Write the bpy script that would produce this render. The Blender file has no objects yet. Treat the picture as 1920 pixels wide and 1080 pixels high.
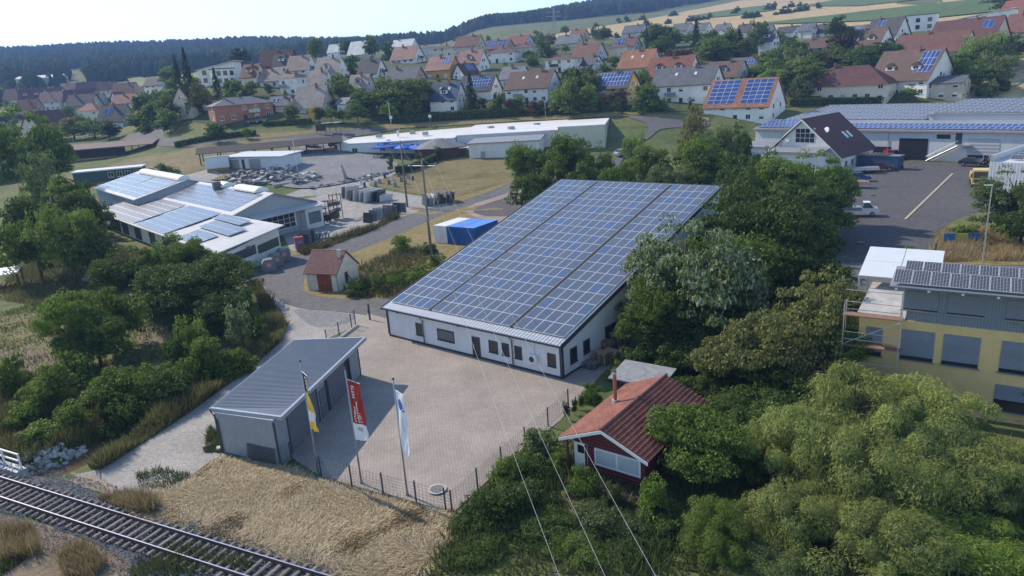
import bpy, bmesh, math, random
import numpy as np
from mathutils import Vector, Matrix

# ------------------------------------------------------------------ camera, sky, sun, exposure
SC = bpy.context.scene
FPX, PITCH, ROLL, CAMZ = 1330.446, 0.28816, 0.069926, 22.855      # focal length in pixels of a 1920 px wide frame
def cam_axes():
    cp, sp = math.cos(PITCH), math.sin(PITCH); c, s = math.cos(ROLL), math.sin(ROLL)
    f = np.array([0, cp, -sp]); r = np.array([1., 0, 0]); d = np.array([0, -sp, -cp])
    return c*r+s*d, -s*r+c*d, f
CR_, CD_, CF_ = cam_axes()
cam_data = bpy.data.cameras.new("camera"); cam = bpy.data.objects.new("camera", cam_data)
SC.collection.objects.link(cam); SC.camera = cam
cam_data.sensor_width = 36.0; cam_data.lens = FPX/1920*36; cam_data.clip_start = 0.5; cam_data.clip_end = 30000
mw = Matrix.Identity(4)
for i in range(3):
    mw[i][0] = CR_[i]; mw[i][1] = -CD_[i]; mw[i][2] = -CF_[i]
mw[2][3] = CAMZ
cam.matrix_world = mw

SUN_EL = math.radians(38); SUN_DIR = Vector((-0.79, 0.613, 0)).normalized()*math.cos(SUN_EL) + Vector((0, 0, math.sin(SUN_EL)))
world = bpy.data.worlds.new("World"); SC.world = world; world.use_nodes = True
wn = world.node_tree; wn.nodes.clear()
sky = wn.nodes.new("ShaderNodeTexSky"); sky.sky_type = 'NISHITA'; sky.sun_disc = False
sky.sun_elevation = SUN_EL; sky.sun_rotation = math.atan2(SUN_DIR.x, SUN_DIR.y)
sky.air_density = 1.0; sky.dust_density = 0.12; sky.ozone_density = 1.0; sky.altitude = 300
bg = wn.nodes.new("ShaderNodeBackground"); bg.inputs[1].default_value = 0.125
wo = wn.nodes.new("ShaderNodeOutputWorld")
wn.links.new(sky.outputs[0], bg.inputs[0]); wn.links.new(bg.outputs[0], wo.inputs[0])
sl = bpy.data.lights.new("sun", 'SUN'); sl.energy = 3.0; sl.angle = math.radians(0.6); sl.color = (1, .87, .70)
sun = bpy.data.objects.new("sun", sl); SC.collection.objects.link(sun)
sun.rotation_euler = SUN_DIR.to_track_quat('Z', 'Y').to_euler()
SC.view_settings.view_transform = 'Standard'; SC.view_settings.look = 'None'
SC.view_settings.gamma = 1.0; SC.view_settings.exposure = 1.02
SC.cycles.max_bounces = 6; SC.cycles.transparent_max_bounces = 8; SC.cycles.volume_bounces = 0

# ------------------------------------------------------------------ helpers
COL = SC.collection
rng = np.random.default_rng(7)
random.seed(7)

def tag(o, label=None, cat=None, group=None, kind=None):
    if label: o['label'] = label
    if cat: o['category'] = cat; o['kind'] = 'thing'
    if group: o['group'] = group
    if kind: o['kind'] = kind
    return o
def link(o, parent=None):
    COL.objects.link(o)
    if parent is not None: o.parent = parent
    return o
def empty(name, loc=(0, 0, 0), rz=0.0, label=None, cat=None, group=None):
    o = bpy.data.objects.new(name, None); o.location = loc; o.rotation_euler = (0, 0, rz)
    o.empty_display_size = .3
    link(o); return tag(o, label, cat, group)
def inst(name, mesh, parent=None, loc=(0, 0, 0), rot=(0, 0, 0), scale=(1, 1, 1)):
    o = bpy.data.objects.new(name, mesh); o.location = loc; o.rotation_euler = rot; o.scale = scale
    return link(o, parent)

# terrain -----------------------------------------------------------
TY = [0, 130, 150, 165, 175, 190, 200, 215, 235, 260, 290, 320, 360, 400, 470, 550, 700, 1000, 1500, 2000, 2600, 4000, 7000]
TZ = {
 -1.25: [0, 0, 0.5, 2, 2.5, 4, 5, 6, 7, 9, 10, 11, 12.5, 14, 20, 30, 46, 75, 135, 172, 150, 100, 100],
 -.75: [0, 0, 0.5, 2, 2.5, 4, 5, 6, 7, 9, 10, 11, 12.5, 14, 20, 30, 46, 75, 135, 172, 150, 100, 100],
 -.55: [0, 0, 0.5, 2, 3, 4.5, 5.5, 7, 8.5, 10.5, 12, 13.5, 15, 17, 22, 31, 46, 73, 130, 165, 150, 100, 100],
 -.37: [0, 0, 0.8, 3, 4.4, 6.3, 7.7, 10.5, 15, 21, 28, 32, 35.5, 38, 40, 42, 46, 68, 122, 150, 140, 100, 100],
 -.08: [0, 0, 1, 2.2, 3.2, 4.2, 5.4, 9, 13.6, 18.5, 24.5, 28.5, 33, 36, 41, 46, 55, 72, 95, 110, 140, 205, 205],
 0.0: [0, 0, 1, 2.1, 3, 4.2, 5.5, 9, 13.5, 18.5, 24, 28, 32, 34.5, 41, 48, 62, 88, 128, 150, 150, 200, 205],
 .2: [0, 0, .2, .8, 2, 5, 8, 11.5, 15.2, 19.5, 24.2, 28.2, 32, 35, 42.5, 50, 64, 92, 150, 168, 160, 150, 150],
 .37: [0, 0, 0, 0, 1, 4.5, 8, 12, 15.5, 20, 24.5, 28.5, 32.5, 36, 43, 51.5, 67, 97, 152, 175, 165, 120, 120],
 .75: [0, 0, 0, 0, 1, 5.5, 9, 12.5, 16.5, 21, 26, 31, 36, 41, 50, 60, 76, 110, 160, 180, 165, 120, 120],
 1.25: [0, 0, 0, 0, 1, 5.5, 9, 12.5, 16.5, 21, 26, 31, 36, 41, 50, 60, 76, 110, 160, 180, 165, 120, 120]}
TA = np.array(sorted(TZ)); LY = np.linspace(math.log(60), math.log(7000), 900)
_tab = []
for a in TA:
    z = np.interp(np.exp(LY), TY, TZ[float(a)])
    k = np.hanning(23); k /= k.sum()
    zs = np.convolve(np.pad(z, 11, mode='edge'), k, mode='valid'); zs[z <= 0] = 0
    _tab.append(zs)
_tab = np.array(_tab)
CREEK = []      # world polyline, filled below
def seg_dist(x, y, P):
    best = np.full(np.shape(x), 1e9)
    for (ax, ay), (bx, by) in zip(P[:-1], P[1:]):
        dx, dy = bx-ax, by-ay; L2 = dx*dx+dy*dy
        t = np.clip(((x-ax)*dx+(y-ay)*dy)/L2, 0, 1)
        best = np.minimum(best, np.hypot(x-ax-t*dx, y-ay-t*dy))
    return best
def tz(x, y):
    x = np.asarray(x, float); y = np.asarray(y, float)
    yy = np.maximum(y, 60.0); a = np.clip(x/yy, -1.24, 1.24)
    fi = np.clip((np.log(yy)-LY[0])/(LY[1]-LY[0]), 0, len(LY)-1.001); i0 = fi.astype(int); fy = fi-i0
    j = np.clip(np.searchsorted(TA, a)-1, 0, len(TA)-2); t = (a-TA[j])/(TA[j+1]-TA[j]); t = t*t*(3-2*t)
    z = (_tab[j, i0]*(1-fy)+_tab[j, i0+1]*fy)*(1-t) + (_tab[j+1, i0]*(1-fy)+_tab[j+1, i0+1]*fy)*t
    if CREEK:
        near = (y < 70) & (x < -5)
        if np.any(near):
            d = seg_dist(x, y, CREEK)
            z = z - np.where(near, 1.2*np.clip((2.1-d)/1.3, 0, 1)**.8, 0)
    return z
def ray(px, py):
    d = CR_*((px-960)/FPX) + CD_*((py-540)/FPX) + CF_
    return d
def gz(px, py, z=0.0):
    d = ray(px, py); t = (z-CAMZ)/d[2]; return np.array([d[0]*t, d[1]*t, z])
_T = np.exp(np.linspace(math.log(15), math.log(6500), 1200))
def G(px, py, off=0.0):
    """world point where the ray through a photo pixel meets the terrain"""
    d = ray(px, py); X = d[0]*_T; Y = d[1]*_T; Z = CAMZ+d[2]*_T
    below = Z < tz(X, Y)
    if not below.any(): i = len(_T)-1
    else: i = max(1, int(np.argmax(below)))
    lo, hi = _T[i-1], _T[i]
    for _ in range(25):
        m = .5*(lo+hi)
        if CAMZ+d[2]*m < tz(d[0]*m, d[1]*m): hi = m
        else: lo = m
    p = d*hi; return np.array([p[0], p[1], float(tz(p[0], p[1]))+off])
CREEK = []
_c = [gz(-60, 900, 0), gz(40, 888, 0), gz(140, 855, 0), gz(205, 812, 0), gz(245, 775, 0), gz(300, 735, 0), gz(390, 680, 0), gz(440, 630, 0)]
CREEK = [(p[0], p[1]) for p in _c]

# mesh builder ------------------------------------------------------
class MB:
    def __init__(s): s.v = []; s.f = []; s.m = []
    def face(s, pts, m=0):
        i = len(s.v); s.v.extend([tuple(map(float, p)) for p in pts]); s.f.append(tuple(range(i, i+len(pts)))); s.m.append(m); return s
    def box(s, c, d, m=0, rz=0.0):
        x, y, z = d[0]/2, d[1]/2, d[2]/2; co, si = math.cos(rz), math.sin(rz); i = len(s.v)
        for a, b, e in ((-1,-1,-1),(1,-1,-1),(1,1,-1),(-1,1,-1),(-1,-1,1),(1,-1,1),(1,1,1),(-1,1,1)):
            s.v.append((c[0]+a*x*co-b*y*si, c[1]+a*x*si+b*y*co, c[2]+e*z))
        for q in ((0,3,2,1),(4,5,6,7),(0,1,5,4),(1,2,6,5),(2,3,7,6),(3,0,4,7)):
            s.f.append(tuple(i+k for k in q)); s.m.append(m)
        return s
    def bb(s, x0, x1, y0, y1, z0, z1, m=0):
        return s.box(((x0+x1)/2, (y0+y1)/2, (z0+z1)/2), (x1-x0, y1-y0, z1-z0), m)
    def prism(s, base, top, m=0, caps=True):
        """two equal-length loops of 3D points"""
        n = len(base); i = len(s.v); s.v.extend([tuple(map(float, p)) for p in base]); s.v.extend([tuple(map(float, p)) for p in top])
        for k in range(n):
            l = (k+1) % n; s.f.append((i+k, i+l, i+n+l, i+n+k)); s.m.append(m)
        if caps:
            s.f.append(tuple(i+k for k in reversed(range(n)))); s.m.append(m)
            s.f.append(tuple(i+n+k for k in range(n))); s.m.append(m)
        return s
    def tube(s, pts, r, n=8, m=0, r1=None, caps=True):
        pts = [Vector(p) for p in pts]; r1 = r if r1 is None else r1; i0 = len(s.v)
        for k, p in enumerate(pts):
            d = (pts[min(k+1, len(pts)-1)]-pts[max(k-1, 0)]).normalized()
            a = d.orthogonal().normalized() if abs(d.z) < .9 else Vector((1, 0, 0)).cross(d).normalized()
            b = d.cross(a); rr = r+(r1-r)*k/max(1, len(pts)-1)
            for q in range(n):
                t = 2*math.pi*q/n; s.v.append(tuple(p+a*(math.cos(t)*rr)+b*(math.sin(t)*rr)))
        for k in range(len(pts)-1):
            for q in range(n):
                q2 = (q+1) % n; s.f.append((i0+k*n+q, i0+k*n+q2, i0+(k+1)*n+q2, i0+(k+1)*n+q)); s.m.append(m)
        if caps:
            s.f.append(tuple(i0+q for q in reversed(range(n)))); s.m.append(m)
            e = i0+(len(pts)-1)*n; s.f.append(tuple(e+q for q in range(n))); s.m.append(m)
        return s
    def mesh(s, name, mats, smooth=False):
        me = bpy.data.meshes.new(name); me.from_pydata(s.v, [], s.f)
        for m in (mats if isinstance(mats, (list, tuple)) else [mats]): me.materials.append(m)
        me.polygons.foreach_set('material_index', s.m)
        if smooth: me.polygons.foreach_set('use_smooth', [True]*len(s.f))
        bm = bmesh.new(); bm.from_mesh(me); bmesh.ops.recalc_face_normals(bm, faces=bm.faces); bm.to_mesh(me); bm.free()
        me.update(); return me
    def build(s, name, mats, parent=None, loc=(0,0,0), rz=0.0, smooth=False):
        return inst(name, s.mesh(name, mats, smooth), parent, loc, (0, 0, rz))

# materials ---------------------------------------------------------
_mats = {}
def nd(nt, t, **kw):
    n = nt.nodes.new(t)
    for k, v in kw.items(): setattr(n, k, v)
    return n
def mat(name, col, rough=.75, var=.18, scale=1.5, bump=0.0, metal=0.0, spec=.35, col2=None, var2=0.0, scale2=.15, wave=None, objrand=0.0, coat=0.0):
    """procedural paint / plaster / stone: base colour with two scales of noise wear, optional bump and ribbing"""
    if name in _mats: return _mats[name]
    m = bpy.data.materials.new(name); m.use_nodes = True; nt = m.node_tree; b = nt.nodes['Principled BSDF']
    geo = nd(nt, 'ShaderNodeNewGeometry')
    n1 = nd(nt, 'ShaderNodeTexNoise'); n1.inputs['Scale'].default_value = scale; n1.inputs['Detail'].default_value = 6; n1.inputs['Roughness'].default_value = .65
    nt.links.new(geo.outputs['Position'], n1.inputs['Vector'])
    rp = nd(nt, 'ShaderNodeValToRGB'); c = np.array(col); c2 = np.array(col2) if col2 is not None else c*(1-var)
    rp.color_ramp.elements[0].position = .32; rp.color_ramp.elements[1].position = .68
    rp.color_ramp.elements[0].color = (*c2, 1); rp.color_ramp.elements[1].color = (*np.minimum(1, c*(1+var*.5)), 1)
    nt.links.new(n1.outputs['Fac'], rp.inputs['Fac']); out = rp.outputs['Color']
    if var2:
        n2 = nd(nt, 'ShaderNodeTexNoise'); n2.inputs['Scale'].default_value = scale2; n2.inputs['Detail'].default_value = 4
        nt.links.new(geo.outputs['Position'], n2.inputs['Vector'])
        mr = nd(nt, 'ShaderNodeMapRange'); mr.inputs[1].default_value = .3; mr.inputs[2].default_value = .7; mr.inputs[3].default_value = 1-var2; mr.inputs[4].default_value = 1+var2*.6
        nt.links.new(n2.outputs['Fac'], mr.inputs[0])
        mx = nd(nt, 'ShaderNodeMix', data_type='RGBA', blend_type='MULTIPLY'); mx.inputs[0].default_value = 1
        nt.links.new(out, mx.inputs[6]); nt.links.new(mr.outputs[0], mx.inputs[7]); out = mx.outputs[2]
    if objrand:
        oi = nd(nt, 'ShaderNodeObjectInfo'); mr = nd(nt, 'ShaderNodeMapRange'); mr.inputs[3].default_value = 1-objrand; mr.inputs[4].default_value = 1+objrand
        nt.links.new(oi.outputs['Random'], mr.inputs[0])
        mx = nd(nt, 'ShaderNodeMix', data_type='RGBA', blend_type='MULTIPLY'); mx.inputs[0].default_value = 1
        nt.links.new(out, mx.inputs[6]); nt.links.new(mr.outputs[0], mx.inputs[7]); out = mx.outputs[2]
    nt.links.new(out, b.inputs['Base Color'])
    b.inputs['Roughness'].default_value = rough; b.inputs['Metallic'].default_value = metal; b.inputs['Specular IOR Level'].default_value = spec
    b.inputs['Coat Weight'].default_value = coat
    h = None
    if wave:      # (axis, per-metre scale, strength) in object space: ribbed sheets, tile courses
        tc = nd(nt, 'ShaderNodeTexCoord'); w = nd(nt, 'ShaderNodeTexWave', bands_direction=wave[0], wave_profile=wave[3] if len(wave) > 3 else 'SIN')
        w.inputs['Scale'].default_value = wave[1]*math.pi/10*2/2; w.inputs['Distortion'].default_value = .15
        nt.links.new(tc.outputs['Object'], w.inputs['Vector'])
        bp = nd(nt, 'ShaderNodeBump'); bp.inputs['Strength'].default_value = wave[2]; bp.inputs['Distance'].default_value = .06
        nt.links.new(w.outputs['Fac'], bp.inputs['Height']); h = bp
        mx = nd(nt, 'ShaderNodeMix', data_type='RGBA', blend_type='MULTIPLY'); mx.inputs[0].default_value = .55
        mr = nd(nt, 'ShaderNodeMapRange'); mr.inputs[1].default_value = 0; mr.inputs[2].default_value = .35; mr.inputs[3].default_value = .55
        nt.links.new(w.outputs['Fac'], mr.inputs[0]); nt.links.new(out, mx.inputs[6]); nt.links.new(mr.outputs[0], mx.inputs[7])
        nt.links.new(mx.outputs[2], b.inputs['Base Color'])
    if bump:
        n3 = nd(nt, 'ShaderNodeTexNoise'); n3.inputs['Scale'].default_value = scale*6; n3.inputs['Detail'].default_value = 4
        nt.links.new(geo.outputs['Position'], n3.inputs['Vector'])
        bp = nd(nt, 'ShaderNodeBump'); bp.inputs['Strength'].default_value = bump; bp.inputs['Distance'].default_value = .05
        nt.links.new(n3.outputs['Fac'], bp.inputs['Height'])
        if h: nt.links.new(h.outputs[0], bp.inputs['Normal'])
        h = bp
    if h: nt.links.new(h.outputs[0], b.inputs['Normal'])
    _mats[name] = m; return m
def glassmat(name, col=(.02, .025, .03), rough=.08):
    if name in _mats: return _mats[name]
    m = bpy.data.materials.new(name); m.use_nodes = True; b = m.node_tree.nodes['Principled BSDF']
    b.inputs['Base Color'].default_value = (*col, 1); b.inputs['Roughness'].default_value = rough; b.inputs['Specular IOR Level'].default_value = .5
    _mats[name] = m; return m
WHITE = mat('white_plaster', (.74, .73, .70), .85, .08, .7, var2=.1, scale2=.3)
DGREY = mat('anthracite_metal', (.045, .055, .07), .45, .1, 3)
MGREY = mat('grey_metal', (.3, .32, .34), .4, .1, 4, metal=.6)
LMETAL = mat('bright_metal', (.62, .63, .64), .35, .08, 4, metal=.7)
GLASS = glassmat('window_glass')
CONC = mat('concrete', (.42, .41, .39), .9, .2, 1.2, .2, var2=.15)
WOOD = mat('weathered_wood', (.2, .14, .09), .85, .3, 6, .2, objrand=.2)
DWOOD = mat('dark_wood', (.06, .045, .035), .85, .3, 6, .2)
SHUT = mat('shutter_slats', (.20, .23, .27), .5, .06, 3, wave=('Z', 14, .5))
BLIND = mat('white_shutter', (.6, .6, .58), .6, .05, 3, wave=('Z', 14, .3))
WFRAME = mat('white_frame', (.7, .7, .68), .5, .04, 3)
_win = {}
def win_mesh(w, h, kind='white'):
    k = (round(w, 2), round(h, 2), kind)
    if k not in _win:
        b = MB(); t = .07 if kind != 'dark' else .08
        # lies in the local XZ plane facing -Y; frame bars proud, pane set back
        b.bb(-w/2, w/2, -.045, .05, 0, t, 0); b.bb(-w/2, w/2, -.045, .05, h-t, h, 0)
        b.bb(-w/2, -w/2+t, -.045, .05, t, h-t, 0); b.bb(w/2-t, w/2, -.045, .05, t, h-t, 0)
        if w > 1.05 and kind == 'white': b.bb(-t/2, t/2, -.045, .05, t, h-t, 0)
        b.bb(-w/2+t, w/2-t, -.012, .04, t, h-t, 1)
        if kind == 'half': b.bb(-w/2+t, w/2-t, -.03, -.014, h*.45, h-t, 2)
        if kind == 'shut': b.bb(-w/2+t, w/2-t, -.03, -.014, t, h-t, 2)
        if kind != 'dark': b.bb(-w/2-.08, w/2+.08, -.14, .05, -.05, 0, 0)
        fm = {'white': WFRAME, 'half': WFRAME, 'shut': WFRAME, 'dark': DGREY}[kind]
        _win[k] = b.mesh('window', [fm, GLASS, BLIND])
    return _win[k]
def window(parent, loc, rz, w, h, kind='white', name='window'):
    return inst(name, win_mesh(w, h, kind), parent, loc, (0, 0, rz))
# ------------------------------------------------------------------ ground
from mathutils.geometry import tessellate_polygon
def ground_mat(name, stops, scale, scale2, fine=14, bump=.4, rough=.95, dist=.08, stretch=None):
    """stops: colours mixed by large noise; a finer noise modulates brightness"""
    m = bpy.data.materials.new(name); m.use_nodes = True; nt = m.node_tree; b = nt.nodes['Principled BSDF']
    geo = nd(nt, 'ShaderNodeNewGeometry'); vec = geo.outputs['Position']
    n1 = nd(nt, 'ShaderNodeTexNoise'); n1.inputs['Scale'].default_value = scale; n1.inputs['Detail'].default_value = 8; n1.inputs['Roughness'].default_value = .62; n1.inputs['Distortion'].default_value = .6
    nt.links.new(vec, n1.inputs['Vector'])
    r = nd(nt, 'ShaderNodeValToRGB'); els = r.color_ramp.elements
    while len(els) < len(stops): els.new(.5)
    for i, c in enumerate(stops):
        els[i].position = .28+.44*i/(len(stops)-1); els[i].color = (*c, 1)
    nt.links.new(n1.outputs['Fac'], r.inputs['Fac'])
    n2 = nd(nt, 'ShaderNodeTexNoise'); n2.inputs['Scale'].default_value = scale2; n2.inputs['Detail'].default_value = 5; n2.inputs['Roughness'].default_value = .7
    v2 = vec
    if stretch:
        mp = nd(nt, 'ShaderNodeMapping'); mp.inputs['Scale'].default_value = stretch[:3]; mp.inputs['Rotation'].default_value = (0, 0, stretch[3])
        nt.links.new(vec, mp.inputs['Vector']); v2 = mp.outputs[0]
    nt.links.new(v2, n2.inputs['Vector'])
    mr = nd(nt, 'ShaderNodeMapRange'); mr.inputs[1].default_value = .25; mr.inputs[2].default_value = .75; mr.inputs[3].default_value = .62; mr.inputs[4].default_value = 1.3
    nt.links.new(n2.outputs['Fac'], mr.inputs[0])
    n3 = nd(nt, 'ShaderNodeTexNoise'); n3.inputs['Scale'].default_value = fine; n3.inputs['Detail'].default_value = 3
    nt.links.new(v2, n3.inputs['Vector'])
    mr3 = nd(nt, 'ShaderNodeMapRange'); mr3.inputs[1].default_value = .25; mr3.inputs[2].default_value = .75; mr3.inputs[3].default_value = .75; mr3.inputs[4].default_value = 1.22
    nt.links.new(n3.outputs['Fac'], mr3.inputs[0])
    mul = nd(nt, 'ShaderNodeMath', operation='MULTIPLY'); nt.links.new(mr.outputs[0], mul.inputs[0]); nt.links.new(mr3.outputs[0], mul.inputs[1])
    mx = nd(nt, 'ShaderNodeMix', data_type='RGBA', blend_type='MULTIPLY'); mx.inputs[0].default_value = 1
    nt.links.new(r.outputs[0], mx.inputs[6]); nt.links.new(mul.outputs[0], mx.inputs[7]); nt.links.new(mx.outputs[2], b.inputs['Base Color'])
    b.inputs['Roughness'].default_value = rough; b.inputs['Specular IOR Level'].default_value = .2
    bp = nd(nt, 'ShaderNodeBump'); bp.inputs['Strength'].default_value = bump; bp.inputs['Distance'].default_value = dist
    nt.links.new(mul.outputs[0], bp.inputs['Height']); nt.links.new(bp.outputs[0], b.inputs['Normal'])
    return m
GRASS = ground_mat('meadow_ground', [(.05, .075, .025), (.08, .115, .035), (.14, .145, .055), (.09, .125, .038)], .05, .9)
STRAW = ground_mat('mown_straw_ground', [(.13, .095, .05), (.24, .18, .10), (.17, .13, .07), (.30, .235, .14)], .35, 3.5, 26, .8, stretch=(1, 3.2, 1, .6))
DRYG = ground_mat('dry_grass_ground', [(.14, .125, .05), (.25, .19, .085), (.18, .16, .06), (.30, .23, .11)], .25, 1.4, 9, .6)
LAWN = ground_mat('yellowed_lawn', [(.11, .105, .035), (.15, .13, .05), (.20, .165, .075), (.12, .115, .04)], .12, .8, 8, .3)
ASPH = ground_mat('asphalt', [(.105, .105, .11), (.125, .123, .125), (.14, .138, .138)], .12, 1.1, 20, .15, .9, .02)
ASPHD = ground_mat('dark_asphalt', [(.075, .075, .08), (.095, .093, .095), (.085, .085, .09)], .15, 1.1, 20, .15, .9, .02)
GRAVEL = ground_mat('pale_gravel', [(.27, .255, .235), (.34, .32, .295), (.40, .38, .35)], .3, 4, 22, .7, .95, .06)
GREYGRAV = ground_mat('grey_chippings', [(.17, .17, .175), (.21, .21, .215), (.25, .25, .25)], .15, 2.2, 12, .5, .95, .05)
DIRTG = ground_mat('sandy_dirt', [(.22, .18, .13), (.30, .25, .19), (.17, .15, .08)], .4, 2, 12, .5)
SLABC = ground_mat('pale_concrete_paving', [(.25, .24, .225), (.30, .288, .27), (.34, .325, .305)], .2, 1.2, 10, .1, .9, .02)
BALL = ground_mat('track_ballast', [(.09, .092, .10), (.14, .142, .15), (.19, .19, .195)], 2.5, 7, 26, 1.0, .9, .08)
FORESTF = ground_mat('forest_floor', [(.03, .045, .02), (.045, .06, .025)], .01, .1)
WHEAT = ground_mat('ripe_wheat', [(.36, .27, .13), (.43, .33, .17), (.39, .30, .14)], .01, .25, 1.5, .3)
GFIELD = ground_mat('green_crop', [(.07, .11, .035), (.09, .14, .045), (.08, .12, .04)], .01, .2, 1.2, .3)
EARTHY = ground_mat('bare_earth', [(.16, .12, .085), (.21, .165, .12), (.12, .11, .06)], .5, 2.4, 12, .6)

def paver_mat(name, c1, c2, cm, bw, bh, rot, mortar=.02):
    m = bpy.data.materials.new(name); m.use_nodes = True; nt = m.node_tree; b = nt.nodes['Principled BSDF']
    geo = nd(nt, 'ShaderNodeNewGeometry'); mp = nd(nt, 'ShaderNodeMapping'); mp.inputs['Rotation'].default_value = (0, 0, rot)
    nt.links.new(geo.outputs['Position'], mp.inputs['Vector'])
    br = nd(nt, 'ShaderNodeTexBrick'); br.inputs['Scale'].default_value = 1; br.inputs['Brick Width'].default_value = bw; br.inputs['Row Height'].default_value = bh
    br.inputs['Mortar Size'].default_value = mortar; br.inputs['Mortar Smooth'].default_value = .3; br.inputs['Bias'].default_value = 0
    br.inputs['Color1'].default_value = (*c1, 1); br.inputs['Color2'].default_value = (*c2, 1); br.inputs['Mortar'].default_value = (*cm, 1)
    nt.links.new(mp.outputs[0], br.inputs['Vector'])
    n = nd(nt, 'ShaderNodeTexNoise'); n.inputs['Scale'].default_value = .22; n.inputs['Detail'].default_value = 9; n.inputs['Roughness'].default_value = .7
    nt.links.new(geo.outputs['Position'], n.inputs['Vector'])
    mr = nd(nt, 'ShaderNodeMapRange'); mr.inputs[1].default_value = .3; mr.inputs[2].default_value = .7; mr.inputs[3].default_value = .74; mr.inputs[4].default_value = 1.15
    nt.links.new(n.outputs['Fac'], mr.inputs[0])
    mx = nd(nt, 'ShaderNodeMix', data_type='RGBA', blend_type='MULTIPLY'); mx.inputs[0].default_value = 1
    nt.links.new(br.outputs['Color'], mx.inputs[6]); nt.links.new(mr.outputs[0], mx.inputs[7]); nt.links.new(mx.outputs[2], b.inputs['Base Color'])
    bp = nd(nt, 'ShaderNodeBump'); bp.inputs['Strength'].default_value = .4; bp.inputs['Distance'].default_value = .02; bp.invert = True
    nt.links.new(br.outputs['Fac'], bp.inputs['Height']); nt.links.new(bp.outputs[0], b.inputs['Normal'])
    b.inputs['Roughness'].default_value = .85; b.inputs['Specular IOR Level'].default_value = .3
    return m
BYAW = 0.695077
PAVE = paver_mat('block_paving', (.355, .31, .27), (.305, .265, .232), (.205, .182, .16), .25, .2, -BYAW, .02)
COBB = paver_mat('dark_cobbles', (.13, .115, .11), (.10, .09, .09), (.05, .045, .045), .5, .5, .4, .05)
PINKP = paver_mat('pink_paving', (.36, .27, .24), (.31, .24, .215), (.2, .16, .15), .5, .3, .4, .03)

def build_ground():
    ys = list(np.arange(-70, 25, 8)) + list(np.arange(25, 64, .65)) + list(np.arange(64, 150, 3)) + list(np.arange(150, 340, 4))
    y = 344.
    while y < 6800: ys.append(y); y *= 1.035
    aa = list(np.arange(-1.3, -.32, .02)) + list(np.arange(-.32, -.06, .0048)) + list(np.arange(-.06, 1.31, .02))
    Y, A = np.meshgrid(np.array(ys), np.array(aa), indexing='ij'); X = A*(Y+80); Z = tz(X, Y)
    nr, nc = Y.shape; v = np.stack([X, Y, Z], -1).reshape(-1, 3)
    idx = np.arange(nr*nc).reshape(nr, nc)
    f = np.stack([idx[:-1, :-1], idx[:-1, 1:], idx[1:, 1:], idx[1:, :-1]], -1).reshape(-1, 4)
    me = bpy.data.meshes.new('ground'); me.from_pydata(v.tolist(), [], f.tolist()); me.materials.append(GRASS)
    me.polygons.foreach_set('use_smooth', [True]*len(f))
    o = inst('ground', me); tag(o, kind='structure'); return o
build_ground()
_layer = [0, 0]
def sheet(name, px, material, far=False, kind='structure', world=False, off=None, cuts=0):
    """a thin sheet laid on the terrain over an outline given as photo pixels or as world points"""
    _layer[far] += 1
    o_ = off if off is not None else (.003*_layer[0] if not far else .05+.01*_layer[1])
    P = [np.array([p[0], p[1], 0]) if world else (G(*p) if far or gz(*p)[1] > 125 else gz(*p)) for p in px]
    if max(p[1] for p in P) > 125 or far: cuts = max(cuts, 6)
    bm = bmesh.new(); vs = [bm.verts.new((p[0], p[1], 0)) for p in P]
    for t in tessellate_polygon([[Vector((p[0], p[1], 0)) for p in P]]):
        try: bm.faces.new([vs[k] for k in t])
        except ValueError: pass
    for _ in range(cuts):
        bmesh.ops.subdivide_edges(bm, edges=[e for e in bm.edges if e.calc_length() > (6 if o_ < .25 else 14)], cuts=1, use_grid_fill=True)
        bmesh.ops.triangulate(bm, faces=[f for f in bm.faces if len(f.verts) > 3])
    for v in bm.verts: v.co.z = float(tz(v.co.x, v.co.y))+o_
    bmesh.ops.recalc_face_normals(bm, faces=bm.faces)
    if sum(f.normal.z for f in bm.faces) < 0: bmesh.ops.reverse_faces(bm, faces=bm.faces)
    me = bpy.data.meshes.new(name); bm.to_mesh(me); bm.free(); me.materials.append(material)
    return tag(inst(name, me), kind=kind)
def curve(pts, n=6):
    """closed outline with its corners cut (Chaikin)"""
    P = [np.array(p, float) for p in pts]
    for _ in range(2):
        Q = []
        for i in range(len(P)):
            a, b = P[i], P[(i+1) % len(P)]; Q += [a*.8+b*.2, a*.2+b*.8]
        P = Q
    return P

# fields and forest on the far hills
sheet('wheat_field', [(1012,73),(1060,60),(1180,42),(1290,20),(1420,-5),(1700,-40),(2150,-95),(2150,60),(1820,50),(1690,62),(1560,58),(1430,66),(1250,62),(1120,70)], WHEAT, far=True, cuts=6)
sheet('green_field', [(1400,47),(1500,36),(1620,22),(1740,9),(1850,-2),(2050,-20),(2050,15),(1860,24),(1760,34),(1640,40),(1520,44)], GFIELD, far=True, cuts=6, off=.6)
sheet('green_field', [(1290,31),(1360,20),(1440,10),(1452,20),(1380,30),(1310,36)], GFIELD, far=True, cuts=5, off=.6)
sheet('green_field', [(1500,12),(1600,-6),(1800,-30),(1900,-30),(1760,-4),(1610,12)], GFIELD, far=True, cuts=5, off=.6)
sheet('wheat_field', [(1800,192),(1850,150),(1925,104),(2300,40),(2300,190),(1990,196)], WHEAT, far=True, cuts=5)
sheet('field_track', [(1812,189),(1870,150),(1930,120),(1932,122),(1873,153),(1816,190)], DIRTG, far=True, cuts=4, off=.35)
sheet('field_track', [(1850,189),(1900,160),(1940,141),(1942,143),(1903,163),(1855,190)], DIRTG, far=True, cuts=4, off=.35)
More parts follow.
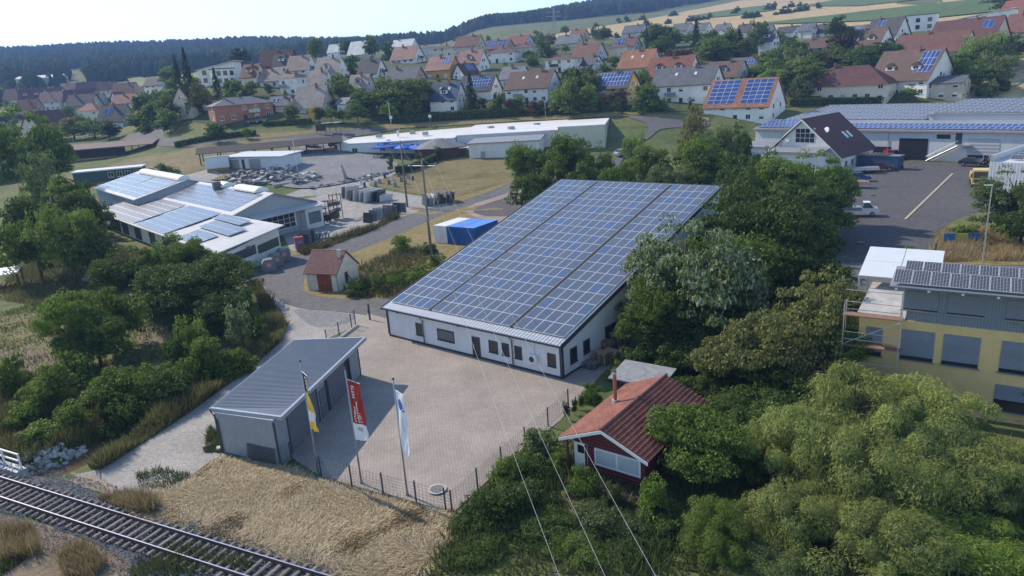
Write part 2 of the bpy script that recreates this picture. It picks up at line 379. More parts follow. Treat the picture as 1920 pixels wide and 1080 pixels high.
sheet('meadow', [(196,168),(206,125),(222,124),(228,150),(330,140),(420,136),(420,152),(330,165),(240,160)], ground_mat('bright_meadow', [(.12,.17,.05),(.15,.2,.07),(.2,.2,.08)], .02, .2), far=True, cuts=4, off=.5)
sheet('meadow', [(-60,172),(0,164),(60,168),(75,172),(0,178),(-60,184)], ground_mat('yellow_meadow', [(.26,.24,.09),(.22,.22,.08)], .02, .2), far=True, cuts=4, off=.5)
sheet('green_meadow', [(-80,460),(-80,420),(0,405),(60,412),(50,440),(20,480),(-80,500)], ground_mat('garden_meadow', [(.10,.16,.035),(.13,.19,.05),(.11,.15,.04)], .08, .6))

# roads and yards
sheet('gardens', [(330,228),(430,165),(520,128),(640,106),(780,100),(900,96),(1050,88),(1200,78),(1400,80),(1600,78),(1820,76),(1860,140),(1790,188),(1500,200),(1330,212),(1000,212),(700,232),(420,240)], ground_mat('garden_ground', [(.035, .055, .02), (.055, .08, .026), (.09, .10, .04), (.05, .075, .025)], .06, .5), far=True)
MEADOWROUGH = ground_mat('rough_meadow', [(.10,.11,.035),(.15,.145,.055),(.20,.175,.075),(.11,.12,.04)], .12, 1.2)
sheet('verge', [(545,462),(700,395),(790,370),(1000,318),(1010,420),(800,560),(640,570),(560,556),(545,520)], DRYG)
sheet('village_street', curve([(300,258),(360,262),(470,258),(560,246),(640,244),(760,234),(760,240),(700,252),(620,262),(560,268),(480,272),(380,276),(290,276)]), ASPH, far=True, cuts=3)
sheet('village_street', curve([(1180,280),(1215,262),(1240,240),(1330,240),(1330,228),(1180,214),(1180,222),(1216,232),(1214,250),(1196,268),(1150,300),(1110,325),(1150,330)]), ASPH, far=True, cuts=3)
sheet('side_street', [(225,262),(262,248),(262,235),(305,230),(310,262),(260,268)], ASPH, far=True, cuts=2)
sheet('dry_bank', [(690,236),(980,219),(1180,211),(1330,221),(1330,228),(1180,219),(980,227),(700,243)], DRYG, far=True, cuts=3)
sheet('dry_bank', [(430,262),(470,253),(600,245),(600,250),(480,262)], DRYG, far=True, cuts=3)
sheet('rough_yard', [(120,335),(240,300),(330,284),(520,262),(600,262),(560,300),(440,335),(330,350),(200,352)], ground_mat('rough_yard_ground', [(.10,.11,.04),(.17,.15,.07),(.22,.18,.10),(.13,.125,.05)], .06, .5), far=True)
sheet('gravel_yard', curve([(470,322),(530,300),(600,286),(700,290),(748,305),(742,322),(690,336),(620,350),(560,356),(500,345),(440,340)], 4), GREYGRAV, far=True, cuts=3)
sheet('parking_lot', [(540,292),(580,262),(640,256),(700,276),(640,288),(580,290)], GREYGRAV, far=True, cuts=3)
sheet('yard_track', [(330,335),(395,318),(420,330),(380,345)], GRAVEL, far=True, cuts=2)
sheet('stone_yard', [(500,380),(560,356),(660,334),(745,318),(755,322),(690,345),(700,352),(830,374),(850,372),(838,384),(770,402),(700,428),(640,446),(590,470),(545,470),(530,440),(560,430),(595,423)], SLABC)
sheet('lawn', [(690,345),(742,326),(760,318),(890,288),(960,300),(990,330),(940,345),(850,372),(760,360)], LAWN, far=True, cuts=3, off=.03)
sheet('road', curve([(444,522),(500,500),(545,480),(598,463),(650,445),(700,427),(760,405),(790,393),(860,380),(960,342),(1000,330),(1010,350),(950,366),(880,385),(852,393),(800,416),(755,436),(700,459),(640,482),(585,500),(572,520),(568,538),(580,553),(620,559),(690,562),(760,556),(860,560),(860,620),(740,605),(690,591),(640,584),(575,582),(540,574),(512,556),(495,540),(470,530)], 5), ASPH)
sheet('paved_bay', curve([(868,398),(880,385),(915,374),(985,352),(1060,350),(1060,420),(960,420),(900,410)], 4), PINKP)
sheet('cobbled_bay', curve([(884,398),(900,386),(935,374),(1000,360),(1060,362),(1060,412),(960,406),(910,406)], 4), COBB)
sheet('yard', [(1560,540),(1500,520),(1440,400),(1500,330),(1590,296),(1690,303),(1912,309),(2050,330),(2100,480),(1845,395),(1790,412),(1750,440),(1738,495),(2080,505),(2080,540)], ASPHD)
sheet('access_road', [(1380,545),(1500,505),(1620,492),(2100,500),(2100,560),(1600,545)], ASPH)
sheet('gravel_path', curve([(470,690),(330,790),(262,835),(190,880),(128,893),(225,935),(330,930),(420,860),(400,800),(520,690),(600,640),(700,600),(690,591),(620,584),(575,581),(540,573),(512,556),(497,538),(489,532),(486,540),(500,560),(528,580),(538,606),(530,640)], 5), GRAVEL)
sheet('chippings_bed', curve([(545,578),(620,585),(672,590),(655,606),(620,614),(590,614),(565,600)], 4), GREYGRAV)
sheet('courtyard', [(733,600),(690,588),(680,600),(600,655),(560,640),(415,850),(415,855),(528,878),(548,860),(600,893),(660,911),(719,927),(781,943),(838,958),(850,962),(900,915),(940,878),(985,838),(1050,790),(1090,745),(1130,700),(1230,640),(1100,600)], PAVE)
sheet('mown_bank', curve([(225,938),(330,915),(400,860),(430,852),(530,880),(600,897),(720,932),(845,965),(860,1010),(800,1070),(700,1120),(560,1060),(420,1008),(300,965)], 4), STRAW)
sheet('sandy_strip', curve([(40,880),(130,885),(200,900),(240,932),(300,965),(260,960),(180,920),(90,897)], 4), DIRTG)
sheet('track_bed', [(-200,838),(0,874),(120,898),(230,948),(330,985),(480,1030),(640,1085),(760,1130),(380,1250),(300,1090),(180,1020),(60,972),(0,960),(-200,930)], BALL)
sheet('bank_below_track', [(-200,935),(0,965),(90,985),(200,1030),(330,1100),(330,1300),(-200,1300)], EARTHY)
sheet('dry_verge', curve([(1738,495),(1745,455),(1775,430),(1840,425),(1920,445),(1990,480),(1980,500)], 4), DRYG)
sheet('cut_grass', curve([(-40,600),(60,585),(130,600),(120,650),(60,690),(-40,700)], 4), ground_mat('cut_grass_ground', [(.15,.15,.06),(.20,.18,.085),(.23,.19,.11)], .2, 1.5))
sheet('bare_patch', curve([(-30,665),(50,650),(110,668),(95,700),(20,715),(-30,700)], 4), EARTHY)
sheet('bare_patch', curve([(255,625),(300,605),(330,622),(300,650),(262,648)], 4), EARTHY)
sheet('bare_patch', curve([(1000,960),(1080,900),(1150,980),(1100,1060)], 4), MEADOWROUGH)
# creek water
wv = []; wf = []
for i, (x, y) in enumerate(CREEK):
    a = np.array(CREEK[max(0, i-1)]); b = np.array(CREEK[min(len(CREEK)-1, i+1)]); d = (b-a)/np.linalg.norm(b-a); n = np.array([-d[1], d[0]])
    for s in (-1, 1): wv.append((x+n[0]*s*2.2, y+n[1]*s*2.2, -.82))
for i in range(len(CREEK)-1): wf.append((2*i, 2*i+1, 2*i+3, 2*i+2))
me = bpy.data.meshes.new('creek_water'); me.from_pydata(wv, [], wf)
wm = mat('brown_water', (.12, .085, .05), .12, .3, 1.2, .06, spec=.5); me.materials.append(wm)
tag(inst('creek_water', me), kind='structure')
# ------------------------------------------------------------------ main building with the solar roof
BW_, BL_, BH1, BH2 = 20.0, 29.58, 3.12, 10.50
BC = np.array([3.4303, 51.0566]); BO = BC + BW_*np.array([-math.cos(BYAW), math.sin(BYAW)])
class Frame:
    def __init__(s, ox, oy, rz, oz=0.0): s.o = np.array([ox, oy, oz]); s.rz = rz; s.X = np.array([math.cos(rz), math.sin(rz), 0]); s.Y = np.array([-math.sin(rz), math.cos(rz), 0])
    def loc(s, P): q = np.array(P)-s.o; return np.array([q@s.X, q@s.Y, q[2]])
    def wor(s, x, y, z=0): return s.o+s.X*x+s.Y*y+np.array([0, 0, z])
    def hit_y(s, px, py, y):       # pixel ray with the plane local y = const
        d = ray(px, py); c = np.array([0, 0, CAMZ]); t = ((s.o+s.Y*y-c)@s.Y)/(d@s.Y); return s.loc(c+d*t)
    def hit_x(s, px, py, x):
        d = ray(px, py); c = np.array([0, 0, CAMZ]); t = ((s.o+s.X*x-c)@s.X)/(d@s.X); return s.loc(c+d*t)
BF = Frame(BO[0], BO[1], -BYAW)
SL = math.atan2(BH2-BH1, BL_)
PANELW = mat('light_grey_sandwich_panel', (.66, .67, .68), .55, .06, .6, wave=None, var2=.06, scale2=.5)
RIBROOF = mat('trapezoid_sheet_light', (.58, .59, .60), .4, .06, 1, metal=.5)
def solar_mats():
    out = []
    for island in (False, True):
        m = bpy.data.materials.new('solar_glass' + ('_joined' if island else '')); m.use_nodes = True; nt = m.node_tree; b = nt.nodes['Principled BSDF']
        if island: g = nd(nt, 'ShaderNodeNewGeometry'); r = g.outputs['Random Per Island']
        else: g = nd(nt, 'ShaderNodeObjectInfo'); r = g.outputs['Random']
        rp = nd(nt, 'ShaderNodeValToRGB'); e = rp.color_ramp.elements; e[0].color = (.078, .088, .112, 1); e[1].color = (.055, .092, .175, 1)
        for pos, c in ((.4, (.070, .084, .116)), (.8, (.066, .083, .122)), (.9, (.058, .085, .15))):
            x = e.new(pos); x.color = (*c, 1)
        nt.links.new(r, rp.inputs[0])
        tc = nd(nt, 'ShaderNodeTexCoord'); br = nd(nt, 'ShaderNodeTexBrick'); br.offset = 0
        br.inputs['Scale'].default_value = 1; br.inputs['Brick Width'].default_value = .16; br.inputs['Row Height'].default_value = .16; br.inputs['Mortar Size'].default_value = .006
        br.inputs['Color1'].default_value = (1, 1, 1, 1); br.inputs['Color2'].default_value = (.93, .93, .93, 1); br.inputs['Mortar'].default_value = (2.2, 2.2, 2.2, 1)
        nt.links.new(tc.outputs['Object'], br.inputs['Vector'])
        mx = nd(nt, 'ShaderNodeMix', data_type='RGBA', blend_type='MULTIPLY'); mx.inputs[0].default_value = 1
        nt.links.new(rp.outputs[0], mx.inputs[6]); nt.links.new(br.outputs[0], mx.inputs[7]); nt.links.new(mx.outputs[2], b.inputs['Base Color'])
        b.inputs['Roughness'].default_value = .16; b.inputs['Specular IOR Level'].default_value = .5
        out.append(m)
    return out
SOLG, SOLGJ = solar_mats()
SFRAME = mat('aluminium_frame', (.62, .63, .65), .35, .05, 4, metal=.4)
def panel_geo(b, w, l, t=.04, fr=.03, o=(0, 0, 0), ex=(1, 0, 0), ey=(0, 1, 0), ez=(0, 0, 1), mg=1, mf=0):
    """framed solar panel: frame ring and glass as separate faces, glass 4 mm below the frame lip"""
    O, X, Y, Z = map(np.array, (o, ex, ey, ez))
    P = lambda x, y, z: O+X*x+Y*y+Z*z
    out = [(0, 0), (w, 0), (w, l), (0, l)]; inn = [(fr, fr), (w-fr, fr), (w-fr, l-fr), (fr, l-fr)]
    for i in range(4):
        j = (i+1) % 4
        b.face([P(*out[i], t), P(*out[j], t), P(*inn[j], t), P(*inn[i], t)], mf)
        b.face([P(*out[i], 0), P(*out[j], 0), P(*out[j], t), P(*out[i], t)], mf)
        b.face([P(*inn[i], t), P(*inn[j], t), P(*inn[j], t-.006), P(*inn[i], t-.006)], mf)
    b.face([P(*q, t-.006) for q in inn], mg); b.face([P(*q, 0) for q in reversed(out)], mf)
_pm = {}
def panel_mesh(w, l, fr=.03, gm=None):
    k = (round(w, 3), round(l, 3), fr, gm.name if gm else '')
    if k not in _pm:
        b = MB(); panel_geo(b, w, l, fr=fr); me = b.mesh('solar_panel', [SFRAME, gm or SOLG]); _pm[k] = me
    return _pm[k]
def main_building():
    T = empty('solar_hall', (BO[0], BO[1], 0), -BYAW, 'long grey commercial hall with its whole sloping roof covered in blue solar panels', 'hall')
    b = MB()
    prof = [(0, 0, 0), (0, BL_, 0), (0, BL_, BH2-.22), (0, 0, BH1-.22)]
    b.prism(prof, [(BW_, y, z) for _, y, z in prof], 0); b.build('wall', PANELW, T)
    # sandwich-panel joints, base rail and corner trims
    trim = MB(); trim.bb(-.03, BW_+.03, -.05, -.003, 0, .22); trim.bb(BW_+.003, BW_+.05, -.05, BL_, 0, .22)
    for x in (0.02, BW_-.02): trim.box((x, -.03, (BH1-.24)/2+.12), (.22, .1, BH1-.5))
    trim.box((BW_+.035, .12, (BH1-.24)/2+.12), (.07, .22, BH1-.5)); trim.build('corner_trim', DGREY, T)
    jm = mat('panel_joint', (.5, .51, .52), .6, .05, 2)
    for k in range(1, 20):
        if k in (1, 19): continue
        MB().bb(k*1.0-.008, k*1.0+.008, -.008, -.001, .24, BH1-.3).build('panel_joint', jm, T)
    for k in range(1, 13): MB().bb(BW_+.001, BW_+.008, k*1.1-.008, k*1.1+.008, .24, BH1+k*1.1*math.tan(SL)-.35).build('panel_joint', jm, T)
    # roof slab with ribs: local slope coordinates s along the roof
    cs, sn = math.cos(SL), math.sin(SL)
    def R(x, s, h=0): return (x, -.35+s*cs-h*sn, BH1-.05-.35*math.tan(SL)+s*sn+h*cs)
    LEN = 30.95
    b = MB(); b.prism([R(-.25, 0, -.12), R(BW_+.25, 0, -.12), R(BW_+.25, LEN, -.12), R(-.25, LEN, -.12)], [R(-.25, 0), R(BW_+.25, 0), R(BW_+.25, LEN), R(-.25, LEN)])
    k = -.1
    while k < BW_+.1:
        b.prism([R(k, .0, 0), R(k+.09, .0, 0), R(k+.09, LEN-.02, 0), R(k, LEN-.02, 0)], [R(k+.02, .0, .045), R(k+.07, .0, .045), R(k+.07, LEN-.02, .045), R(k+.02, LEN-.02, .045)]); k += .333
    roof = b.build('roof', RIBROOF, T)
    v = MB()
    for x in (-.28, BW_+.28): v.prism([R(x-.04, -.02, -.3), R(x+.04, -.02, -.3), R(x+.04, LEN+.02, -.3), R(x-.04, LEN+.02, -.3)], [R(x-.04, -.02, .09), R(x+.04, -.02, .09), R(x+.04, LEN+.02, .09), R(x-.04, LEN+.02, .09)])
    v.prism([R(-.32, LEN, -.3), R(BW_+.32, LEN, -.3), R(BW_+.32, LEN+.08, -.3), R(-.32, LEN+.08, -.3)], [R(-.32, LEN, .07), R(BW_+.32, LEN, .07), R(BW_+.32, LEN+.08, .07), R(-.32, LEN+.08, .07)])
    v.build('verge_trim', DGREY, roof)
    g = MB(); z = R(0, 0)[2]; g.bb(-.32, BW_+.32, -.52, -.36, z-.16, z-.02, 0); g.bb(-.30, BW_+.30, -.50, -.38, z-.02, z+.01, 1); g.build('gutter', [DGREY, MGREY], roof)
    sg = MB()
    for k in range(60):
        x = .15+k*.335; sg.tube([R(x, .28, .03), R(x, .28, .17), R(x, .45, .05)], .014, 4)
    tag(sg.build('snow_stop', LMETAL, roof), kind='stuff')
    # solar panels
    cols = [0.14+i for i in range(5)] + [5.55+i for i in range(9)] + [14.96+i for i in range(5)]
    me = panel_mesh(.985, 1.632); n = 0; J = MB(); rr = random.Random(3)
    for r in range(18):
        for x in cols:
            s = .93+r*1.652
            if n < 300:
                o = inst('solar_panel', me, roof, R(x, s, .10+rr.uniform(-.004, .004)), (SL+rr.uniform(-.003, .003), rr.uniform(-.003, .003), 0)); n += 1
            else:
                panel_geo(J, .985, 1.632, o=R(x, s, .10), ey=(0, cs, sn), ez=(0, -sn, cs))
    tag(J.build('solar_panel_field', [SFRAME, SOLGJ], roof), kind='stuff')
    rails = MB()
    for r in range(18):
        for f in (.35, 1.3):
            s = .93+r*1.652+f
            for x0, x1 in ((.05, 5.3), (5.42, 14.68), (14.8, 19.98)): rails.prism([R(x0, s, .03), R(x1, s, .03), R(x1, s+.05, .03), R(x0, s+.05, .03)], [R(x0, s, .094), R(x1, s, .094), R(x1, s+.05, .094), R(x0, s+.05, .094)])
    rails.build('mounting_rail', LMETAL, roof)
    cb = MB()
    for x in (5.35, 14.75): cb.prism([R(x-.17, .9, .01), R(x+.17, .9, .01), R(x+.17, 30.6, .01), R(x-.17, 30.6, .01)], [R(x-.17, .9, .11), R(x+.17, .9, .11), R(x+.17, 30.6, .11), R(x-.17, 30.6, .11)])
    cb.build('gap_shadow_tray', mat('painted_gap_shadow', (.02, .022, .025), .8, .1), roof)  # wide blackened strips paint in the shadow of the gaps between panel sections
    # openings
    def opening(name, a, bb_, kind='shut', side=False):
        pa = BF.hit_x(*a, BW_) if side else BF.hit_y(*a, 0); pb = BF.hit_x(*bb_, BW_) if side else BF.hit_y(*bb_, 0)
        i = 1 if side else 0; x0, x1 = sorted((pa[i], pb[i])); z1, z0 = max(pa[2], pb[2]), min(pa[2], pb[2])
        w, h = x1-x0, z1-z0; f = MB(); t = .1
        f.bb(-w/2, w/2, -.05, -.002, 0, t, 0); f.bb(-w/2, w/2, -.05, -.002, h-t*1.3, h, 0); f.bb(-w/2, -w/2+t, -.05, -.002, t, h-t*1.3, 0); f.bb(w/2-t, w/2, -.05, -.002, t, h-t*1.3, 0)
        if name == 'window': f.bb(-w/2-.03, w/2+.03, -.12, -.002, -.05, 0, 0)
        o = f.build(name, [DGREY], T, (BW_, (x0+x1)/2, z0) if side else ((x0+x1)/2, 0, z0), math.pi/2 if side else 0)
        pane = MB().bb(-w/2+t, w/2-t, -.018, -.002, t, h-t*1.3)
        pane.build('pane' if name != 'door' else 'door_leaf', {'shut': mat('grey_blind', (.17, .165, .165), .6, .1, 3, wave=('Z', 14, .4)), 'dark': GLASS, 'brown': glassmat('warm_glass', (.06, .045, .035), .15)}[kind], o)
        if name == 'door':
            h_ = MB().bb(-w*.28, -w*.22, -.1, -.02, h*.4, h*.62); h_.build('handle', LMETAL, o)
    opening('window', (778.9, 604.5), (792.8, 629.5), 'brown'); opening('window', (819.4, 615), (852.8, 643), 'shut')
    opening('door', (884.4, 630), (902.6, 672), 'dark'); opening('window', (916, 637), (934.4, 663), 'brown')
    opening('window', (940.7, 642), (955.6, 668), 'dark'); opening('window', (964.4, 647.5), (979.6, 674), 'dark'); opening('window', (1026, 661), (1043, 689), 'brown')
    opening('window', (1068, 655), (1082, 675), 'dark', True); opening('window', (1093, 640), (1106, 658), 'dark', True); opening('gate', (1134, 614), (1158, 632), 'dark', True)
    for px in (797, 960.5):
        x = BF.hit_y(px, 640, 0)[0]; p = MB().tube([(x, -.43, BH1-.28), (x, -.40, BH1-.4), (x, -.1, BH1-.7), (x, -.1, .05)], .055, 8); p.build('downpipe', mat('brown_grey_pipe', (.2, .19, .19), .5, .1, 3, metal=.4), T, smooth=True)
    a = BF.hit_y(1003, 671, 0); ac = MB(); ac.bb(a[0]-.35, a[0]+.35, -.42, -.06, a[2]-.33, a[2]+.33, 0); ac.tube([(a[0]-.03, -.425, a[2]), (a[0]-.03, -.435, a[2])], .25, 14, 1); ac.bb(a[0]-.25, a[0]-.2, -.06, -.002, a[2]-.3, a[2]+.2, 0)
    ac.tube([(a[0], -.03, a[2]+.33), (a[0], -.03, BH1-.35)], .03, 6, 0); ac.build('air_conditioner', [WFRAME, DGREY], T)
    for px, py in ((748, 585), (813, 597), (862, 609.5)):
        a = BF.hit_y(px, py, 0); l = MB(); l.bb(a[0]-.14, a[0]+.14, -.26, -.1, a[2]-.06, a[2]+.05); l.bb(a[0]-.03, a[0]+.03, -.1, -.002, a[2]-.03, a[2]+.06); l.build('wall_light', DGREY, T)
    a = BF.hit_y(756, 593, 0); MB().bb(a[0]-.22, a[0]+.22, -.06, -.002, a[2]-.22, a[2]+.22).build('wall_box', WFRAME, T)
    a = BF.hit_y(787, 592, 0); MB().tube([(a[0], -.2, a[2]), (a[0], -.002, a[2])], .08, 8).build('camera_dome', WFRAME, T)
    # lean-to on the shaded side
    an = MB(); an.prism([(BW_+.01, 11.6, 0), (BW_+2.4, 11.6, 0), (BW_+2.4, 15.5, 0), (BW_+.01, 15.5, 0)], [(BW_+.01, 11.6, 3.0), (BW_+2.4, 11.6, 2.5), (BW_+2.4, 15.5, 2.5), (BW_+.01, 15.5, 3.0)]); an.build('lean_to', mat('blue_grey_sheet', (.12, .16, .22), .5, .1, 2, wave=('Y', 6, .6)), T)
main_building()

# ------------------------------------------------------------------ metal shed by the path
RIBS = mat('dark_rib_sheet', (.15, .17, .20), .45, .08, 1.5, metal=.3)
SHEDW = mat('grey_trapezoid_wall', (.28, .31, .345), .5, .08, 1.5, metal=.2)
def shed():
    FL, FR, BR, BL = map(np.array, ((-20.2, 43.0), (-15.6, 40.67), (-13.06, 54.72), (-18.05, 55.25)))
    T = empty('metal_shed', (FL[0], FL[1], 0), 0, 'grey ribbed metal shed with a dark corrugated roof beside the gravel path', 'shed')
    L = lambda p, z=0: (p[0]-FL[0], p[1]-FL[1], z)
    zl, zr = 2.98, 3.22
    def ribwall(p, q, z0, zp, zq, name, m, amp=.035, pitch=.25, parent=T, inset=0.0):
        d = (q-p); n = np.array([d[1], -d[0]])/np.linalg.norm(d); Ln = np.linalg.norm(d); k = max(2, int(Ln/pitch)); b = MB(); pts = []
        for i in range(k):
            for f, a in ((.0, 0), (.3, 0), (.42, 1), (.82, 1)):
                t = (i+f)/k; pts.append((p+d*t+n*(amp*a-inset), zp+(zq-zp)*t))
        pts.append((q-n*inset, zq))
        for (a, za), (c, zc) in zip(pts[:-1], pts[1:]): b.face([L(a, z0), L(c, z0), L(c, zc), L(a, za)])
        return b.build(name, m, parent)
    core = MB(); core.prism([L(p*.995+.005*(FL+BR)/2, 0) for p in (FL, FR, BR, BL)], [L(FL*.995+.0025*(FL+BR), zl-.02), L(FR*.995+.0025*(FL+BR), zr-.02), L(BR*.995+.0025*(FL+BR), zr-.02), L(BL*.995+.0025*(FL+BR), zl-.02)]); core.build('frame', SHEDW, T)
    ribwall(FL, FR, 0.08, zl, zr, 'wall', SHEDW); ribwall(BR, BL, .08, zr, zl, 'wall', SHEDW); ribwall(BL, FL, .08, zl, zl, 'wall', SHEDW)
    side = BR-FR
    P = lambda t: FR+side*t
    ribwall(P(0), P(.115), .08, zr, zr, 'wall', SHEDW); ribwall(P(.86), P(1), .08, zr, zr, 'wall', SHEDW); ribwall(P(.43), P(.445), .05, zr, zr, 'wall', SHEDW); ribwall(P(.545), P(.56), .05, zr, zr, 'wall', SHEDW)
    DOORM = mat('roller_door', (.13, .14, .16), .5, .08, 2)
    sn = np.array([side[1], -side[0]])/np.linalg.norm(side)
    def slats(t0, t1, z0, z1, name):
        b = MB(); z = z0
        while z < z1-.02:
            a, c = P(t0)+sn*.02, P(t1)+sn*.02; a2, c2 = a+sn*.022, c+sn*.022
            b.face([L(a, z), L(c, z), L(c2, z+.05), L(a2, z+.05)]); b.face([L(a2, z+.05), L(c2, z+.05), L(c2, z+.14), L(a2, z+.14)]); b.face([L(a2, z+.14), L(c2, z+.14), L(c, z+.16), L(a, z+.16)]); z += .16
        return b.build(name, DOORM, T)
    slats(.118, .428, .05, 2.75, 'roller_door'); slats(.562, .80, .05, 2.75, 'roller_door')
    d = MB(); a, c = P(.46)+sn*.012, P(.53)+sn*.012; d.prism([L(a, .02), L(c, .02), L(c+sn*.05, .02), L(a+sn*.05, .02)], [L(a, 2.1), L(c, 2.1), L(c+sn*.05, 2.1), L(a+sn*.05, 2.1)]); dd = d.build('door', DOORM, T)
    h = P(.468)+sn*.09; MB().box(L(h, 1.02), (.05, .05, .14)).build('handle', LMETAL, dd)
    for t in (0.0, .113, .43, .545, .56, .81, .86, 1.0):
        q = P(t)+sn*.03; MB().box(L(q, zr/2-.05), (.11, .11, zr-.15), 0, math.atan2(side[1], side[0])).build('post', DGREY, T)
    MB().box(L(FL, zl/2-.05), (.1, .1, zl-.15)).build('post', DGREY, T)
    # open bay between roller door and end wall
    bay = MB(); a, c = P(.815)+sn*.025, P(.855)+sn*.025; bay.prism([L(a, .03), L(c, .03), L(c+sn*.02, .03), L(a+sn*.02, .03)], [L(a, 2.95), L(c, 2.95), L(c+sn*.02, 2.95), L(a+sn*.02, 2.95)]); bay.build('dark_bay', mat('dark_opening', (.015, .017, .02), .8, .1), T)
    base = MB()
    for p, q in ((FL, FR),): 
        n = np.array([(q-p)[1], -(q-p)[0]])/np.linalg.norm(q-p); base.prism([L(p+n*.05, 0), L(q+n*.05, 0), L(q, 0), L(p, 0)], [L(p+n*.05, .1), L(q+n*.05, .1), L(q, .1), L(p, .1)])
    base.build('base_rail', DGREY, T)
    # roof: ribs run the short way, parallel to the rear edge
    rFL, rFR, rBR, rBL = gz(394.8, 766.7, 3.1), gz(527.4, 783.7, 3.36), gz(686.3, 633, 3.36), gz(553, 637.6, 3.1)
    b = MB(); top = [np.array(L(q, q[2])) for q in (rFL, rFR, rBR, rBL)]
    b.prism([t-np.array([0, 0, .12]) for t in top], top); n = 58
    e = (top[2]-top[3])
    for i in range(n):                              # corrugations
        t = (i+.5)/n; l = top[0]+(top[3]-top[0])*t
        # each rib starts on the left edge and runs parallel to the rear edge until the right edge
        A = np.array([e[:2], -(top[1]-top[2])[:2]]).T; s, w = np.linalg.solve(A, (top[2]-l)[:2]); 
        end = l+e*s*1.0
        if not (0 <= w <= 1):
            A = np.array([e[:2], -(top[1]-top[0])[:2]]).T; s, w = np.linalg.solve(A, (top[0]-l)[:2]); 
            if s <= 0.02: continue
            end = l+e*s
        dr = (top[3]-top[0]); dr = dr/np.linalg.norm(dr); z = np.array([0, 0, .055]); st = l+e*.01; en = l+(end-l)*.985
        b.prism([st-dr*.07, en-dr*.07, en+dr*.07, st+dr*.07], [st-dr*.035+z, en-dr*.035+z, en+dr*.035+z, st+dr*.035+z])
    # wedge in front, between the last full rib and the skewed front edge
    fr = top[1]-top[0]
    for k in range(1, 14):
        t = k/14; q = top[0]+fr*t; A = np.array([e[:2], -(top[2]-top[1])[:2]]).T; s, w = np.linalg.solve(A, (top[1]-q)[:2])
        if 0 < w < 1 and s > .02:
            end = q+e*s; dr = (top[3]-top[0])/np.linalg.norm(top[3]-top[0]); z = np.array([0, 0, .055]); en = q+(end-q)*.97; st = q+(end-q)*.04
            b.prism([st-dr*.07, en-dr*.07, en+dr*.07, st+dr*.07], [st-dr*.035+z, en-dr*.035+z, en+dr*.035+z, st+dr*.035+z])
    roof = b.build('roof', RIBS, T)
    TR = mat('pale_blue_grey_trim', (.33, .37, .42), .4, .05, 2, metal=.3)
    for i, j in ((0, 1), (1, 2), (2, 3)):
        p, q = top[i], top[j]; d = (q-p)/np.linalg.norm(q-p); n_ = np.array([d[1], -d[0], 0])
        MB().prism([p+n_*.02-np.array([0,0,.2]), q+n_*.02-np.array([0,0,.2]), q-n_*.16-np.array([0,0,.2]), p-n_*.16-np.array([0,0,.2])], [p+n_*.02+np.array([0,0,.075]), q+n_*.02+np.array([0,0,.075]), q-n_*.16+np.array([0,0,.075]), p-n_*.16+np.array([0,0,.075])]).build('verge_trim', TR, roof)
    gp, gq = top[0], top[3]; MB().tube([gp+np.array([-.09, 0, -.04]), gq+np.array([-.09, 0, -.04])], .07, 8).build('gutter', MGREY, roof)
    w = FL+(FR-FL)*.045; nn = np.array([(FR-FL)[1], -(FR-FL)[0]])/np.linalg.norm(FR-FL)
    MB().tube([gp+np.array([-.05, -.02, -.1]), np.array(L(w+nn*.1, 2.5)), np.array(L(w+nn*.1, 2.3)), np.array(L(w+nn*.1, .1))], .05, 8).build('downpipe', DGREY, T)
    # mesh mat leaning on the front wall
    p, q = FL+(FR-FL)*.50, FL+(FR-FL)*.975; s = MB()
    d = (q-p); Ln = np.linalg.norm(d)
    for k in range(int(Ln/.06)+1):
        c = p+d*min(1, k*.06/Ln); s.tube([L(c+nn*.22, .05), L(c+nn*.07, 1.25)], .012, 4)
    for z in np.arange(.1, 1.26, .13): s.tube([L(p+nn*(.23-.12*z), z), L(q+nn*(.23-.12*z), z)], .012, 4)
    o = s.build('fence_mat', DGREY); o.location = (FL[0], FL[1], 0); tag(o, 'dark wire fence panel leaning against the front wall of the metal shed', 'fence panel')
shed()

# ------------------------------------------------------------------ fence round the courtyard
def fence_panel_mesh(Ln, H=1.35):
    b = MB()
    for k in range(int(Ln/.25)+1): b.tube([(k*.25, 0, .06), (k*.25, 0, H)], .006, 3, caps=False)
    for z in np.arange(.08, H+.01, .2): b.tube([(0, .008, z), (Ln, .008, z)], .009, 3, caps=False)
    return b
def fence(pts, label, name='wire_fence', H=1.45, mesh=True, post_r=.045):
    o0 = pts[0]; T = empty(name, (o0[0], o0[1], 0), 0, label, 'fence')
    pm = MB().bb(-post_r, post_r, -post_r*.7, post_r*.7, 0, H).mesh('post', DGREY)
    for p in pts: inst('post', pm, T, (p[0]-o0[0], p[1]-o0[1], 0))
    if mesh:
        for p, q in zip(pts[:-1], pts[1:]):
            d = np.array(q)-np.array(p); Ln = float(np.hypot(d[0], d[1]))
            if Ln < .3 or Ln > 6: continue
            fence_panel_mesh(Ln, H-.08).build('wire_panel', DGREY, T, (p[0]-o0[0], p[1]-o0[1], 0), math.atan2(d[1], d[0]))
    return T
fp = [gz(*p)[:2] for p in ((526, 876), (548, 866), (603, 894), (660, 911), (719, 927), (781, 943), (836, 958.5), (848, 962))]
fence(fp, 'low dark wire fence along the front edge of the paved courtyard')
fp = [gz(*p)[:2] for p in ((848, 962), (896, 918), (941, 877), (985, 838), (1028, 800), (1066, 764))]
fence(fp, 'dark wire fence along the hedge side of the courtyard towards the red cabin')
fp = [gz(*p)[:2] for p in ((614, 648), (637, 633), (660, 617), (667, 610))]
fence(fp, 'short run of dark fence posts between gravel bed and courtyard', H=1.6)
g1 = gz(694, 600)
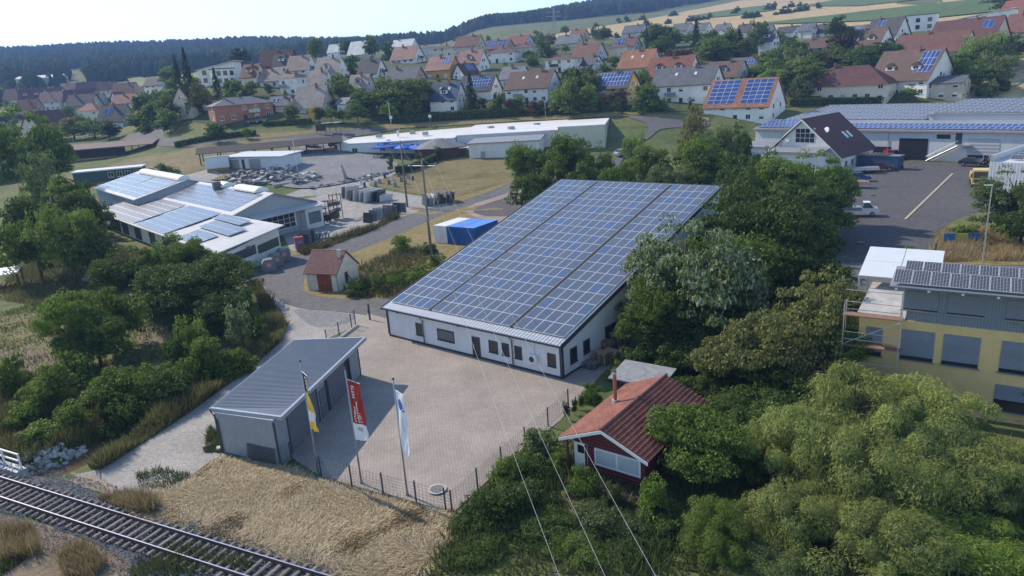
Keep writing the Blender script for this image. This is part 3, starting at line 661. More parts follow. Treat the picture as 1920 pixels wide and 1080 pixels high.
gt = empty('gate_post', (g1[0], g1[1], 0), -.4, 'single dark gate post beside the road corner at the solar hall', 'post'); MB().bb(-.07, .07, -.07, .07, 0, 1.75).build('post', DGREY, gt); MB().bb(-.1, .1, -.13, -.07, .75, 1.1).build('lock_box', DGREY, gt)
kb = [gz(*p)[:2] for p in ((671, 612), (633, 640))]
d = np.array(kb[1])-np.array(kb[0]); kt = MB().bb(0, float(np.hypot(*d)), -.08, .08, 0, .25); o = kt.build('kerb', CONC, None, (kb[0][0], kb[0][1], 0), math.atan2(d[1], d[0])); tag(o, kind='structure')
mh = gz(820, 920); b = MB(); b.tube([(0, 0, .0), (0, 0, .03)], .55, 24, 0); b.tube([(0, 0, .03), (0, 0, .042)], .42, 24, 1); o = b.build('manhole_cover', [CONC, mat('iron_cover', (.16, .15, .145), .7, .2, 8)], None, (mh[0], mh[1], .1)); tag(o, 'round manhole cover in the paving near the courtyard fence corner', 'manhole cover')
for (px, py), sz, lab in (((398, 833), (1.1, .7, .12), 'flat pale stone slab lying beside the left corner of the shed'), ((414, 843), (.5, .4, .2), 'small pale block against the left corner of the shed')):
    p = gz(px, py); MB()
    b = MB().box((0, 0, sz[2]/2+.02), sz, 0, .3); tag(b.build('stone_slab', mat('pale_stone', (.6, .59, .56), .9, .1, 3, .2), None, (p[0], p[1], 0)), lab, 'slab')

# ------------------------------------------------------------------ flags
def flag(px, py, top, kind, label_pole, label_flag, hgt):
    p = gz(px, py); T = empty('flagpole', (p[0], p[1], 0), 0, label_pole, 'flagpole', 'flagpoles along the courtyard fence')
    MB().tube([(0, 0, 0), (0, 0, 2.5), (0, 0, hgt)], .062, 10, r1=.04).build('pole', MGREY, T, smooth=True)
    MB().tube([(0, 0, 0), (0, 0, .25)], .1, 10).build('base_sleeve', MGREY, T); MB().tube([(0, 0, hgt), (0, 0, hgt+.03), (0, 0, hgt+.1)], .075, 10, r1=.05).build('cap', DGREY, T)
    dv = {1: np.array([.55, -.83]), 2: np.array([.78, -.62]), 3: np.array([.62, -.78])}[kind]; dv = dv/np.linalg.norm(dv); pv = np.array([dv[1], -dv[0]])
    W_ = {1: .92, 2: 1.12, 3: .95}[kind]; H_ = {1: 3.75, 2: 3.85, 3: 3.95}[kind]; z1 = hgt-.62
    MB().tube([(dv[0]*.03, dv[1]*.03, z1+.03), (dv[0]*W_, dv[1]*W_, z1-.02)], .018, 6).build('crossbar', WFRAME, T)
    nu, nv = 18, 60; rr = random.Random(kind*11); V = []
    def pt(u, v, lift=0.0):
        g = max(0, (v-.66)/.34); sq = 1-.18*math.sin(min(1, v*1.3)*math.pi)*(.6 if kind == 3 else .35)-.12*g*g
        x = .07+u*W_*sq*(1-.25*g*(1-u))+g*g*.18*u; wv_ = (.05+.10*v)*math.sin(u*5.5+v*7+kind)*(.25+u*.75)+.22*g*math.sin(u*9+v*13+kind*2)*u
        billow = .45*g*math.sin(g*2.6)*u; zz = z1-v*H_*(1-.05*u*g)-.04*u
        o = wv_+lift
        return (dv[0]*(x+billow*.4)+pv[0]*o, dv[1]*(x+billow*.4)+pv[1]*o, zz)
    cols = {1: [((.03, .03, .035), .34), ((.78, .5, .06), .64), ((.75, .74, .70), .84), ((.78, .5, .06), 1.01)], 2: [((.32, .03, .025), .70), ((.72, .72, .72), 1.01)], 3: [((.74, .76, .80), 1.01)]}[kind]
    fm = []
    for c, _ in cols:
        n = 'flag_cloth_%d%d%d' % tuple(int(x*100) for x in c)
        if n not in _mats:
            m = mat(n, c, .7, .06, 3); nt = m.node_tree; pb = nt.nodes['Principled BSDF']; tr = nd(nt, 'ShaderNodeBsdfTranslucent'); tr.inputs[0].default_value = (*[min(1, x*1.15) for x in c], 1)
            ms = nd(nt, 'ShaderNodeMixShader'); ms.inputs[0].default_value = .35; nt.links.new(pb.outputs[0], ms.inputs[1]); nt.links.new(tr.outputs[0], ms.inputs[2]); nt.links.new(ms.outputs[0], nt.nodes['Material Output'].inputs[0])
        fm.append(_mats[n])
    b = MB()
    for j in range(nv+1):
        for i in range(nu+1): b.v.append(pt(i/nu, j/nv))
    for j in range(nv):
        mi = next(k for k, (_, lim) in enumerate(cols) if (j+.5)/nv < lim)
        for i in range(nu):
            a = j*(nu+1)+i; b.f.append((a, a+1, a+nu+2, a+nu+1)); b.m.append(mi)
    # the cloth is tied to the pole but is a thing of its own
    me = b.mesh('flag', fm, True); F = inst('flag', me, None, (p[0], p[1], 0)); tag(F, label_flag, 'flag', 'flags on the courtyard poles')
    def marks(rows, col, name):
        q = MB()
        for (u0, u1, v0, v1) in rows:
            n = max(1, int((v1-v0)*60)); m_ = max(1, int((u1-u0)*10))
            for a in range(n):
                for c in range(m_):
                    ua, ub = u0+(u1-u0)*c/m_, u0+(u1-u0)*(c+1)/m_; va, vb = v0+(v1-v0)*a/n, v0+(v1-v0)*(a+1)/n
                    for lift in (-.008, .008): q.face([pt(ua, va, lift), pt(ub, va, lift), pt(ub, vb, lift), pt(ua, vb, lift)])
        q.build(name, mat('flag_print_'+name, col, .7, .05, 3), F)
    def glyphs(u0, u1, v0, v1, n):     # a line of lettering running down the flag, too small to read in the photo
        R_ = []
        for k in range(n):
            a = v0+(v1-v0)*k/n; c = a+(v1-v0)/n*.62; m1 = (u0+u1)/2
            R_.append((u0, u1, a, a+(c-a)*.32)); R_.append((u0, u0+(u1-u0)*.28, a, c)) if rr.random() < .6 else R_.append((m1-.03, m1+.05, a, c))
            if rr.random() < .6: R_.append((u0, u1, c-(c-a)*.3, c))
        return R_
    if kind == 1: marks(glyphs(.3, .62, .05, .33, 5), (.7, .7, .7), 'white_lettering'); marks(glyphs(.35, .68, .36, .6, 6), (.03, .03, .03), 'black_lettering')
    if kind == 2:
        marks(glyphs(.18, .42, .08, .3, 5)+glyphs(.5, .62, .32, .5, 6)+glyphs(.22, .4, .42, .68, 7)+glyphs(.48, .72, .5, .68, 5), (.7, .68, .66), 'white_lettering'); marks([(.3, .65, .76, .83)], (.4, .4, .42), 'emblem')
    if kind == 3:
        disc = []
        for k in range(16):
            v = .10+.16*(k+.5)/16; hw = .30*math.sqrt(max(0, 1-((k+.5)/8-1)**2)); disc.append((.48-hw, .48+hw, v-.0052, v+.0052))
        marks(disc, (.03, .08, .26), 'blue_disc'); marks(glyphs(.68, .9, .20, .29, 2), (.03, .08, .26), 'blue_lettering'); marks(glyphs(.45, .56, .40, .62, 8), (.45, .47, .52), 'grey_lettering')
flag(598, 893, None, 1, 'leftmost grey flagpole, carrying the black and yellow flag', 'black, yellow and white banner flag hanging on the leftmost pole', 7.66)
flag(678, 907, None, 2, 'middle grey flagpole, carrying the red flag', 'dark red banner flag with white lettering and white foot', 7.46)
flag(764.2, 929.4, None, 3, 'rightmost grey flagpole, carrying the white flag', 'white banner flag with a blue round emblem near its top', 7.34)

# ------------------------------------------------------------------ pallets
PAL = mat('pallet_wood', (.30, .22, .13), .85, .3, 5, .2, objrand=.25); PALG = mat('grey_pallet_wood', (.17, .165, .16), .85, .3, 5, .2, objrand=.2)
def pallet_mesh(m):
    b = MB()
    for i in range(7): b.bb(-.6, .6, -.4+i*.117, -.4+i*.117+.085, .122, .144)
    for y in (-.4, -.05, .3): 
        for x in (-.6, -.07, .46): b.bb(x, x+.14, y, y+.1, .022, .1)
        b.bb(-.6, .6, y, y+.1, 0, .022)
    for x in (-.6, -.07, .46): b.bb(x, x+.14, -.4, .4, .1, .122)
    return b.mesh('pallet', m)
pmA, pmB = pallet_mesh(PAL), pallet_mesh(PALG)
stk = [((1108, 690), 3, pmB, 'grey weathered pallet in the low stack nearest the hall corner'), ((1128, 683), 7, pmA, 'brown pallet in the left front stack beside the hall'), ((1147, 680), 7, pmA, 'brown pallet in the right front stack beside the hall'),
       ((1138, 664), 8, pmA, 'brown pallet in the middle stack with the flat top board'), ((1153, 655), 10, pmA, 'brown pallet in the tall left rear stack'), ((1166, 650), 10, pmA, 'brown pallet in the tall right rear stack')]
for (px, py), n, me, lab in stk:
    p = gz(px, py); rr = random.Random(px)
    for k in range(n):
        o = inst('pallet', me, None, (p[0]+rr.uniform(-.03, .03), p[1]+rr.uniform(-.03, .03), .1+k*.1445), (0, 0, -BYAW+rr.uniform(-.04, .04))); tag(o, lab+', '+['top one', 'second from top', 'third from top', 'fourth from top', 'fifth from top', 'fourth from bottom', 'third from bottom', 'second from bottom', 'lowest but one', 'lowest'][n-1-k if n-1-k < 5 else 9-k], 'pallet', 'pallets stacked beside the solar hall')

# ------------------------------------------------------------------ red cabin with chimney pipe
CT = mat('red_roof_tiles', (.25, .095, .065), .8, .3, 4, .15, col2=(.15, .058, .045), var2=.32, scale2=.9); CTR = mat('ridge_tiles', (.12, .055, .045), .8, .2, 4)
def cabin():
    O = gz(1048, 818, 2.45); ya = math.atan2(-.61, .79); F = Frame(O[0], O[1], ya)
    T = empty('cabin', (O[0], O[1], 0), ya, 'dark red wooden cabin with a red tiled gable roof among the trees', 'cabin')
    W, L, e, r = 5.75, 8.5, 2.42, 3.62
    w = MB(); prof = [(.55, .7, 0), (W-.55, .7, 0), (W-.55, .7, e-.02), (W/2, .7, r-.22), (.55, .7, e-.02)]
    w.prism(prof, [(x, L-.5, z) for x, _, z in prof]); w.build('wall', mat('dark_red_boards', (.13, .025, .03), .7, .2, 5, wave=('Z', 5, .7)), T)
    sl = math.atan2(r-e, W/2); Ls = (W/2)/math.cos(sl)
    for side in (0, 1):
        sgn = 1 if side == 0 else -1; x0 = 0 if side == 0 else W
        D = np.array([sgn*math.cos(sl), 0, math.sin(sl)]); N = np.array([-sgn*math.sin(sl), 0, math.cos(sl)]); O_ = np.array([x0, 0, e])
        b = MB(); b.prism([O_+N*-.08, O_+D*Ls+N*-.08, O_+D*Ls+N*-.08+np.array([0, L, 0]), O_+N*-.08+np.array([0, L, 0])], [O_, O_+D*Ls, O_+D*Ls+np.array([0, L, 0]), O_+np.array([0, L, 0])])
        rf = b.build('roof', CT, T)
        nrow = 11; c = MB()     # tile courses, each row of half-round pans overlapping the one below
        ncol = 40
        for i in range(nrow):
            s0, s1 = Ls*i/nrow, Ls*(i+1)/nrow+.03
            for k in range(ncol):
                y0, y1 = L*k/ncol, L*(k+.94)/ncol; ym = (y0+y1)/2
                a = [O_+D*s0+N*.012+np.array([0, y0, 0]), O_+D*s0+N*.062+np.array([0, ym, 0]), O_+D*s0+N*.012+np.array([0, y1, 0])]; z = [O_+D*s1+N*.004+np.array([0, y0, 0]), O_+D*s1+N*.03+np.array([0, ym, 0]), O_+D*s1+N*.004+np.array([0, y1, 0])]
                c.face([a[0], a[1], z[1], z[0]]); c.face([a[1], a[2], z[2], z[1]]); c.face([a[0], a[2], a[1]])
        tag(c.build('roof_tiles', CT, rf), kind='stuff')
        if side == 1:
            q = MB()
            for i in range(1, nrow): q.prism([O_+D*(Ls*i/nrow-.02)+N*.0, O_+D*(Ls*i/nrow+.06), O_+D*(Ls*i/nrow+.06)+np.array([0, L, 0]), O_+D*(Ls*i/nrow-.02)+np.array([0, L, 0])], [O_+D*(Ls*i/nrow-.02)+N*.085, O_+D*(Ls*i/nrow+.03)+N*.085, O_+D*(Ls*i/nrow+.03)+N*.085+np.array([0, L, 0]), O_+D*(Ls*i/nrow-.02)+N*.085+np.array([0, L, 0])])
            q.build('course_edge', CT, rf)
    MB().tube([(W/2, -.05, r+.02), (W/2, L+.05, r+.02)], .1, 8).build('ridge', CTR, T)
    bg_ = MB()
    for sgn, x0 in ((1, 0), (-1, W)):
        b0 = np.array([x0, -.03, e-.03]); b1 = np.array([W/2, -.03, r-.03]); dz = np.array([0, 0, .2]); dy = np.array([0, -.04, 0])
        bg_.prism([b0-dz, b1-dz, b1, b0], [b0-dz+dy, b1-dz+dy, b1+dy, b0+dy])
    bg_.build('bargeboard', WFRAME, T)
    fr = MB(); x0, x1, z0, z1 = 2.0, 4.95, .85, 1.95
    fr.bb(x0, x1, .62, .695, z0, z0+.09); fr.bb(x0, x1, .62, .695, z1-.09, z1); fr.bb(x0, x0+.09, .62, .695, z0+.09, z1-.09); fr.bb(x1-.09, x1, .62, .695, z0+.09, z1-.09); fr.bb((x0+x1)/2-.05, (x0+x1)/2+.05, .62, .695, z0+.09, z1-.09)
    wi = fr.build('window', WFRAME, T)
    for a, c in ((x0+.09, (x0+x1)/2-.05), ((x0+x1)/2+.05, x1-.09)): MB().bb(a, c, .65, .69, z0+.09, z1-.09).build('pane', mat('pale_blind', (.42, .47, .50), .4, .08, 2), wi)
    dr = MB(); dr.bb(.62, 1.5, .64, .695, .05, 2.0); d_ = dr.build('door', WFRAME, T); MB().bb(.85, 1.3, .625, .64, 1.35, 1.85).build('pane', GLASS, d_)
    MB().bb(.3, W-.3, -.9, .7, .0, .12).build('deck', DWOOD, T)
    for x in (.45, 1.7): MB().bb(x, x+.1, .05, .15, .12, e-.1).build('post', mat('dark_red_boards', (.13, .025, .03)), T)
    c = F.hit_y(1131, 752, 4.3); cx, cy = 1.25, 4.6
    b = MB(); zb = e+cx*math.tan(sl); b.tube([(cx, cy, zb-.1), (cx, cy, zb+.22)], .22, 12, 1); b.tube([(cx, cy, zb+.22), (cx, cy, zb+1.95)], .115, 12, 0); b.tube([(cx, cy, zb+1.95), (cx, cy, zb+2.1)], .13, 12, 1); b.tube([(cx, cy, zb+2.14), (cx, cy, zb+2.2)], .12, 12, 2)
    b.build('chimney_pipe', [mat('copper_pipe', (.38, .15, .10), .4, .15, 3, metal=.5), LMETAL, DGREY], T, smooth=False)
cabin()
def old_shed():
    p = gz(1205, 752); T = empty('garden_shed', (p[0], p[1], 0), -.62, 'low garden shed with a grey bitumen felt roof behind the red cabin', 'shed')
    MB().bb(-1.7, 1.7, -1.1, 1.1, 0, 1.9).build('wall', DWOOD, T); b = MB(); b.prism([(-2, -1.4, 1.9), (2, -1.4, 1.9), (2, 1.4, 2.25), (-2, 1.4, 2.25)], [(-2, -1.4, 2.0), (2, -1.4, 2.0), (2, 1.4, 2.35), (-2, 1.4, 2.35)]); b.build('roof', mat('grey_felt', (.24, .25, .26), .9, .3, 2.5, .3), T)
    MB().bb(-.4, .4, -1.15, -1.105, .05, 1.8).build('door', WOOD, T)
old_shed()

# ------------------------------------------------------------------ transformer hut with the red door
HT = mat('brown_red_tiles', (.24, .12, .10), .8, .25, 3, .1, var2=.15)
def hut():
    A, B = gz(578.7, 544.5), gz(635.8, 546.9); ya = math.atan2(B[1]-A[1], B[0]-A[0]); W = float(np.hypot(*(B-A)[:2])); F = Frame(A[0], A[1], ya)
    T = empty('transformer_hut', (A[0], A[1], 0), ya, 'small cream hut with a steep tiled roof and a red-brown door at the road bend', 'hut')
    D, e, r = 4.6, 2.3, 4.35; CW = mat('cream_render', (.62, .57, .47), .9, .1, 1.2, var2=.12, scale2=.6)
    b = MB(); prof = [(0, 0, 0), (0, D, 0), (0, D, e), (0, D/2, r-.1), (0, 0, e)]; b.prism(prof, [(W, y, z) for _, y, z in prof]); b.build('wall', CW, T)
    for sgn, y0 in ((1, -.25), (-1, D+.25)):
        sl = math.atan2(r-e, D/2); Ls = (D/2+.25)/math.cos(sl); Dv = np.array([0, sgn*math.cos(sl), math.sin(sl)]); N = np.array([0, -sgn*math.sin(sl), math.cos(sl)]); O_ = np.array([-.3, y0, e-.25*math.tan(sl)+.03]); Xv = np.array([W+.5, 0, 0])
        b = MB(); b.prism([O_-N*.02, O_+Xv-N*.02, O_+Xv+Dv*Ls-N*.02, O_+Dv*Ls-N*.02], [O_+N*.07, O_+Xv+N*.07, O_+Xv+Dv*Ls+N*.07, O_+Dv*Ls+N*.07]); rf = b.build('roof', HT, T)
        c = MB(); nr, nc = 12, 22
        for i in range(nr):
            for k in range(nc):
                s0, s1 = Ls*i/nr, Ls*(i+1)/nr+.02; x0, x1 = (W+.5)*k/nc, (W+.5)*(k+.93)/nc; xm = (x0+x1)/2
                a = [O_+Dv*s0+N*h+np.array([x, 0, 0]) for x, h in ((x0, .08), (xm, .13), (x1, .08))]; z = [O_+Dv*s1+N*h+np.array([x, 0, 0]) for x, h in ((x0, .072), (xm, .1), (x1, .072))]
                c.face([a[0], a[1], z[1], z[0]]); c.face([a[1], a[2], z[2], z[1]]); c.face([a[0], a[2], a[1]])
        tag(c.build('roof_tiles', HT, rf), kind='stuff')
    MB().tube([(-.3, D/2, r+.08), (W+.2, D/2, r+.08)], .1, 8).build('ridge', HT, T)
    a, c = F.hit_y(596, 530, 0)[0], F.hit_y(622, 530, 0)[0]; d_ = MB(); d_.bb(a, c, -.05, -.003, .02, 2.02); dd = d_.build('door', mat('red_brown_door', (.24, .065, .03), .6, .12, 3), T)
    MB().bb((a+c)/2-.01, (a+c)/2+.01, -.058, -.052, .03, 2.0).build('door_joint', DGREY, dd); MB().bb((a+c)/2+.06, (a+c)/2+.12, -.1, -.05, .95, 1.1).build('handle', LMETAL, dd)
    for x in (.2, .75): MB().bb(x, x+.3, -.03, -.003, 1.85, 2.1).build('vent', CONC, T)
    MB().tube([(W-.05, -.2, e-.1), (W-.05, -.05, e-.35), (W-.05, -.05, 0)], .05, 8).build('downpipe', MGREY, T)
    MB().bb(W-.55, W-.15, D/2-.9, D/2-.55, r-.6, r+.35).build('chimney', CONC, T)
    MB().bb(W+.003, W+.06, 1.6, 2.2, .6, 1.9).build('hatch', DWOOD, T); MB().tube([(W+.03, 2.1, 1.6), (W+.5, 2.9, .1)], .05, 6).build('brace', DWOOD, T)
hut()

# ------------------------------------------------------------------ railway
A0, A1, B0 = gz(0, 901.7), gz(583, 1080), gz(0, 938.3)
rd = (A1-A0)[:2]; rd = rd/np.linalg.norm(rd); rn = np.array([rd[1], -rd[0]])
def rail_line():
    p0 = A0[:2]-rd*14; Ln = 52
    T = empty('railway_track', (p0[0], p0[1], .07), math.atan2(rd[1], rd[0]), 'single railway track with rusty rails on steel sleepers in grey ballast', 'railway track')
    RUST = mat('rusty_rail', (.13, .07, .06), .6, .3, 5); SHINE = mat('polished_rail_head', (.62, .58, .6), .25, .05, 4, metal=.9); SLP = mat('sleeper', (.19, .165, .145), .8, .3, 4, .15, objrand=.22)
    sg = 1 if np.cross(rd, (B0-A0)[:2]) > 0 else -1
    for k in (0, 1):
        y = sg*k*1.47; b = MB(); b.bb(0, Ln, y-.065, y+.065, .13, .15, 0); b.bb(0, Ln, y-.012, y+.012, .15, .27, 0); b.bb(0, Ln, y-.035, y+.035, .27, .296, 0); b.bb(0, Ln, y-.03, y+.03, .296, .302, 1); b.build('rail', [RUST, SHINE], T)
    sm = MB(); sm.bb(-.11, .11, -1.25, 1.25, 0, .095); sm.bb(-.06, .06, -1.25, 1.25, .095, .12)
    me = sm.mesh('sleeper', SLP); rr = random.Random(5)
    n = int(Ln/.62)
    for i in range(n): inst('sleeper', me, T, (.2+i*.62+rr.uniform(-.03, .03), sg*.735+rr.uniform(-.04, .04), .01), (0, 0, rr.uniform(-.02, .02)))
    # ballast stones, far too many to count
    b = []; f = []; N = 15000; r_ = np.random.default_rng(4); X = r_.uniform(0, Ln, N); Y = r_.uniform(-2.9, 2.9, N)*1.0+sg*.735
    S = r_.uniform(.03, .075, N); base = np.array([[1,0,0],[-1,0,0],[0,1,0],[0,-1,0],[0,0,1.1]]); V = (base[None]*r_.uniform(.5, 1.2, (N, 5, 1)))*S[:, None, None]
    ang = r_.uniform(0, 6.28, N); c, s = np.cos(ang)[:, None], np.sin(ang)[:, None]; vx = V[..., 0]*c-V[..., 1]*s; vy = V[..., 0]*s+V[..., 1]*c
    Z = .06-.06*np.clip((np.abs(Y-sg*.735)-1.2)/1.7, 0, 1)+.02
    V = np.stack([vx+X[:, None], vy+Y[:, None], V[..., 2]+Z[:, None]], -1).reshape(-1, 3)
    F_ = (np.array([[0,2,4],[2,1,4],[1,3,4],[3,0,4]])[None]+5*np.arange(N)[:, None, None]).reshape(-1, 3)
    me = bpy.data.meshes.new('ballast'); me.from_pydata(V.tolist(), [], F_.tolist()); sm_ = bpy.data.materials.new('ballast_stone'); sm_.use_nodes = True; nt = sm_.node_tree; g = nd(nt, 'ShaderNodeNewGeometry'); rp = nd(nt, 'ShaderNodeValToRGB'); rp.color_ramp.elements[0].color = (.06, .065, .075, 1); rp.color_ramp.elements[1].color = (.30, .30, .31, 1); nt.links.new(g.outputs['Random Per Island'], rp.inputs[0]); nt.links.new(rp.outputs[0], nt.nodes['Principled BSDF'].inputs[0]); nt.nodes['Principled BSDF'].inputs['Roughness'].default_value = .9
    me.materials.append(sm_); tag(inst('ballast', me, T), kind='stuff')
rail_line()
def bridge():
    a = gz(2, 872); b_ = gz(40, 884); d = (b_-a)[:2]; d = d/np.linalg.norm(d); T = empty('bridge_railing', (b_[0], b_[1], 0), math.atan2(d[1], d[0]), 'white metal railing on a concrete bridge edge beside the track', 'railing')
    MB().bb(-9, .1, -.35, .35, -.4, .12).build('edge_beam', mat('pale_concrete', (.58, .57, .54), .85, .1, 2), T)
    for x in (-.15, -2.1, -4.05, -6, -8): MB().bb(x-.05, x+.05, .08, .18, .12, 1.15).build('post', WFRAME, T)
    for z in (.62, 1.12): MB().bb(-9, -.1, .085, .175, z, z+.09).build('rail', WFRAME, T)
bridge()
# riprap along the creek
rr = random.Random(9); base_s = []
for k in range(4):
    bm = bmesh.new(); bmesh.ops.create_icosphere(bm, subdivisions=1, radius=1)
    for v in bm.verts: v.co *= rr.uniform(.7, 1.15); v.co.z *= .7
    me = bpy.data.meshes.new('stone'); bm.to_mesh(me); bm.free(); me.materials.append(mat('riprap_stone', (.40, .39, .37), .9, .3, 3, .2, objrand=.25)); base_s.append(me)
bank = empty('stone_bank', (0, 0, 0), 0, 'bank of loose pale stones along the near end of the creek', 'stone bank')
for k in range(170):
    px = rr.uniform(28, 155); t = (px-28)/127; py = 862-t*34+rr.gauss(0, 5)+ (8 if rr.random() < .3 else 0); p = gz(px, py); s = rr.uniform(.12, .34)
    inst('stone', base_s[k % 4], bank, (p[0], p[1], float(tz(p[0], p[1]))+s*.25), (rr.random(), rr.random(), rr.random()*6), (s, s*rr.uniform(.7, 1.1), s*.8))

# ------------------------------------------------------------------ poles and overhead lines
PW = mat('pole_wood', (.17, .15, .135), .85, .2, 5, .1)
def power_pole(base, top_h, lab, lean=(0, 0)):
    T = empty('power_pole', tuple(base), 0, lab, 'power pole', 'power poles by the stone yard')
    MB().tube([(0, 0, -.2), (lean[0]*.5, lean[1]*.5, top_h*.5), (lean[0], lean[1], top_h)], .2, 10, r1=.12).build('pole', PW, T, smooth=True); return T
pA = G(764, 388); pB = G(810, 487)
TA_ = power_pole(pA, 12.6, 'dark wooden power pole with a long crossarm beside the stone slabs'); TB_ = power_pole(pB, 13.3, 'grey power pole with three insulators behind the round bushes', )
MB().tube([(-3.4, -.5, 12.0), (3.2, .6, 12.2)], .09, 6).build('crossarm', PW, TA_)
dB = np.array([.86, -.51]); MB().tube([(-2.3*dB[0], -2.3*dB[1], 12.6), (2.3*dB[0], 2.3*dB[1], 12.6)], .07, 6).build('crossarm', MGREY, TB_)
for k in (-1, 0, 1):
    MB().tube([(2.1*k*dB[0], 2.1*k*dB[1], 12.66), (2.1*k*dB[0], 2.1*k*dB[1], 13.0)], .09, 8).build('insulator', mat('porcelain', (.3, .2, .15), .3, .1, 4), TB_)
WIRE = mat('aluminium_wire', (.42, .42, .42), .4, .05, 3, metal=.4)
for k, (near, lab) in enumerate((((1053.7, 1080), 'left power line running over the solar roof towards the viewer'), ((1141, 1080), 'middle power line running over the solar roof towards the viewer'), ((1238, 1080), 'right power line running over the solar roof towards the viewer'))):
    s = np.array([pB[0]+2.1*(k-1)*dB[0], pB[1]+2.1*(k-1)*dB[1], pB[2]+13.0]); e = gz(near[0], near[1], 8.6+.0*k); e2 = s+(e-s)*1.12
    pts = [s+(e2-s)*t-np.array([0, 0, .9*math.sin(math.pi*min(1, t))]) + np.array([0,0,.0]) for t in np.linspace(0, 1, 24)]
    o = MB().tube(pts, .0085, 4).build('power_line', WIRE); tag(o, lab, 'power line')
    q = np.array([pA[0]+2.6*(k-1), pA[1]+.3*(k-1), pA[2]+12.2]); pts = [q+(s-q)*t-np.array([0, 0, 1.6*math.sin(math.pi*t)]) for t in np.linspace(0, 1, 12)]
    o = MB().tube(pts, .01, 4).build('power_line', WIRE); tag(o, ['left', 'middle', 'right'][k]+' sagging wire between the two power poles', 'power line')
# ------------------------------------------------------------------ generic pieces
def prism_world(T, o, pts_b, pts_t, name, m, parent=None):
    b = MB(); b.prism([np.array(p)-o for p in pts_b], [np.array(p)-o for p in pts_t]); return b.build(name, m, parent or T)
def slab_roof(T, o, quad, th, name, m, parent=None):
    """roof sheet from its top corner points, with thickness"""
    return prism_world(T, o, [np.array(p)-np.array([0, 0, th]) for p in quad], quad, name, m, parent)
def panel_grid(parent, o, P00, P10, P01, nu, nv, gm=None, lift=.08, gap=.02, individual=True, name='solar_panel', fr=.03, stagger=0.0, tilt=None):
    """nu x nv panels on the plane spanned by P00->P10 and P00->P01 (world points)"""
    P00, P10, P01 = map(np.array, (P00, P10, P01)); U = P10-P00; V = P01-P00; lu, lv = np.linalg.norm(U), np.linalg.norm(V); u = U/lu; v = V-u*(V@u); v = v/np.linalg.norm(v); n = np.cross(u, v)
    if n[2] < 0: n = -n
    w, l = lu/nu-gap, lv/nv-gap; R = Matrix((u, v, n)).transposed().to_euler() if np.linalg.det(np.array([u, v, n])) > 0 else None
    if not individual or R is None:
        J = MB()
        for j in range(nv):
            for i in range(nu): panel_geo(J, w, l, o=P00+U*(i/nu)+V*(j/nv)+n*lift-o, ex=u, ey=v, ez=n, fr=fr)
        return tag(J.build('solar_panel_field', [SFRAME, gm or SOLGJ], parent), kind='stuff')
    me = panel_mesh(w, l, fr, gm)
    for j in range(nv):
        for i in range(nu): inst(name, me, parent, P00+U*(i/nu)+V*(j/nv)+n*lift-o, R)
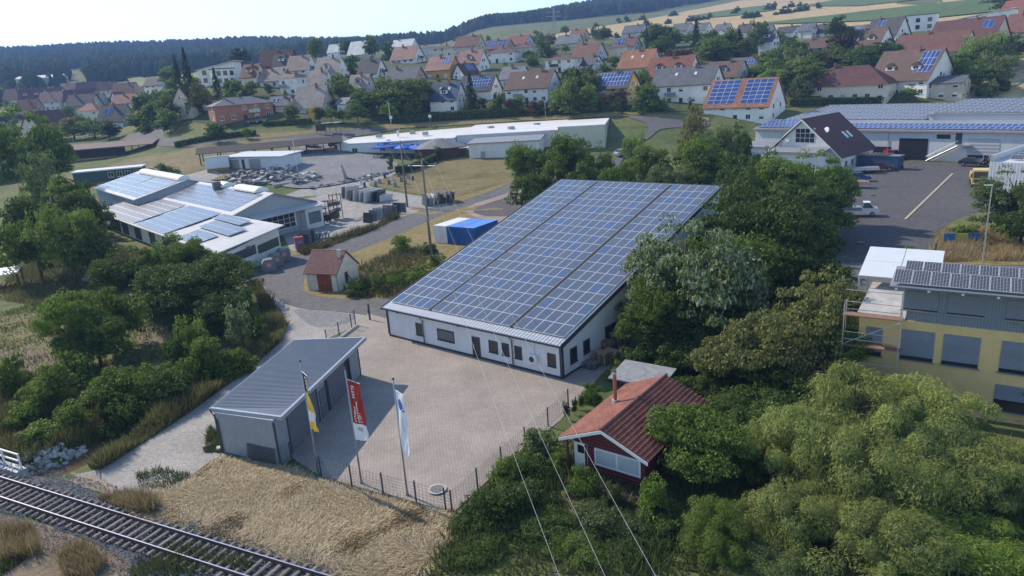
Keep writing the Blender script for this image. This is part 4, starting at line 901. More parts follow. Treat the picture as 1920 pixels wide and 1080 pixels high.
# ------------------------------------------------------------------ left stonemason halls
HALLW = mat('pale_render', (.66, .65, .61), .85, .1, .8, var2=.1); HALLG = mat('grey_sheet_wall', (.36, .38, .41), .6, .08, 1, wave=('X', 5, .4)); ROOFL = mat('pale_fibre_roof', (.50, .51, .52), .5, .1, .8, wave=('X', 5, .5), var2=.12); ROOFG = mat('grey_fibre_roof', (.24, .255, .28), .6, .1, 1, var2=.1)
STRIPG = mat('long_green_glass', (.07, .09, .085), .25, .3, 1.5)
def left_halls():
    # front low hall
    o = np.array([-38.3, 91.5, 0]); T = empty('workshop_hall', tuple(o), 0, 'low pale workshop hall with a solar roof beside the recycling containers', 'hall')
    e = np.array([-.668, .744, 0]); z = lambda p, h: np.array([p[0], p[1], h])
    P2 = np.array([-37.2, 92.2]); P3 = np.array([-33.2, 101.6]); P1 = P2+e[:2]*60; P4 = np.array([-43.0, 111.2]); P5 = np.array([-68, 139.5])
    prism_world(T, o, [z(P2, 0), z(P3, 0), z(P4, 0), z(P5, 0), z(P1, 0)], [z(P2, 3.15), z(P3, 4.45), z(P4, 4.75), z(P5, 4.75), z(P1, 3.15)], 'wall', HALLW)
    R1, R2, R3 = np.array([-80.2, 138.4, 3.35]), np.array([-38.5, 91.0, 3.3]), np.array([-31.9, 100.4, 4.85]); R4 = np.array([-43.0, 111.0, 5.0]); R5 = np.array([-68.0, 139.2, 5.0]); 
    roof = slab_roof(T, o, [R2, R3, R4, R5, R1], .15, 'roof', ROOFL)
    # right wall window strips
    d = (P3-P2)/np.linalg.norm(P3-P2); n = np.array([d[1], -d[0]])
    for t0, t1 in ((.03, .50), (.54, .97)):
        a, c = P2+(P3-P2)*t0, P2+(P3-P2)*t1; w = MB(); q = lambda p, h, k: np.array([p[0]+n[0]*k, p[1]+n[1]*k, h])-o
        w.prism([q(a, 1.55, .01), q(c, 1.75, .01), q(c, 1.75, .05), q(a, 1.55, .05)], [q(a, 2.75, .01), q(c, 3.05, .01), q(c, 3.05, .05), q(a, 2.75, .05)]); w.build('window_strip', STRIPG, T)
    a = P2+(P3-P2)*.36; MB().box(np.array([a[0], a[1], 3.0])+np.array([n[0], n[1], 0])*.2-o, (.5, .5, .3)).build('vent', MGREY, T)
    # long left side: dark door bays
    e2 = e[:2]; n2 = np.array([-e2[1], e2[0]]); n2 = n2 if n2@np.array([-1, -1]) > 0 else -n2
    for s0, s1, h in ((22, 27, 2.6), (31, 34, 2.6), (38.5, 42, 2.6), (46, 49.5, 2.5), (51, 57, 2.5), (14, 17, 1.6)):
        a, c = P2+e2*s0+n2*.01, P2+e2*s1+n2*.01; prism_world(T, o, [z(a, .2), z(c, .2), z(c+n2*.06, .2), z(a+n2*.06, .2)], [z(a, h), z(c, h), z(c+n2*.06, h), z(a+n2*.06, h)], 'door', mat('dark_bay_door', (.05, .055, .06), .6, .2))
    # solar fields on the low roof
    def rp(px, py): # pixel on the roof plane
        N = np.cross(R3-R2, R1-R2); d_ = ray(px, py); c = np.array([0, 0, CAMZ]); t = ((R2-c)@N)/(d_@N); return c+d_*t
    SOLGREY = mat('glary_solar_glass', (.10, .115, .15), .22, .1, .6, spec=.8)
    Bq = lambda s, t: R2+(R1-R2)*s+(np.array([-43.0, 111.0, 5.0])-R2-(R1-R2)*(((np.array([-43.0, 111, 5.0])-R2)@(R1-R2))/((R1-R2)@(R1-R2))))*t
    panel_grid(roof, o, Bq(.135, .06), Bq(.26, .06), Bq(.135, .40), 7, 2, SOLGREY, individual=True); panel_grid(roof, o, Bq(.10, .46), Bq(.29, .46), Bq(.10, .74), 11, 2, SOLGREY); panel_grid(roof, o, Bq(.16, .78), Bq(.33, .78), Bq(.16, .98), 10, 2, SOLGREY)
    panel_grid(roof, o, Bq(.345, .04), Bq(.58, .04), Bq(.345, .98), 12, 6, SOLGREY); panel_grid(roof, o, Bq(.60, .04), Bq(.985, .04), Bq(.60, .98), 21, 6, mat('grey_thin_film', (.12, .12, .13), .4, .1, .8), fr=.06)
    # middle gable hall
    o = np.array([-38.4, 117.7, 0]); T = empty('gable_hall', tuple(o), 0, 'wide grey gabled workshop hall with solar panels behind the low pale hall', 'hall')
    EL, ER, RR, RL = np.array([-43.2, 110.9, 4.9]), np.array([-33.4, 124.8, 4.4]), np.array([-38.5, 117.9, 7.2]), None
    back = lambda p, s: p+e*s
    A, B, C = EL, RR, ER
    wall = MB(); f = [np.array([A[0], A[1], 0])-o, np.array([C[0], C[1], 0])-o, C-o-np.array([0, 0, .15]), B-o-np.array([0, 0, .15]), A-o-np.array([0, 0, .15])]
    wall.prism(f, [p+e*36 for p in f]); wall.build('wall', HALLG, T)
    r1 = slab_roof(T, o, [back(A, -.5)+np.array([-.4, -.3, 0]), back(B, -.5), back(B, 37), back(A, 37)+np.array([-.4, -.3, 0])], .18, 'roof', ROOFL); r2 = slab_roof(T, o, [back(B, -.5)+np.array([0, 0, .004]), back(C, -.5), back(C, 37), back(B, 37)+np.array([0, 0, .004])], .18, 'roof', ROOFG)
    panel_grid(r1, o, A*.9+B*.1+e*2, A*.9+B*.1+e*33, A*.12+B*.88+e*2, 19, 5, SOLGREY)
    for s0, s1 in ((4, 13), (18, 22)):
        sk = MB(); n = 10; c0, c1 = back(B, s0)-o, back(B, s1)-o; side = np.array([.744, .668, 0])
        pr = [side*(1.3*math.cos(math.pi*k/n))+np.array([0, 0, .8*math.sin(math.pi*k/n)-.1]) for k in range(n+1)]
        sk.prism([c0+p for p in pr], [c1+p for p in pr]); sk.build('barrel_skylight', mat('opal_skylight', (.72, .72, .70), .4, .05, 1), T)
    ch = back(B, 25)*.8+A*.2-o; MB().box((ch[0], ch[1], ch[2]+.4), (1.3, 1.3, 2.0), 0, .6).build('chimney', mat('slate_cladding', (.11, .11, .12), .7, .1), T)
    # canopy, glazing and corner block on the front
    fr = C-A; fn = np.array([fr[1], -fr[0], 0])/np.linalg.norm(fr[:2]); pt = lambda t, k, h: np.array([A[0]+fr[0]*t+fn[0]*k, A[1]+fr[1]*t+fn[1]*k, h])-o
    b = MB(); b.prism([pt(.18, 0, 4.2), pt(1.03, 0, 4.2), pt(1.03, 2.0, 3.7), pt(.18, 2.0, 3.7)], [pt(.18, 0, 4.32), pt(1.03, 0, 4.32), pt(1.03, 2.0, 3.82), pt(.18, 2.0, 3.82)]); b.build('canopy', ROOFL, T)
    for i in range(6):
        for j in range(3):
            t0, t1 = .30+i*.068, .30+i*.068+.062; h0 = 1.0+j*.78; b = MB(); b.prism([pt(t0, .02, h0), pt(t1, .02, h0), pt(t1, .07, h0), pt(t0, .07, h0)], [pt(t0, .02, h0+.7), pt(t1, .02, h0+.7), pt(t1, .07, h0+.7), pt(t0, .07, h0+.7)]); b.build('pane', GLASS, T)
    b = MB(); b.prism([pt(.295, .0, .9), pt(.72, .0, .9), pt(.72, .045, .9), pt(.295, .045, .9)], [pt(.295, .0, 3.4), pt(.72, .0, 3.4), pt(.72, .045, 3.4), pt(.295, .045, 3.4)]); b.build('glazing_frame', WFRAME, T)
    b = MB(); b.prism([pt(.78, .0, 0), pt(1.0, .0, 0), pt(1.0, 1.4, 0), pt(.78, 1.4, 0)], [pt(.78, .0, 3.7), pt(1.0, .0, 3.7), pt(1.0, 1.4, 3.65), pt(.78, 1.4, 3.65)]); b.build('corner_block', HALLW, T)
    b = MB(); b.prism([pt(.81, 1.41, .9), pt(.97, 1.41, .9), pt(.97, 1.46, .9), pt(.81, 1.46, .9)], [pt(.81, 1.41, 2.9), pt(.97, 1.41, 2.9), pt(.97, 1.46, 2.9), pt(.81, 1.46, 2.9)]); b.build('window', mat('curtained_glass', (.14, .18, .19), .3, .35, 2), T)
    # rear left hall with blue lettering band
    o = np.array([-69.6, 134.7, 0]); T = empty('rear_hall', tuple(o), 0, 'grey hall with pale solar roof, long roof light and a blue lettering band', 'hall')
    A, Bq_ = np.array([-69.8, 134.9, 5.5]), np.array([-91.2, 160.2, 5.5]); dd = (Bq_-A)/np.linalg.norm(Bq_-A); pp = np.array([dd[1], -dd[0], 0]); pp = pp if pp[0] > 0 else -pp; Ln = np.linalg.norm(Bq_-A)
    rA, rB = A+pp*9.6+np.array([0, 0, 2.4]), Bq_+pp*9.6+np.array([0, 0, 2.4]); cA, cB = A+pp*21+np.array([0, 0, -.8]), Bq_+pp*21+np.array([0, 0, -.8])
    w = MB(); f = [z(A, 0)-o, z(cA, 0)-o, cA-o-np.array([0, 0, .15]), rA-o-np.array([0, 0, .15]), A-o-np.array([0, 0, .15])]; w.prism(f, [p+dd*Ln for p in f]); w.build('wall', HALLG, T)
    r1 = slab_roof(T, o, [A-pp*.5-dd*.3, rA-dd*.3, rB+dd*.4, Bq_-pp*.5+dd*.4], .2, 'roof', ROOFL); slab_roof(T, o, [rA-dd*.3+np.array([0, 0, .004]), cA+pp*.5-dd*.3, cB+pp*.5+dd*.4, rB+dd*.4+np.array([0, 0, .004])], .2, 'roof', ROOFG)
    for s0, s1 in ((.02, .47), (.49, .985)): panel_grid(r1, o, A+dd*Ln*s0+(rA-A)*.03, A+dd*Ln*s1+(rA-A)*.03, A+dd*Ln*s0+(rA-A)*.86, 9, 5, SOLGREY)
    sk = MB(); n = 10; pr = [pp*(1.25*math.cos(math.pi*k/n))+np.array([0, 0, .9*math.sin(math.pi*k/n)-.15]) for k in range(n+1)]; sk.prism([rA-o+dd*1+p for p in pr], [rA-o+dd*(Ln-4)+p for p in pr]); sk.build('barrel_skylight', _mats['opal_skylight'], T)
    for k in range(4):
        a, c = A+dd*(2+k*7.6), A+dd*(8.6+k*7.6); prism_world(T, o, [z(a-pp*.01, 3.9), z(c-pp*.01, 3.9), z(c-pp*.06, 3.9), z(a-pp*.06, 3.9)], [z(a-pp*.01, 4.9), z(c-pp*.01, 4.9), z(c-pp*.06, 4.9), z(a-pp*.06, 4.9)], 'lettering_band', mat('blue_lettering_band', (.26, .34, .46), .5, .6, 1.8, col2=(.05, .14, .38)))
        a, c = A+dd*(4+k*7.6), A+dd*(7+k*7.6); prism_world(T, o, [z(a-pp*.01, 1.4), z(c-pp*.01, 1.4), z(c-pp*.06, 1.4), z(a-pp*.06, 1.4)], [z(a-pp*.01, 2.8), z(c-pp*.01, 2.8), z(c-pp*.06, 2.8), z(a-pp*.06, 2.8)], 'window', GLASS)
left_halls()

# recycling containers in front of the pale wall
CONT = mat('grey_green_skip', (.16, .19, .205), .5, .12, 2); LBL = mat('white_red_label', (.5, .3, .28), .5, .6, 6, col2=(.55, .08, .06))
for k, (px, py, lab) in enumerate(((505, 508, 'grey recycling container nearest the viewer in the row of three'), (519, 498, 'middle grey recycling container in the row of three'), (533, 488, 'grey recycling container at the far end of the row of three'))):
    p = gz(px, py); T = empty('recycling_container', (p[0], p[1], .05), math.radians(26), lab, 'container', 'recycling containers by the pale hall')
    b = MB(); b.prism([(-.85, -.75, 0), (.85, -.75, 0), (.85, .75, 0), (-.85, .75, 0)], [(-.9, -.8, 1.25), (.9, -.8, 1.25), (.9, .8, 1.25), (-.9, .8, 1.25)]); b.build('body', CONT, T)
    b = MB(); b.prism([(-.9, -.8, 1.25), (.9, -.8, 1.25), (.9, .8, 1.25), (-.9, .8, 1.25)], [(-.55, -.78, 1.65), (.55, -.78, 1.65), (.55, .78, 1.65), (-.55, .78, 1.65)]); b.build('lid', CONT, T)
    for y in (-.35, .35): MB().tube([(.72, y, 1.42), (.8, y, 1.5)], .18, 10).build('slot', DGREY, T)
    MB().bb(.895, .905, -.4, .4, .65, 1.15).build('label', LBL, T); MB().bb(-.3, .3, -.815, -.79, .65, 1.15).build('label', LBL, T)
p = gz(563, 470); T = empty('drop_box', (p[0], p[1], .03), .45, 'clothes collection box with a red roof and blue-red printed sides', 'collection box')
MB().bb(-.65, .65, -.65, .65, 0, .25).build('base', CONC, T); MB().bb(-.6, .6, -.6, .6, .25, 1.75).build('body', mat('printed_blue_red', (.08, .14, .36), .5, .6, 1.1, col2=(.3, .06, .07)), T); b = MB(); b.prism([(-.66, -.66, 1.75), (.66, -.66, 1.75), (.66, .66, 1.75), (-.66, .66, 1.75)], [(-.66, -.45, 2.1), (.66, -.45, 2.1), (.66, .45, 2.1), (-.66, .45, 2.1)]); b.build('roof', mat('red_hood', (.33, .06, .05), .5, .15, 3), T); MB().bb(-.35, .35, -.64, -.6, 1.25, 1.5).build('flap', MGREY, T)

# shipping containers by the road
def container(ox, oy, u, v, w, l, col, lab, name='shipping_container'):
    ya = math.atan2(u[1], u[0]); T = empty(name, (ox, oy, .05), ya, lab, 'container'); b = MB(); H = 2.59
    m = mat('container_'+lab.split()[0], col, .5, .12, 1.5, var2=.1, scale2=.6)
    b.bb(.03, w-.03, .03, l-.03, .1, H-.03)
    n = 9
    for k in range(n):
        x = .12+(w-.24)*k/n; b.bb(x, x+(w-.24)/n*.5, 0, .03, .16, H-.14)
    for k in range(22):
        y = .12+(l-.24)*k/22; b.bb(w-.03, w, y, y+.14, .16, H-.14); b.bb(0, .03, y, y+.14, .16, H-.14)
    b.build('body', m, T)
    for y in (-.01, l-.11):
        f = MB()
        for x in (0, w-.12): f.bb(x, x+.12, y, y+.12, 0, H)
        for z in (0.02, H-.13): f.bb(.11, w-.11, y+.01, y+.1, z, z+.12)
        f.build('end_frame', m, T)
    MB().bb(.02, w-.02, .02, l-.02, H-.028, H+.01).build('roof', mat(m.name+'_roof', tuple(min(1, c*1.9+.05) for c in col) if sum(col) < 1.5 else col, .5, .12, 1.2, var2=.1), T)
u = np.array([.82, -.57]); v = np.array([.57, .82]); O = np.array([-11.0, 103.6])
container(*O, u, v, 2.44, 6.06, (.70, .70, .68), 'white shipping container at the left end of the row beside the road')
container(*(O+u*2.5), u, v, 2.44, 6.06, (.02, .10, .30), 'blue shipping container next to the white one')
container(*(O+u*5.0), u, v, 2.44, 6.06, (.025, .11, .32), 'bright blue shipping container partly hidden by the solar roof')

# ------------------------------------------------------------------ long white-roofed restaurant building
WROOF = mat('white_sheet_roof', (.72, .72, .70), .5, .05, .5, var2=.08, wave=('X', 2.2, .25)); WB = mat('white_metal_wall', (.60, .62, .64), .6, .06, .8); CREAM = mat('cream_metal_wall', (.56, .54, .42), .6, .06, .8, wave=('X', 3, .2))
def long_building():
    a, b_ = G(692, 286), G(1135, 277); d = (b_-a)[:2]; Ln = np.linalg.norm(d); ya = math.atan2(d[1], d[0]); z0 = 4.4
    T = empty('restaurant_building', (a[0], a[1], z0), ya, 'very long white flat-roofed building behind the blue parasols', 'building'); F = Frame(a[0], a[1], ya, z0)
    MB().bb(-9, 24, 0, 26, -1.5, 3.9).build('wall', WB, T); r = MB(); r.prism([(-9.4, -.4, 3.9), (24.2, -.4, 3.9), (24.2, 26.4, 4.9), (-9.4, 26.4, 4.9)], [(-9.4, -.4, 4.1), (24.2, -.4, 4.1), (24.2, 26.4, 5.1), (-9.4, 26.4, 5.1)]); r.build('roof', WROOF, T)
    MB().bb(24.2, Ln-12, 3, 26, -1.5, 4.3).build('wall', WB, T); r = MB(); r.prism([(24.2, 2.6, 4.3), (Ln-12, 2.6, 4.3), (Ln-12, 26.4, 5.3), (24.2, 26.4, 5.3)], [(24.2, 2.6, 4.5), (Ln-12, 2.6, 4.5), (Ln-12, 26.4, 5.5), (24.2, 26.4, 5.5)]); r.build('roof', WROOF, T)
    MB().bb(Ln-12, Ln, 0, 24, -1.5, 5.2).build('cream_wall', CREAM, T); r = MB(); r.bb(Ln-12.1, Ln+.1, -.1, 24.1, 5.2, 5.42); r.build('cream_roof', WROOF, T)
    MB().bb(Ln+.002, Ln+.06, 11.5, 12.2, -.2, 5.0).build('dark_strip', DGREY, T)
    MB().bb(30, 48, -8, 2.9, -2, 2.9).build('annex_wall', HALLW, T); r = MB(); r.prism([(29.6, -8.4, 2.9), (48.4, -8.4, 2.9), (48.4, 2.95, 3.5), (29.6, 2.95, 3.5)], [(29.6, -8.4, 3.1), (48.4, -8.4, 3.1), (48.4, 2.95, 3.7), (29.6, 2.95, 3.7)]); r.build('annex_roof', ROOFG, T)
    MB().bb(33, 34.2, -8.06, -8.003, -2, .9).build('door', MGREY, T)
    for x in (24.9, 26.2): window(T, (x, 3, .6), 0, 1.1, 1.6)
    for x in (-4, 4, 10, 16): window(T, (x, 0, 1.6), 0, 1.6, 1.2)
    for k, (x, y) in enumerate(((0, 9), (8, 15), (14, 8), (31, 16), (38, 10), (44, 18))): MB().box((x, y, 5.1), (1.6, 1.2, .9), 0, .2*k).build('roof_unit', MGREY, T)
    c = MB(); c.tube([(6, 8, 4.6), (6, 8, 6.2), (6.6, 8, 6.6)], .35, 8); c.build('duct', LMETAL, T)
    # conical-roofed pavilion
    pv = MB(); cx, cy = 21, -3.5; n = 12; R0 = 6.2; ring = [(cx+R0*1.25*math.cos(2*math.pi*k/n), cy+R0*.8*math.sin(2*math.pi*k/n), 2.2) for k in range(n)]; top = [(cx+1.2*math.cos(2*math.pi*k/n), cy+.8*math.sin(2*math.pi*k/n), 4.4) for k in range(n)]
    pv.prism(ring, top); pv.build('pavilion_roof', mat('slate_pavilion_roof', (.17, .175, .18), .7, .2, 2), T)
    pw = MB(); pw.prism([(cx+(p[0]-cx)*.88, cy+(p[1]-cy)*.88, -1.5) for p in ring], [(cx+(p[0]-cx)*.88, cy+(p[1]-cy)*.88, 2.2) for p in ring]); pw.build('pavilion_wall', mat('dark_brown_wall', (.07, .04, .03), .7, .2, 2), T)
    MB().box((28.5, -5.0, 1.9), (3.6, 2.6, .15), 0, .2).build('awning', HALLW, T)
long_building()
PB = mat('parasol_blue', (.012, .09, .42), .6, .12, 1); PBW = WFRAME
for k, (px, py) in enumerate(((717, 292), (738, 290), (759, 293), (783, 293), (731, 284), (790, 284))):
    p = G(px, py); T = empty('parasol', tuple(p), .3*k, 'square blue parasol, %s of the cluster on the restaurant terrace' % ['leftmost front one', 'second front one', 'third front one', 'rightmost front one', 'left rear one', 'right rear one'][k], 'parasol', 'blue parasols on the restaurant terrace')
    R0 = 2.3; b = MB(); q = [(-R0, -R0, 2.3), (R0, -R0, 2.3), (R0, R0, 2.3), (-R0, R0, 2.3)]
    for i in range(4): b.face([q[i], q[(i+1) % 4], (0, 0, 3.25)]); b.face([q[i], q[(i+1) % 4], tuple(np.array(q[(i+1) % 4])-[0, 0, .25]), tuple(np.array(q[i])-[0, 0, .25])])
    b.build('canopy', PB, T); MB().tube([(0, 0, 0), (0, 0, 3.3)], .05, 6).build('pole', WFRAME, T); MB().bb(-.4, .4, -.4, .4, 0, .12).build('base', CONC, T)
    e_ = MB(); mid = (np.array(q[0])*.55+np.array(q[1])*.25+np.array([0, 0, 3.25])*.2); e_.box(tuple(mid+np.array([0, -.03, .03])), (.8, .06, .22)); e_.build('emblem', WFRAME, T)
for k in range(9):
    p = G(705+k*12, 297+(k % 3)*1.5); T = empty('terrace_table', tuple(p), k, 'dark terrace table number %s from the left under the blue parasols' % ['one', 'two', 'three', 'four', 'five', 'six', 'seven', 'eight', 'nine'][k], 'table', 'tables under the parasols')
    MB().bb(-.7, .7, -.4, .4, .7, .76).build('table_top', DWOOD, T)
    for x in (-.55, .55): MB().bb(x-.05, x+.05, -.3, .3, 0, .7).build('leg', DGREY, T)

# ------------------------------------------------------------------ stone yard
STN = [mat('granite_dark', (.045, .05, .06), .35, .2, 3), mat('granite_grey', (.30, .30, .31), .5, .2, 3), mat('marble_pale', (.58, .57, .55), .5, .15, 1.5), mat('granite_brown', (.19, .16, .15), .5, .25, 3), mat('slate_blue', (.13, .15, .18), .5, .2, 3)]
def slab_row(p0, p1, n, mats_, h, w, lab, lean=.18, name='stone_slab'):
    a, b_ = G(*p0), G(*p1); d = (b_-a)[:2]; ya = math.atan2(d[1], d[0]); rr = random.Random(int(p0[0]))
    for k in range(n):
        t = k/max(1, n-1); q = a+(b_-a)*t; hh = h*rr.uniform(.85, 1.1); ww = w*rr.uniform(.8, 1.15); b = MB(); y = ww/2
        b.prism([(-.12, -y, 0), (.12, -y, 0), (.12, y*.95, 0), (-.12, y, 0)], [(-.12+lean*hh, -y*.96, hh), (.12+lean*hh, -y*.92, hh), (.12+lean*hh, y, hh*.98), (-.12+lean*hh, y*.9, hh)])
        o = b.build(name, mats_[k % len(mats_)], None, (q[0], q[1], q[2]+.04), ya+rr.uniform(-.06, .06)); tag(o, '%s, %s' % (lab, ORD[k]), 'stone slab', lab)
ORD = [x+' from the left' for x in ('first', 'second', 'third', 'fourth', 'fifth', 'sixth', 'seventh', 'eighth', 'ninth', 'tenth', 'eleventh', 'twelfth', 'thirteenth', 'fourteenth', 'fifteenth', 'sixteenth', 'seventeenth', 'eighteenth', 'nineteenth', 'twentieth')]
slab_row((655, 370), (700, 377), 9, [STN[4], STN[2], STN[1], STN[3], STN[2], STN[1], STN[2]], 2.3, 4.2, 'tall upright stone slab in the row by the lawn')
slab_row((706, 377), (714, 377), 2, [STN[0], STN[0]], 2.1, 3.6, 'black upright stone slab beside the pale row'); slab_row((718, 376), (724, 377), 2, [STN[2], STN[2]], 1.4, 2.8, 'low pale stone slab at the end of the row')
slab_row((795, 385), (846, 377), 8, [STN[0], STN[1], STN[2], STN[4], STN[0], STN[3], STN[4]], 2.1, 3.0, 'leaning stone slab behind the power poles')
slab_row((690, 418), (752, 398), 8, [STN[0], STN[4], STN[1], STN[4], STN[3], STN[3]], 1.9, 2.2, 'dark stone slab stored beside the road bend', .12); slab_row((588, 449), (616, 446), 6, [STN[1], STN[4], STN[0], STN[1], STN[3]], 1.1, 1.2, 'short stone slab leaning near the hall yard', .2); slab_row((570, 462), (583, 452), 4, [STN[0], STN[4]], 2.1, 2.0, 'tall dark slab behind the collection box', .2)
rr = random.Random(21)
gm_ = []
for k in range(3):
    b = MB(); w = .28+.08*k; pr = [(-w, 0), (w, 0), (w, .9)] + [(w*math.cos(t), .9+w*.5*math.sin(t)) for t in (.6, 1.2, 1.9, 2.5)] + [(-w, .9)]
    b.prism([(x, -.09, z) for x, z in pr], [(x, .09, z) for x, z in pr]); b.bb(-w-.12, w+.12, -.2, .2, -.02, .12); gm_.append(b)
for k in range(16):
    px, py = [(678,346),(697,338),(712,344),(722,334),(730,346),(741,350),(735,338),(753,341),(766,335),(775,338),(705,350),(688,340),(716,330),(748,332),(760,345),(684,350)][k]
    p = G(px, py); o = gm_[k % 3].build('gravestone', STN[[2, 3, 1, 0, 4, 1][k % 6]], None, (p[0], p[1], p[2]+.03), rr.uniform(-.5, .5)); o.scale = (.85, .85, .95)
    tag(o, '%s upright gravestone sample on the lawn, %s' % (['pale', 'brown', 'grey', 'black', 'bluish', 'grey'][k % 6], ORD[sorted(range(16), key=lambda i: [678,697,712,722,730,741,735,753,766,775,705,688,716,748,760,684][i]).index(k)]), 'gravestone', 'gravestone samples on the lawn')
# rubble and stacked natural stone
rb = []
for k in range(5):
    b = MB(); r5 = random.Random(k); b.prism([(r5.uniform(-.6, -.4), r5.uniform(-.5, -.3), 0), (r5.uniform(.4, .6), r5.uniform(-.5, -.3), 0), (r5.uniform(.4, .6), r5.uniform(.3, .5), 0), (r5.uniform(-.6, -.4), r5.uniform(.3, .5), 0)], [(r5.uniform(-.5, -.3), r5.uniform(-.45, -.3), .35), (r5.uniform(.3, .5), r5.uniform(-.45, -.3), .4), (r5.uniform(.3, .5), r5.uniform(.3, .45), .35), (r5.uniform(-.5, -.3), r5.uniform(.3, .45), .3)]); rb.append(b)
RB = [mat('rubble_grey', (.25, .245, .235), .85, .35, 2, .2, objrand=.4), mat('rubble_pale', (.50, .49, .47), .85, .3, 2, .2, objrand=.3), mat('rubble_dark', (.09, .09, .10), .8, .35, 2, .2, objrand=.4)]
rbm = [[b.mesh('stone', m) for b in rb] for m in RB]
def pile(lab, poly_f, n, sc, wts, name='stone_pile', hmax=.9):
    c = G(*poly_f(.5, .5)); T = empty(name, tuple(c), 0, lab, 'stone pile')
    for k in range(n):
        p = G(*poly_f(rr.random(), rr.random())); s = sc*rr.uniform(.6, 1.4); m = rr.choices((0, 1, 2), wts)[0]
        inst('stone', rbm[m][k % 5], T, (p[0]-c[0], p[1]-c[1], p[2]-c[2]+rr.random()**2*hmax), (rr.uniform(-.25, .25), rr.uniform(-.25, .25), rr.random()*6.3), (s, s, s*rr.uniform(.6, 1.3)))
pile('broad field of stacked grey quarry stones in front of the white storage hut', lambda a, b: (424+a*120+b*12, 337-a*16+b*16-6*(1-b)), 240, 1.05, (5, 2, 4))
pile('heap of pale broken marble on the gravel yard', lambda a, b: (545+a*50+b*8, 342-a*14+b*8), 110, .8, (2, 5, 2), hmax=1.3)
pile('line of rough stones along the lawn edge', lambda a, b: (585+a*140, 352-a*28+b*3), 60, .8, (4, 3, 4), hmax=.3)
q0, q1 = G(512, 352), G(575, 337); d = (q1-q0)[:2]; o = MB().bb(0, float(np.hypot(*d)), -.25, .25, -.5, .7).build('retaining_wall', CONC, None, tuple(q0), math.atan2(d[1], d[0])); tag(o, 'low concrete wall in front of the stone heaps', 'wall')
q = G(650, 337); b = MB(); b.prism([(-.5, -.2, 0), (.5, -.2, 0), (.5, .2, 0), (-.5, .2, 0)], [(-.9, -.1, 3.6), (-.55, -.1, 3.4), (-.55, .1, 3.4), (-.9, .1, 3.6)]); tag(b.build('stone_stele', STN[1], None, tuple(q), .3), 'tall leaning grey stone stele at the edge of the gravel yard', 'stele')
# racks with bins beside the gable hall
for k, (px, py, hh) in enumerate(((609, 418, 4.0), (624, 412, 3.6), (633, 410, 4.6))):
    p = G(px, py); T = empty('storage_rack', (p[0], p[1], p[2]+.06), .9, 'rusty steel storage rack beside the gable hall, %s' % ['nearest the hall', 'in the middle', 'the tallest, on the right'][k], 'rack', 'steel racks by the gable hall'); RU = mat('rusty_steel', (.12, .07, .055), .7, .3, 4)
    for x in (-.9, .9):
        for y in (-.5, .5): MB().bb(x-.05, x+.05, y-.05, y+.05, 0, hh).build('upright', RU, T)
    for z in (1.3, 2.5, hh-.2): MB().bb(-.9, .9, -.5, .5, z, z+.08).build('shelf', RU, T); 
    for z in (1.38, 2.58): MB().box((.1*k, 0, z+.3), (1.2, .7, .5), 0, .1).build('stone_block', STN[(k+int(z)) % 5], T)
for k, (px, py, c) in enumerate(((603, 420, (.02, .025, .02)), (615, 416, (.03, .03, .03)), (629, 412, (.07, .10, .06)))):
    p = gz(px, py); T = empty('waste_bin', (p[0], p[1], .06), .9, ['black', 'dark', 'green'][k]+' wheeled waste bin under the steel racks', 'bin'); m = mat('bin_%d' % k, c, .5, .1, 2)
    b = MB(); b.prism([(-.5, -.4, .15), (.5, -.4, .15), (.5, .4, .15), (-.5, .4, .15)], [(-.65, -.5, 1.2), (.65, -.5, 1.2), (.65, .5, 1.2), (-.65, .5, 1.2)]); b.build('body', m, T); MB().bb(-.68, .68, -.53, .53, 1.2, 1.3).build('lid', m, T)
    for x in (-.4, .4): MB().tube([(x, -.3, .1), (x+.06, -.3, .1)], .1, 8).build('wheel', DGREY, T)
# white storage hut, box container and log shelters
p = G(478, 318); T = empty('storage_hut', tuple(p), -.35, 'white storage hut with a flat pale roof in the stone yard', 'hut'); MB().bb(-8.5, 8.5, 0, 8, -.5, 3.0).build('wall', WB, T)
r = MB(); r.prism([(-9, -.8, 3.3), (9, -.8, 3.0), (9, 8.6, 3.3), (-9, 8.6, 3.6)], [(-9, -.8, 3.5), (9, -.8, 3.2), (9, 8.6, 3.5), (-9, 8.6, 3.8)]); r.build('roof', mat('pale_blue_roof', (.56, .60, .63), .5, .06, .6), T)
for x, w in ((-6, 3), (-3.2, .8), (0.3, 3.4)): MB().bb(x-w/2, x+w/2, -.05, -.003, 0, 2.6).build('door', MGREY if w > 1 else DGREY, T)
p = G(410, 322); T = empty('box_container', tuple(p), .35, 'white box container raised on a wooden plinth left of the storage hut', 'container'); MB().bb(-2.6, 2.6, 0, 2.6, 0, .9).build('plinth', mat('ochre_timber', (.32, .2, .09), .8, .2, 2), T); MB().bb(-2.8, 2.8, -.1, 2.7, .9, 3.6).build('body', WB, T); MB().bb(-2.9, 2.9, -.2, 2.8, 3.6, 3.75).build('roof', MGREY, T)
